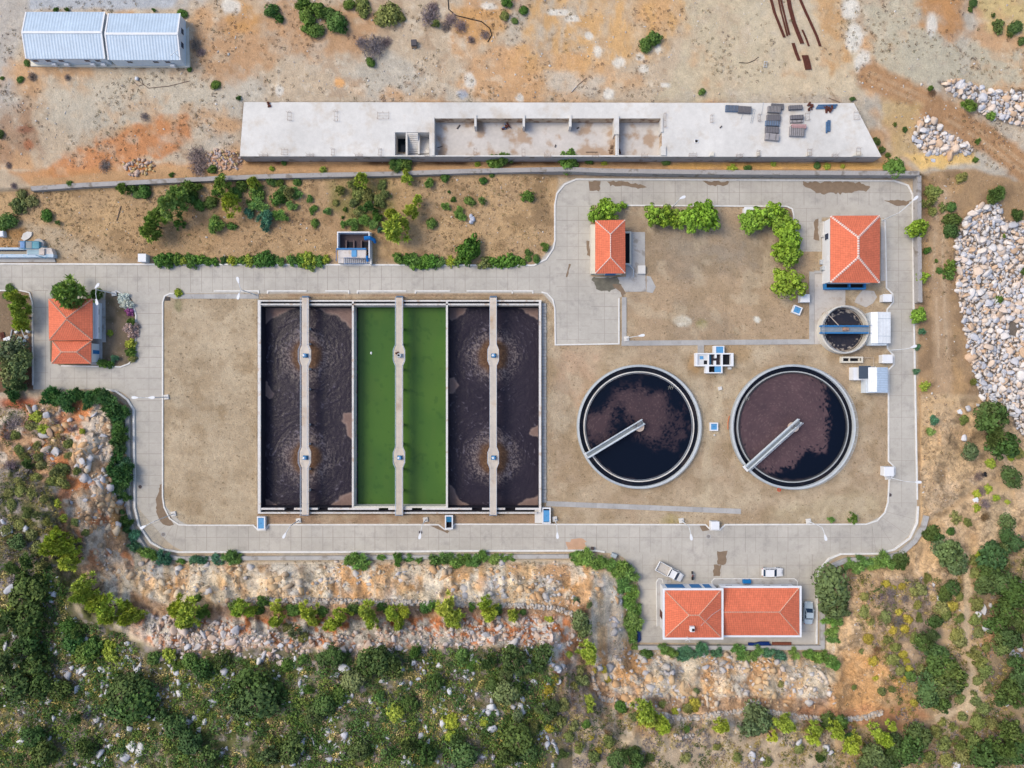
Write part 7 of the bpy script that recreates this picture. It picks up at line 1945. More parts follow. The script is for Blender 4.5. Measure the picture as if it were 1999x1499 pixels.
row('pine', 'climbing the western hillside', 'yellow green pine', [(115, 1045, 20), (112, 1068, 24), (132, 1072, 20), (128, 1098, 22), (146, 1092, 14), (152, 1142, 20), (158, 1164, 22), (170, 1180, 18), (196, 1176, 22), (214, 1188, 22), (204, 1208, 16), (238, 1186, 14), (250, 1204, 20), (268, 1200, 14)], ax=1)
row('pine', 'on the lower southern slopes', 'yellow green pine', [(1144, 1266, 20), (1150, 1278, 17), (1255, 1384, 22), (1262, 1398, 20), (1296, 1424, 20), (1290, 1412, 15), (1402, 1414, 14), (1416, 1420, 14), (1530, 1412, 17), (1544, 1420, 12), (1586, 1440, 18), (1592, 1422, 14), (1640, 1436, 18), (1656, 1450, 17), (1668, 1438, 12), (1708, 1422, 14), (1722, 1438, 16), (1738, 1414, 12), (1510, 1442, 12)])
row('olive', 'on the lower southern slopes', 'grey green tree', [(1132, 1212, 22), (1140, 1226, 18), (1480, 1402, 26), (1492, 1418, 24), (1470, 1420, 20), (1620, 1412, 18, 'dark'), (1642, 1408, 16, 'dark'), (1212, 1380, 14, 'shrub'), (1238, 1398, 14, 'oliveshrub'), (1356, 1378, 16, 'yellow'), (1344, 1384, 12, 'oliveshrub'), (1150, 1370, 12, 'lime'), (1148, 1384, 10, 'lime'), (1126, 1174, 8), (1150, 1180, 8), (1072, 1212, 9, 'lime'), (1318, 1390, 7, 'lime'), (1110, 1278, 8, 'lime'), (1186, 1328, 9, 'yellow'), (1178, 1308, 7, 'yellow'), (1160, 1310, 6, 'yellow'), (1360, 1350, 7)])
# large mounds of the southern scrub
row('bigdark', 'in the southern scrub', 'large dark evergreen mound', [(40, 1170, 32), (52, 1205, 32), (20, 1220, 30), (45, 1258, 26), (20, 1290, 26), (60, 1305, 24), (28, 1340, 28), (75, 1345, 26), (110, 1350, 22), (240, 1350, 34), (260, 1380, 34), (228, 1385, 26), (275, 1350, 26), (484, 1340, 32), (500, 1375, 36), (470, 1380, 28), (520, 1350, 26),
    (740, 1290, 34), (715, 1300, 26), (765, 1305, 24), (685, 1332, 20, 'olive'), (710, 1320, 16), (850, 1335, 18), (1000, 1290, 28), (1020, 1300, 24), (985, 1320, 16), (990, 1358, 22, 'olive'), (1012, 1345, 15), (1060, 1280, 22), (1052, 1300, 16), (1068, 1385, 24), (1075, 1400, 16), (1010, 1450, 28), (995, 1475, 22), (1030, 1470, 20), (1010, 1400, 12, 'olive'), (650, 1282, 20), (632, 1290, 16), (390, 1310, 20), (430, 1290, 16),
    (340, 1420, 26), (370, 1450, 22), (320, 1400, 18), (60, 1440, 22), (80, 1475, 24), (630, 1380, 22), (610, 1400, 18), (560, 1470, 26), (520, 1480, 22), (800, 1460, 22), (830, 1475, 20), (700, 1470, 18), (905, 1480, 24), (890, 1450, 16), (400, 1485, 24), (165, 1460, 18), (150, 1400, 14), (950, 1290, 18), (800, 1380, 16), (960, 1340, 12)])
row('shrub', 'at the edge of the southern scrub', 'mid green mound', [(150, 1235, 18), (140, 1255, 20), (165, 1272, 24), (180, 1265, 18), (215, 1268, 15, 'lime'), (218, 1282, 14, 'lime'), (130, 1225, 14), (300, 1285, 14), (330, 1280, 14, 'lime'), (370, 1290, 15), (345, 1300, 12), (560, 1300, 14), (590, 1290, 12), (810, 1270, 14), (900, 1280, 14), (920, 1300, 12), (880, 1410, 14, 'lime'), (945, 1410, 9, 'lime'), (880, 1438, 12, 'lime'), (770, 1395, 14, 'lime'), (545, 1340, 14), (600, 1350, 14), (660, 1360, 16), (740, 1360, 12)])
row('oliveshrub', 'on the western rock outcrop', 'olive scrub bush', [(70, 815, 12, 'lime'), (84, 838, 10, 'lime'), (60, 835, 12), (25, 830, 18, 'thorn'), (12, 855, 14, 'thorn'), (30, 850, 10), (35, 878, 11), (45, 892, 12), (55, 905, 12, 'dark'), (75, 892, 11), (70, 872, 10), (80, 908, 12), (15, 910, 14, 'thorn'), (100, 925, 16), (112, 915, 14), (118, 940, 14), (90, 945, 12), (70, 935, 11), (30, 945, 12), (38, 960, 12), (60, 965, 12), (15, 962, 10), (85, 975, 12), (105, 985, 10, 'lime'), (50, 1000, 14), (75, 1005, 12), (20, 985, 12), (90, 1020, 12), (130, 868, 12), (118, 855, 10, 'brownt'), (140, 840, 10, 'thorn'), (160, 842, 7, 'lime'), (108, 825, 9, 'thorn'), (132, 890, 9), (150, 920, 8), (120, 1012, 9, 'lime'), (145, 1020, 10), (165, 1040, 9), (60, 1045, 12), (30, 1060, 14, 'bigdark'), (70, 1070, 14), (55, 1095, 16, 'bigdark'), (85, 1100, 16), (20, 1110, 14, 'dark'), (40, 1125, 14, 'dark'), (75, 1130, 14, 'dark'), (35, 1025, 10), (10, 1035, 10)])
# lower right hillside
row('bigdark', 'on the hillside at the lower right', 'dark evergreen mound', [(1832, 1280, 22), (1806, 1258, 18), (1838, 1300, 26), (1858, 1318, 28), (1845, 1340, 28), (1820, 1335, 22), (1812, 1360, 22), (1840, 1372, 20), (1868, 1340, 18), (1828, 1215, 15), (1820, 1240, 16), (1862, 1150, 18), (1850, 1160, 14), (1945, 1090, 28), (1960, 1075, 22), (1935, 1110, 22), (1985, 1062, 16), (1970, 1050, 14), (1960, 1140, 26), (1985, 1160, 28), (1930, 1140, 22), (1965, 1195, 26), (1990, 1210, 26), (1950, 1220, 22), (1975, 1245, 24), (1960, 1260, 18), (1985, 1290, 18), (1995, 1325, 22), (1970, 1350, 22), (1990, 1370, 22), (1958, 1362, 14), (1975, 1430, 26), (1950, 1450, 24), (1990, 1470, 26), (1930, 1480, 24), (1965, 1485, 22), (1785, 1430, 20), (1800, 1445, 22), (1775, 1465, 26), (1750, 1480, 24), (1745, 1450, 18), (1700, 1475, 22, 'olive'), (1690, 1495, 18, 'olive'), (1725, 1488, 16), (1205, 1488, 18), (1225, 1475, 18), (1245, 1490, 18), (1970, 1020, 14)])
row('yellow', 'on the spurge slope at the lower right', 'rounded yellow spurge', [(1730, 1140, 8), (1762, 1145, 8), (1745, 1148, 6), (1765, 1278, 9), (1770, 1292, 10), (1775, 1305, 8), (1766, 1328, 9), (1744, 1232, 8), (1768, 1230, 9), (1728, 1205, 12, 'oliveshrub'), (1690, 1195, 12, 'oliveshrub'), (1700, 1215, 9, 'oliveshrub'), (1696, 1248, 9), (1704, 1290, 8), (1682, 1272, 7, 'oliveshrub'), (1715, 1270, 10, 'brownt'), (1712, 1325, 6), (1776, 1210, 9), (1755, 1195, 8), (1790, 1180, 10, 'oliveshrub'), (1785, 1155, 10, 'oliveshrub'), (1770, 1170, 12, 'thorn'), (1740, 1180, 12, 'thorn'), (1740, 1160, 12, 'thorn'), (1725, 1170, 10, 'thorn'), (1755, 1215, 12, 'thorn'), (1735, 1250, 10, 'oliveshrub'), (1750, 1265, 12, 'oliveshrub'), (1745, 1290, 12, 'oliveshrub'), (1758, 1310, 10, 'oliveshrub'), (1785, 1245, 12, 'oliveshrub'), (1810, 1130, 14, 'oliveshrub'), (1800, 1150, 12, 'oliveshrub'), (1795, 1205, 12, 'oliveshrub'), (1780, 1320, 10, 'shrub'), (1800, 1310, 12, 'oliveshrub'), (1800, 1345, 8), (1785, 1372, 8), (1740, 1345, 10, 'oliveshrub'), (1722, 1350, 10, 'oliveshrub'), (1688, 1165, 8, 'oliveshrub'), (1840, 1190, 14, 'oliveshrub'), (1860, 1185, 10), (1850, 1205, 12, 'oliveshrub'), (1870, 1205, 12, 'oliveshrub'), (1875, 1165, 9, 'oliveshrub')])
row('oliveshrub', 'along the sandy path at the lower right', 'dull green shrub', [(1900, 1275, 14), (1915, 1290, 14), (1875, 1255, 12), (1868, 1238, 12), (1925, 1310, 14), (1910, 1330, 10), (1900, 1352, 7), (1848, 1390, 5, 'dark'), (1875, 1365, 10), (1930, 1345, 12), (1908, 1370, 10), (1920, 1385, 12), (1880, 1400, 10), (1860, 1420, 12), (1890, 1430, 16), (1870, 1450, 14), (1910, 1410, 14), (1830, 1430, 12), (1845, 1455, 14), (1905, 1455, 16), (1880, 1480, 16), (1850, 1485, 14), (1815, 1480, 14), (1935, 1410, 14), (1905, 1120, 10), (1912, 1150, 10), (1908, 1180, 12), (1905, 1210, 12), (1912, 1235, 10), (1900, 1095, 10), (1915, 1085, 9, 'lime'), (1840, 1410, 8), (1925, 1265, 8)])
row('oliveshrub', 'on the rough ground at the bottom middle', 'olive scrub bush', [(1070, 1345, 12, 'yellow'), (1082, 1325, 10, 'yellow'), (1068, 1362, 8, 'yellow'), (1072, 1425, 8, 'yellow'), (1100, 1380, 14), (1095, 1410, 12), (1120, 1420, 12), (1135, 1330, 14, 'oliveshrub'), (1130, 1310, 12), (1120, 1345, 12), (1110, 1440, 12), (1130, 1460, 12), (1185, 1435, 14, 'brownt'), (1190, 1450, 12), (1155, 1440, 8, 'yellow'), (1170, 1465, 8, 'yellow'), (1340, 1422, 9, 'shrub'), (1160, 1480, 14, 'oliveshrub'), (1270, 1480, 10, 'dark'), (1240, 1465, 9), (1400, 1460, 8), (1340, 1480, 9), (1440, 1480, 10), (1560, 1460, 10), (1600, 1480, 12, 'dark'), (1608, 1475, 10), (1500, 1490, 10), (1040, 1420, 14), (1045, 1390, 10), (1145, 1415, 10, 'shrub'), (1295, 1378, 8), (1525, 1340, 7), (1620, 1340, 7, 'brownt'), (1668, 1342, 6), (1655, 1440, 10, 'shrub'), (1100, 1475, 14, 'dark'), (1610, 1408, 10)])

# ------------------------------------------------------------------ ground cover of the scrub: a dense mat nobody could count
def tufts(name, pts, radii, colours, per, leaf, seed, flat=.7, label=None):
    """many small tufts in ONE stuff object; pts world (n,3)"""
    rg = np.random.default_rng(seed); T = []
    for k in range(6):
        n = dome(rg, per, -.05); p = n * rg.uniform(.45, 1.0, (len(n), 1)) * np.array([1, 1, flat])
        nn = unit(n + rg.normal(size=n.shape) * .6); s = leaf * rg.uniform(.7, 1.5, len(n))
        T.append((leaf_quads(p, nn, rg.normal(size=n.shape), s * 1.4, s * .8, rg), rg.uniform(.7, 1.3, len(n))))
    VV, CC = [], []
    for i in range(len(pts)):
        q, t = T[i % 6]; a = rg.uniform(0, 6.28); co, si = math.cos(a), math.sin(a); R_ = np.array([[co, -si, 0], [si, co, 0], [0, 0, 1]])
        VV.append((q.reshape(-1, 3) @ R_.T) * radii[i] + pts[i]); CC.append(np.repeat(t, 4)[:, None] * colours[i][None, :])
    v = np.concatenate(VV); me = raw_mesh(name, v, np.arange(len(v)).reshape(-1, 4), 4, np.concatenate(CC))
    me.materials.append(M('cover_foliage', None, rough=.85, var=.10, source='attr', spec=.12)); o = link(name, me, (0, 0, 0))
    return tag(o, label, None, None, 'stuff')


def scatter(polys, step, seed, keep=None, jit=.5, z=True):
    """jittered grid points in photo-pixel polygons, on the ground"""
    rg = np.random.default_rng(seed); out = []
    for p in polys:
        x0 = min(q[0] for q in p); x1 = max(q[0] for q in p); y0 = min(q[1] for q in p); y1 = max(q[1] for q in p)
        gx, gy = np.meshgrid(np.arange(x0, x1, step), np.arange(y0, y1, step)); gx = gx.ravel() + rg.uniform(-jit, jit, gx.size) * step; gy = gy.ravel() + rg.uniform(-jit, jit, gy.size) * step
        ok = inside(gx, gy, p)
        if keep is not None: ok &= keep(gx, gy, rg)
        out.append(np.stack([gx[ok], gy[ok]], 1))
    return np.concatenate(out)


def on_ground(xy, dz=0.):
    h = height(xy[:, 0], xy[:, 1]); k = (H - h) / H / 10
    return np.stack([(xy[:, 0] - CX) * k, (CY - xy[:, 1]) * k, h + dz], 1)


SCRUB = [[(-110, 1080), (50, 1090), (110, 1120), (150, 1210), (240, 1245), (300, 1290), (480, 1285), (700, 1272), (1080, 1262), (1090, 1600), (-110, 1600)]]
rg = np.random.default_rng(77)
xy = scatter(SCRUB, 7.2, 1, lambda x, y, g: (fbm(x, y, 36, 3, 101) + g.uniform(-.10, .10, x.size)) > .37)
pal = np.array([CA(c) for c in ((104, 112, 60), (132, 128, 66), (172, 154, 92), (148, 128, 104), (80, 98, 52), (186, 168, 112), (132, 124, 124), (74, 96, 50))])
w = np.stack([fbm(xy[:, 0], xy[:, 1], 28, 3, 110 + k) + rg.uniform(0, .28, len(xy)) for k in range(8)], 1)
tufts('scrub_cover', on_ground(xy, -.05), rg.uniform(.34, .80, len(xy)), pal[w.argmax(1)] * 1.85, 34, .26, 5, label='low mixed scrub of olive, brown and yellow tufts')
xy = scatter(SCRUB, 15, 9, lambda x, y, g: (fbm(x, y, 44, 3, 109) + g.uniform(-.10, .10, x.size)) > .41)
pal[4] = CA((140, 132, 132))
palg = np.array([CA(c) for c in ((74, 100, 48), (62, 88, 46), (96, 118, 56), (84, 110, 60), (112, 126, 60))]) * 1.75
tufts('scrub_cover', on_ground(xy, -.05), rg.uniform(.7, 1.5, len(xy)), palg[rg.integers(0, 5, len(xy))], 110, .17, 10, label='dense patches of low green bushes')
HILL2 = [[(1655, 1120), (1720, 1125), (1860, 1130), (1905, 1080), (2110, 1000), (2110, 1600), (1090, 1600), (1090, 1300), (1140, 1290), (1170, 1380), (1300, 1410), (1500, 1400), (1640, 1410), (1740, 1395), (1720, 1330), (1700, 1250), (1660, 1200)],
         [(-110, 790), (90, 790), (140, 860), (150, 930), (110, 960), (140, 1050), (150, 1120), (50, 1090), (-110, 1080)]]
pd = lambda x, y: np.minimum(seg_dist(x, y, [(1886, 1085), (1888, 1130), (1887, 1215), (1884, 1250), (1900, 1310), (1902, 1345), (1893, 1375), (1870, 1388), (1832, 1402)]), np.hypot(x - 1897, (y - 1360) * .6) - 8)
xy = scatter(HILL2, 7.6, 2, lambda x, y, g: ((fbm(x, y, 34, 3, 102) + g.uniform(-.1, .1, x.size)) > np.where(x > 1720, .35, .37)) & (pd(x, y) > 12))
w = np.stack([fbm(xy[:, 0], xy[:, 1], 26, 3, 120 + k) + rg.uniform(0, .28, len(xy)) for k in range(8)], 1)
tufts('scrub_cover', on_ground(xy, -.05), rg.uniform(.35, .75, len(xy)), pal[w.argmax(1)] * 1.3, 30, .26, 6, label='thin brown and olive scrub on rocky slopes')
# dry weeds on open dirt, in the garden, on the rock
DIRT = [[(-110, -110), (2110, -110), (2110, 330), (1790, 330), (1720, 200), (476, 196), (465, 310), (-110, 345)], [(0, 380), (480, 350), (1075, 342), (1078, 470), (1040, 508), (0, 508)], [(1805, 345), (1870, 345), (1870, 800), (1900, 960), (1810, 1030), (1798, 1000)],
        [(260, 1095), (1160, 1095), (1230, 1270), (1640, 1285), (1720, 1390), (1160, 1300), (1090, 1260), (300, 1265), (180, 1130)]]
xy = scatter(DIRT, 8.5, 3, lambda x, y, g: (fbm(x, y, 50, 4, 103) + g.uniform(-.22, .22, x.size)) > np.where(y < 335, .62, .55))
pal2 = np.array([CA(c) for c in ((158, 134, 102), (140, 118, 92), (126, 120, 84), (180, 156, 118), (128, 112, 104))])
tufts('dry_weeds', on_ground(xy, -.03), rg.uniform(.16, .46, len(xy)), pal2[rg.integers(0, 5, len(xy))], 14, .34, 7, label='scattered dry weeds on bare soil')
xy = scatter([DIRT[1]], 7, 12, lambda x, y, g: (fbm(x, y, 34, 4, 111) + g.uniform(-.2, .2, x.size)) > .50)
tufts('dry_weeds', on_ground(xy, -.03), rg.uniform(.14, .36, len(xy)), np.array([CA(c) for c in ((202, 172, 126), (184, 152, 108), (214, 188, 146), (150, 140, 92))])[rg.integers(0, 4, len(xy))] * 1.15, 12, .4, 13, label='straw coloured dry grass tufts in the upper garden')
xy = scatter([YARD], 9, 4, lambda x, y, g: (fbm(x, y, 40, 4, 104) + g.uniform(-.25, .25, x.size) > .54) & ~((x > 498) & (x < 1070) & (y > 570) & (y < 1006)) & (np.hypot(x - 1248, y - 833) > 126) & (np.hypot(x - 1549, y - 833) > 127) & ~((x > 1586) & (y < 770) & (y > 400)) & ~((x > 1150) & (x < 1282) & (y > 424) & (y < 572)) & ~((x > 1060) & (x < 1232) & (y > 570) & (y < 676)) & ~((x > 1352) & (x < 1436) & (y > 668) & (y < 732)) & ~((y > 658) & (y < 676)) & ~((y > 976) & (y < 1006) & (x < 1450)))
tufts('dry_weeds', on_ground(xy, -.02), rg.uniform(.10, .24, len(xy)), np.array([CA(c) for c in ((146, 128, 98), (160, 140, 108), (128, 116, 88))])[rg.integers(0, 3, len(xy))], 8, .5, 8, label='short dead tufts on the dry lawns')

# ------------------------------------------------------------------ stones
import bmesh


def rock_mesh(seed, sub=2, flatz=.75):
    bm = bmesh.new(); bmesh.ops.create_icosphere(bm, subdivisions=sub, radius=1); rg_ = np.random.default_rng(seed)
    pl = unit(rg_.normal(size=(11, 3))); off = rg_.uniform(.34, .66, 11); el = rg_.uniform(.78, 1.25, 3)
    for v in bm.verts:
        p = np.array(v.co)
        for n, d in zip(pl, off):
            s = float(p @ n)
            if s > d: p = p - n * (s - d)
        p = p * (1 + .012 * rg_.normal()) * el * 1.45; p[2] *= flatz; v.co = p
    vs = np.array([v.co for v in bm.verts]); fs = np.array([[v.index for v in f.verts] for f in bm.faces]); bm.free()
    return vs, fs


m_stone = M('boulder_stone', None, rough=.9, var=.14, scale=1.2, var2=.10, scale2=5, bump=.05, bscale=3, source='obj', spec=.15)
m_stone2 = M('rubble_stone', None, rough=.9, var=.12, scale=1.2, source='attr', spec=.15)
RP = [rock_mesh(300 + k) for k in range(9)]; RL = [rock_mesh(400 + k, 1) for k in range(7)]
RM = []
for vs, fs in RP:
    me = raw_mesh('boulder', vs, fs, 3); me.materials.append(m_stone); RM.append(me)
STONE = [(226, 222, 220), (214, 214, 220), (234, 222, 212), (230, 208, 188), (222, 190, 160), (206, 206, 212), (236, 230, 226), (232, 214, 200)]
keepr = lambda x, y, g: ~((np.hypot(x - 1990, y - 415) < 20) | (np.hypot(x - 1945, y - 380) < 16) | ((np.hypot((x - 1978) / 1.0, (y - 640) / 2.2) < 8)) | (np.hypot(x - 1892, y - 206) < 13) | (np.hypot(x - 1940, y - 830) < 40))
def grow(seed, step): 
    xy = scatter(RIP, step, seed, keepr, .42); return xy


xy = grow(31, 9.6); r = np.random.default_rng(32)
rad = np.clip(r.lognormal(-.62, .26, len(xy)), .32, .95)
vis = (xy[:, 0] > -5) & (xy[:, 0] < 2004); order = np.argsort(-(rad + np.where(vis, 10, 0))); P3 = on_ground(xy)
groups = {'field': 'boulder in the big pale boulder field down the right edge', 'north': 'boulder in the pale rock bank at the upper right', 'slope': 'boulder in the small rock bank beside the dirt track'}
for i in order[:300]:
    x, y = xy[i]; key = 'field' if y > 380 else ('north' if x > 1830 and y < 290 and not (x < 1912 and y > 232) else 'slope')
    o = link('boulder', RM[r.integers(0, 9)], (P3[i][0], P3[i][1], P3[i][2] + rad[i] * .25)); s = rad[i] * .98
    o.scale = (s * r.uniform(.85, 1.2), s * r.uniform(.85, 1.2), s * r.uniform(.8, 1.1)); o.rotation_euler = tuple(r.uniform(0, 6.28, 3) * np.array([.12, .12, 1]))
    c = CA(np.array(STONE[r.integers(0, 8)]) + r.normal(0, 5)); o.color = (*[float(q) for q in c], 1)
    tag(o, 'pale grey or orange ' + groups[key], 'boulder', 'boulders ' + {'field': 'of the right hand field', 'north': 'of the upper right bank', 'slope': 'beside the dirt track'}[key], 'thing')


def stones(name, xyz, radii, cols_, seed, label):
    r_ = np.random.default_rng(seed); VV, FF, CC = [], [], []; n0 = 0
    for i in range(len(xyz)):
        vs, fs = RL[i % 7]; a = r_.uniform(0, 6.28); co, si = math.cos(a), math.sin(a); R_ = np.array([[co, -si, 0], [si, co, 0], [0, 0, 1]])
        v = (vs * r_.uniform(.75, 1.25, 3)) @ R_.T * radii[i] + xyz[i]; VV.append(v); FF.append(fs + n0); n0 += len(v); CC.append(np.repeat(cols_[i][None], len(v), 0))
    me = raw_mesh(name, np.concatenate(VV), np.concatenate(FF), 3, np.concatenate(CC)); me.materials.append(m_stone2)
    return tag(link(name, me, (0, 0, 0)), label, None, None, 'stuff')


rest = order[300:]; pst = np.array([CA(c) for c in STONE])
xy2 = grow(33, 6.2)
pts = np.concatenate([P3[rest], on_ground(xy2, -.06)]); rd = np.concatenate([rad[rest], r.uniform(.24, .50, len(xy2))])
stones('rubble', pts, rd, pst[r.integers(0, 8, len(pts))] * r.uniform(.8, 1.08, (len(pts), 1)), 34, 'smaller stones packed between the boulders')
xy3 = scatter(RUB, 5.5, 35); stones('rubble', on_ground(xy3, .05), r.uniform(.2, .5, len(xy3)), np.array([CA(c) for c in ((212, 186, 170), (200, 168, 142), (206, 178, 130), (190, 176, 172))])[r.integers(0, 4, len(xy3))], 36, 'heaps of broken rubble at the left end of the slab')
# loose stones on the rock cut, red terraces and dirt
xy4 = scatter([[(290, 1195), (600, 1240), (1090, 1200), (1095, 1262), (700, 1275), (480, 1285), (300, 1290)]], 6.5, 37, lambda x, y, g: fbm(x, y, 26, 3, 105) + g.uniform(-.15, .15, x.size) > .42)
xy5 = scatter([[(250, 1095), (1160, 1095), (1240, 1275), (1600, 1285), (1640, 1380), (1180, 1350), (1060, 1200), (300, 1180), (180, 1100)], [(60, 785), (245, 800), (250, 1080), (180, 1120), (120, 1000), (70, 830)]], 11, 38, lambda x, y, g: fbm(x, y, 40, 3, 106) + g.uniform(-.2, .2, x.size) > .66)
xy6 = scatter(DIRT[:2] + [DIRT[2]] + [[(1655, 1120), (1860, 1130), (2000, 1480), (1100, 1480), (1300, 1410), (1640, 1410)]], 15, 39, lambda x, y, g: fbm(x, y, 60, 4, 107) + g.uniform(-.25, .25, x.size) > .56)
for nm, q, lo, hi, colset, lab in (('loose_stones', scatter(SCRUB, 9, 51, lambda x, y, g: fbm(x, y, 30, 3, 130) + g.uniform(-.2, .2, x.size) > .65), .2, .75, ((224, 224, 228), (204, 204, 210)), 'small white stones between the scrub'), ('loose_stones', xy4, .22, .62, ((222, 208, 200), (206, 198, 196), (214, 190, 174), (196, 160, 136)), 'pale broken stones on the red soil below the pines'),
                                   ('loose_stones', xy5, .18, .6, ((214, 200, 188), (196, 190, 186), (210, 176, 146)), 'stones lying on the rock cut'), ('loose_stones', xy6, .08, .26, ((222, 216, 208), (202, 190, 178), (212, 190, 164)), 'small stones scattered on the dirt')):
    cs = np.array([CA(c) for c in colset]); stones(nm, on_ground(q, -.03), lo + (hi - lo) * r.random(len(q)) ** 2.2, cs[r.integers(0, len(colset), len(q))], 40 + len(q) % 7, lab)

# outcropping blocks of the cut: angular, mostly buried, leaning with the slope
CUTP = [[(250, 1098), (1150, 1096), (1215, 1110), (1232, 1270), (1600, 1286), (1640, 1385), (1560, 1384), (1440, 1380), (1290, 1388), (1190, 1362), (1160, 1300), (1120, 1190), (900, 1172), (480, 1166), (330, 1160), (190, 1110)], [(70, 795), (240, 805), (248, 1080), (190, 1100), (150, 1000), (80, 860)]]
q = scatter(CUTP, 9, 61, lambda x, y, g: fbm(x, y, 44, 3, 140) + g.uniform(-.16, .16, x.size) > .50); rr2 = .22 + .85 * r.random(len(q)) ** 2.6
pc = np.array([CA(c) for c in ((230, 208, 178), (212, 206, 202), (224, 192, 152), (234, 216, 194), (222, 180, 136), (206, 202, 204), (214, 188, 158))]); wq = np.stack([fbm(q[:, 0], q[:, 1], 60, 3, 150 + k) + r.uniform(0, .22, len(q)) for k in range(7)], 1)
stones('rock_face', on_ground(q, 0) - np.stack([0 * rr2, 0 * rr2, rr2 * .36], 1), rr2, pc[wq.argmax(1)] * r.uniform(.85, 1.08, (len(q), 1)), 62, 'angular cream and grey rock standing out of the cut face')


def rocks(where, desc, pts, palette, group, ax=0):
    pts = sorted(pts, key=lambda p: p[ax])
    for i, (x, y, rr_) in enumerate(pts):
        g = G(x, y); s = rr_ / 10. * .74; me = RM[i % 9]
        o = link('limestone_rock', me, (g.x, g.y, g.z + s * .08)); o.scale = (s * r.uniform(.8, 1.3), s * r.uniform(.7, 1.1), s * r.uniform(.7, 1.1)); o.rotation_euler = (r.uniform(-.2, .2), r.uniform(-.2, .2), r.uniform(0, 6.28))
        c = CA(np.array(palette[i % len(palette)]) + r.normal(0, 4)); o.color = (*[float(q) for q in c], 1)
        tag(o, f'{ORD(i)} {desc} from the {"left" if ax == 0 else "top"} {where}', 'rock', group, 'thing')


WH = [(222, 224, 228), (204, 206, 212), (228, 226, 222), (192, 194, 200)]
rocks('in the southern scrub', 'white limestone rock', [(242, 1271, 6), (256, 1272, 7), (262, 1299, 9), (270, 1310, 8), (234, 1304, 6), (162, 1308, 11), (200, 1306, 9), (174, 1328, 7), (150, 1346, 9), (170, 1355, 7), (176, 1383, 9), (150, 1394, 9), (188, 1404, 7), (95, 1440, 9), (118, 1438, 7), (196, 1470, 11), (208, 1478, 8), (244, 1474, 14), (258, 1458, 12), (278, 1460, 14), (218, 1455, 7), (196, 1492, 8), (268, 1486, 7), (340, 1335, 7), (368, 1336, 6), (390, 1338, 6), (418, 1324, 8), (418, 1372, 9), (365, 1405, 8), (364, 1440, 8), (390, 1420, 6), (410, 1480, 9), (255, 1420, 7), (230, 1436, 6), (304, 1336, 5), (345, 1310, 7), (672, 1308, 12), (660, 1318, 8), (646, 1320, 6), (788, 1305, 7), (806, 1292, 7), (802, 1332, 7), (782, 1335, 6), (816, 1324, 6), (795, 1345, 7), (878, 1346, 8), (886, 1340, 6), (890, 1308, 6), (903, 1286, 6), (945, 1289, 7), (952, 1289, 6), (960, 1382, 11), (972, 1392, 9), (965, 1420, 12), (1000, 1318, 8), (655, 1370, 8), (698, 1388, 6), (710, 1420, 6), (756, 1436, 6), (892, 1450, 7), (868, 1425, 6), (880, 1460, 6), (18, 1148, 14), (12, 1262, 9), (14, 1040, 12), (22, 1030, 10), (8, 1020, 9), (50, 1034, 10), (1018, 1362, 8), (1022, 1388, 9), (1010, 1386, 8), (1044, 1330, 8), (1088, 1305, 9), (1088, 1330, 7), (1022, 1300, 7), (1100, 1300, 8), (860, 1376, 6), (545, 1260, 0.1 + 8), (505, 1290, 9), (515, 1282, 8)], WH, 'white rocks among the scrub')
rocks('on the western outcrop', 'weathered rock', [(84, 850, 18), (96, 842, 14), (78, 865, 13), (90, 880, 11), (110, 885, 12), (60, 800, 13), (72, 798, 10), (95, 810, 10), (118, 802, 9), (180, 850, 10), (196, 868, 9), (176, 894, 12), (188, 886, 9), (160, 902, 10), (140, 980, 8), (148, 968, 6), (165, 975, 6), (185, 810, 10), (172, 820, 9), (160, 815, 8), (204, 850, 9), (198, 895, 8), (57, 876, 6)], [(212, 208, 208), (208, 190, 172), (196, 196, 202), (214, 180, 150)], 'rocks of the western outcrop')
rocks('on the red soil below the young pines', 'broken pale boulder', [(300, 1222, 11), (312, 1228, 9), (338, 1232, 12), (358, 1234, 12), (372, 1250, 10), (385, 1262, 11), (400, 1240, 12), (418, 1248, 11), (436, 1240, 12), (450, 1255, 12), (460, 1232, 10), (345, 1258, 10), (365, 1262, 9), (322, 1208, 8), (395, 1222, 8), (560, 1250, 9), (610, 1260, 9), (640, 1262, 9), (668, 1266, 11), (690, 1262, 8), (720, 1258, 9), (740, 1262, 8), (868, 1258, 8), (918, 1234, 11), (930, 1246, 11), (946, 1240, 10), (960, 1250, 9), (976, 1226, 10), (988, 1240, 10), (1000, 1256, 10), (1018, 1236, 8), (1040, 1230, 10), (1050, 1244, 10), (1064, 1228, 9), (1076, 1250, 10), (1092, 1262, 9), (520, 1256, 9), (548, 1292, 10), (484, 1246, 9)], [(214, 208, 206), (224, 206, 196), (204, 202, 206), (216, 192, 174)], 'pale boulders on the red terrace')
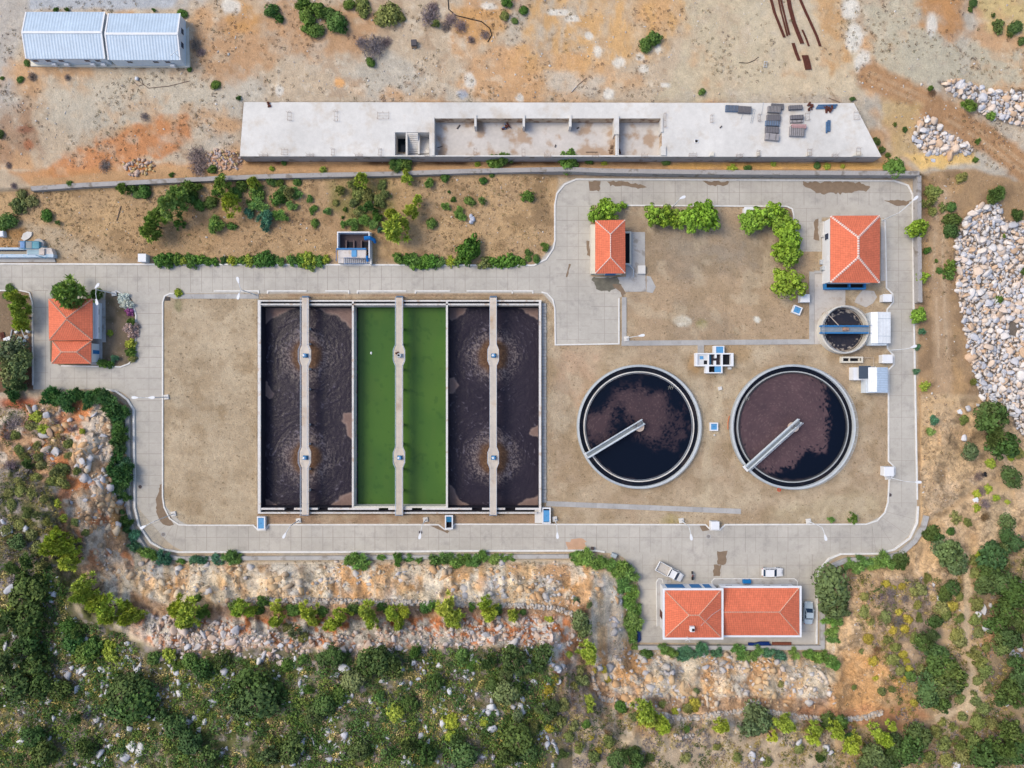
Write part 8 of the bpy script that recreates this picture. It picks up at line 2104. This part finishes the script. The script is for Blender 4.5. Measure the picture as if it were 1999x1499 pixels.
rocks('on the lower right hillside', 'white rock', [(1908, 1198, 12), (1920, 1192, 10), (1912, 1212, 10), (1924, 1224, 11), (1934, 1180, 7), (1975, 1270, 11), (1988, 1265, 9), (1983, 1282, 9), (1966, 1375, 6), (1832, 1170, 7), (1822, 1140, 7), (1870, 1494, 10), (1880, 1488, 9), (1858, 1490, 7), (1620, 1470, 10), (1560, 1450, 9), (1080, 1450, 10), (1085, 1462, 9), (1092, 1310, 7), (1610, 1460, 9), (1888, 795, 9), (1880, 855, 8), (1908, 790, 7), (1820, 312, 7), (1470, 1475, 13), (1490, 1482, 9)], [(222, 222, 226), (210, 208, 210)], 'white rocks on the right hillside')
# ------------------------------------------------------------------ camera and daylight
cam = bpy.data.cameras.new('camera'); cam.sensor_width = 36.0; cam.sensor_fit = 'HORIZONTAL'
cam.lens = 36.0 * H / 199.9; cam.clip_start = .5; cam.clip_end = 6000
co = bpy.data.objects.new('camera', cam); COL.objects.link(co); co.location = (0, 0, H); co.rotation_euler = (0, 0, 0); scene.camera = co
EL, AZ = math.radians(50), math.radians(286)          # sun in the west-north-west, behind thin cloud
wd = bpy.data.worlds.new('World'); scene.world = wd; wd.use_nodes = True
nt = wd.node_tree; bg = nt.nodes['Background']; sky = nt.nodes.new('ShaderNodeTexSky'); sky.sky_type = 'NISHITA'
sky.sun_disc = False; sky.sun_elevation = EL; sky.sun_rotation = AZ; sky.air_density = 1.0; sky.dust_density = 2.5; sky.ozone_density = 1.0
nt.links.new(sky.outputs[0], bg.inputs[0]); bg.inputs[1].default_value = .15
sl = bpy.data.lights.new('sun', 'SUN'); sl.energy = 1.25; sl.angle = math.radians(28); sl.color = (1.0, .89, .68)
so = bpy.data.objects.new('sun', sl); COL.objects.link(so)
d = Vector((math.sin(AZ) * math.cos(EL), math.cos(AZ) * math.cos(EL), math.sin(EL)))
so.rotation_euler = (-d).to_track_quat('-Z', 'Y').to_euler(); so.location = d * 200
scene.view_settings.view_transform = 'Standard'; scene.view_settings.look = 'None'; scene.view_settings.exposure = 0.75; scene.view_settings.gamma = 1
scene.render.engine = 'CYCLES'; scene.cycles.max_bounces = 5; scene.cycles.diffuse_bounces = 3; scene.cycles.use_denoising = True
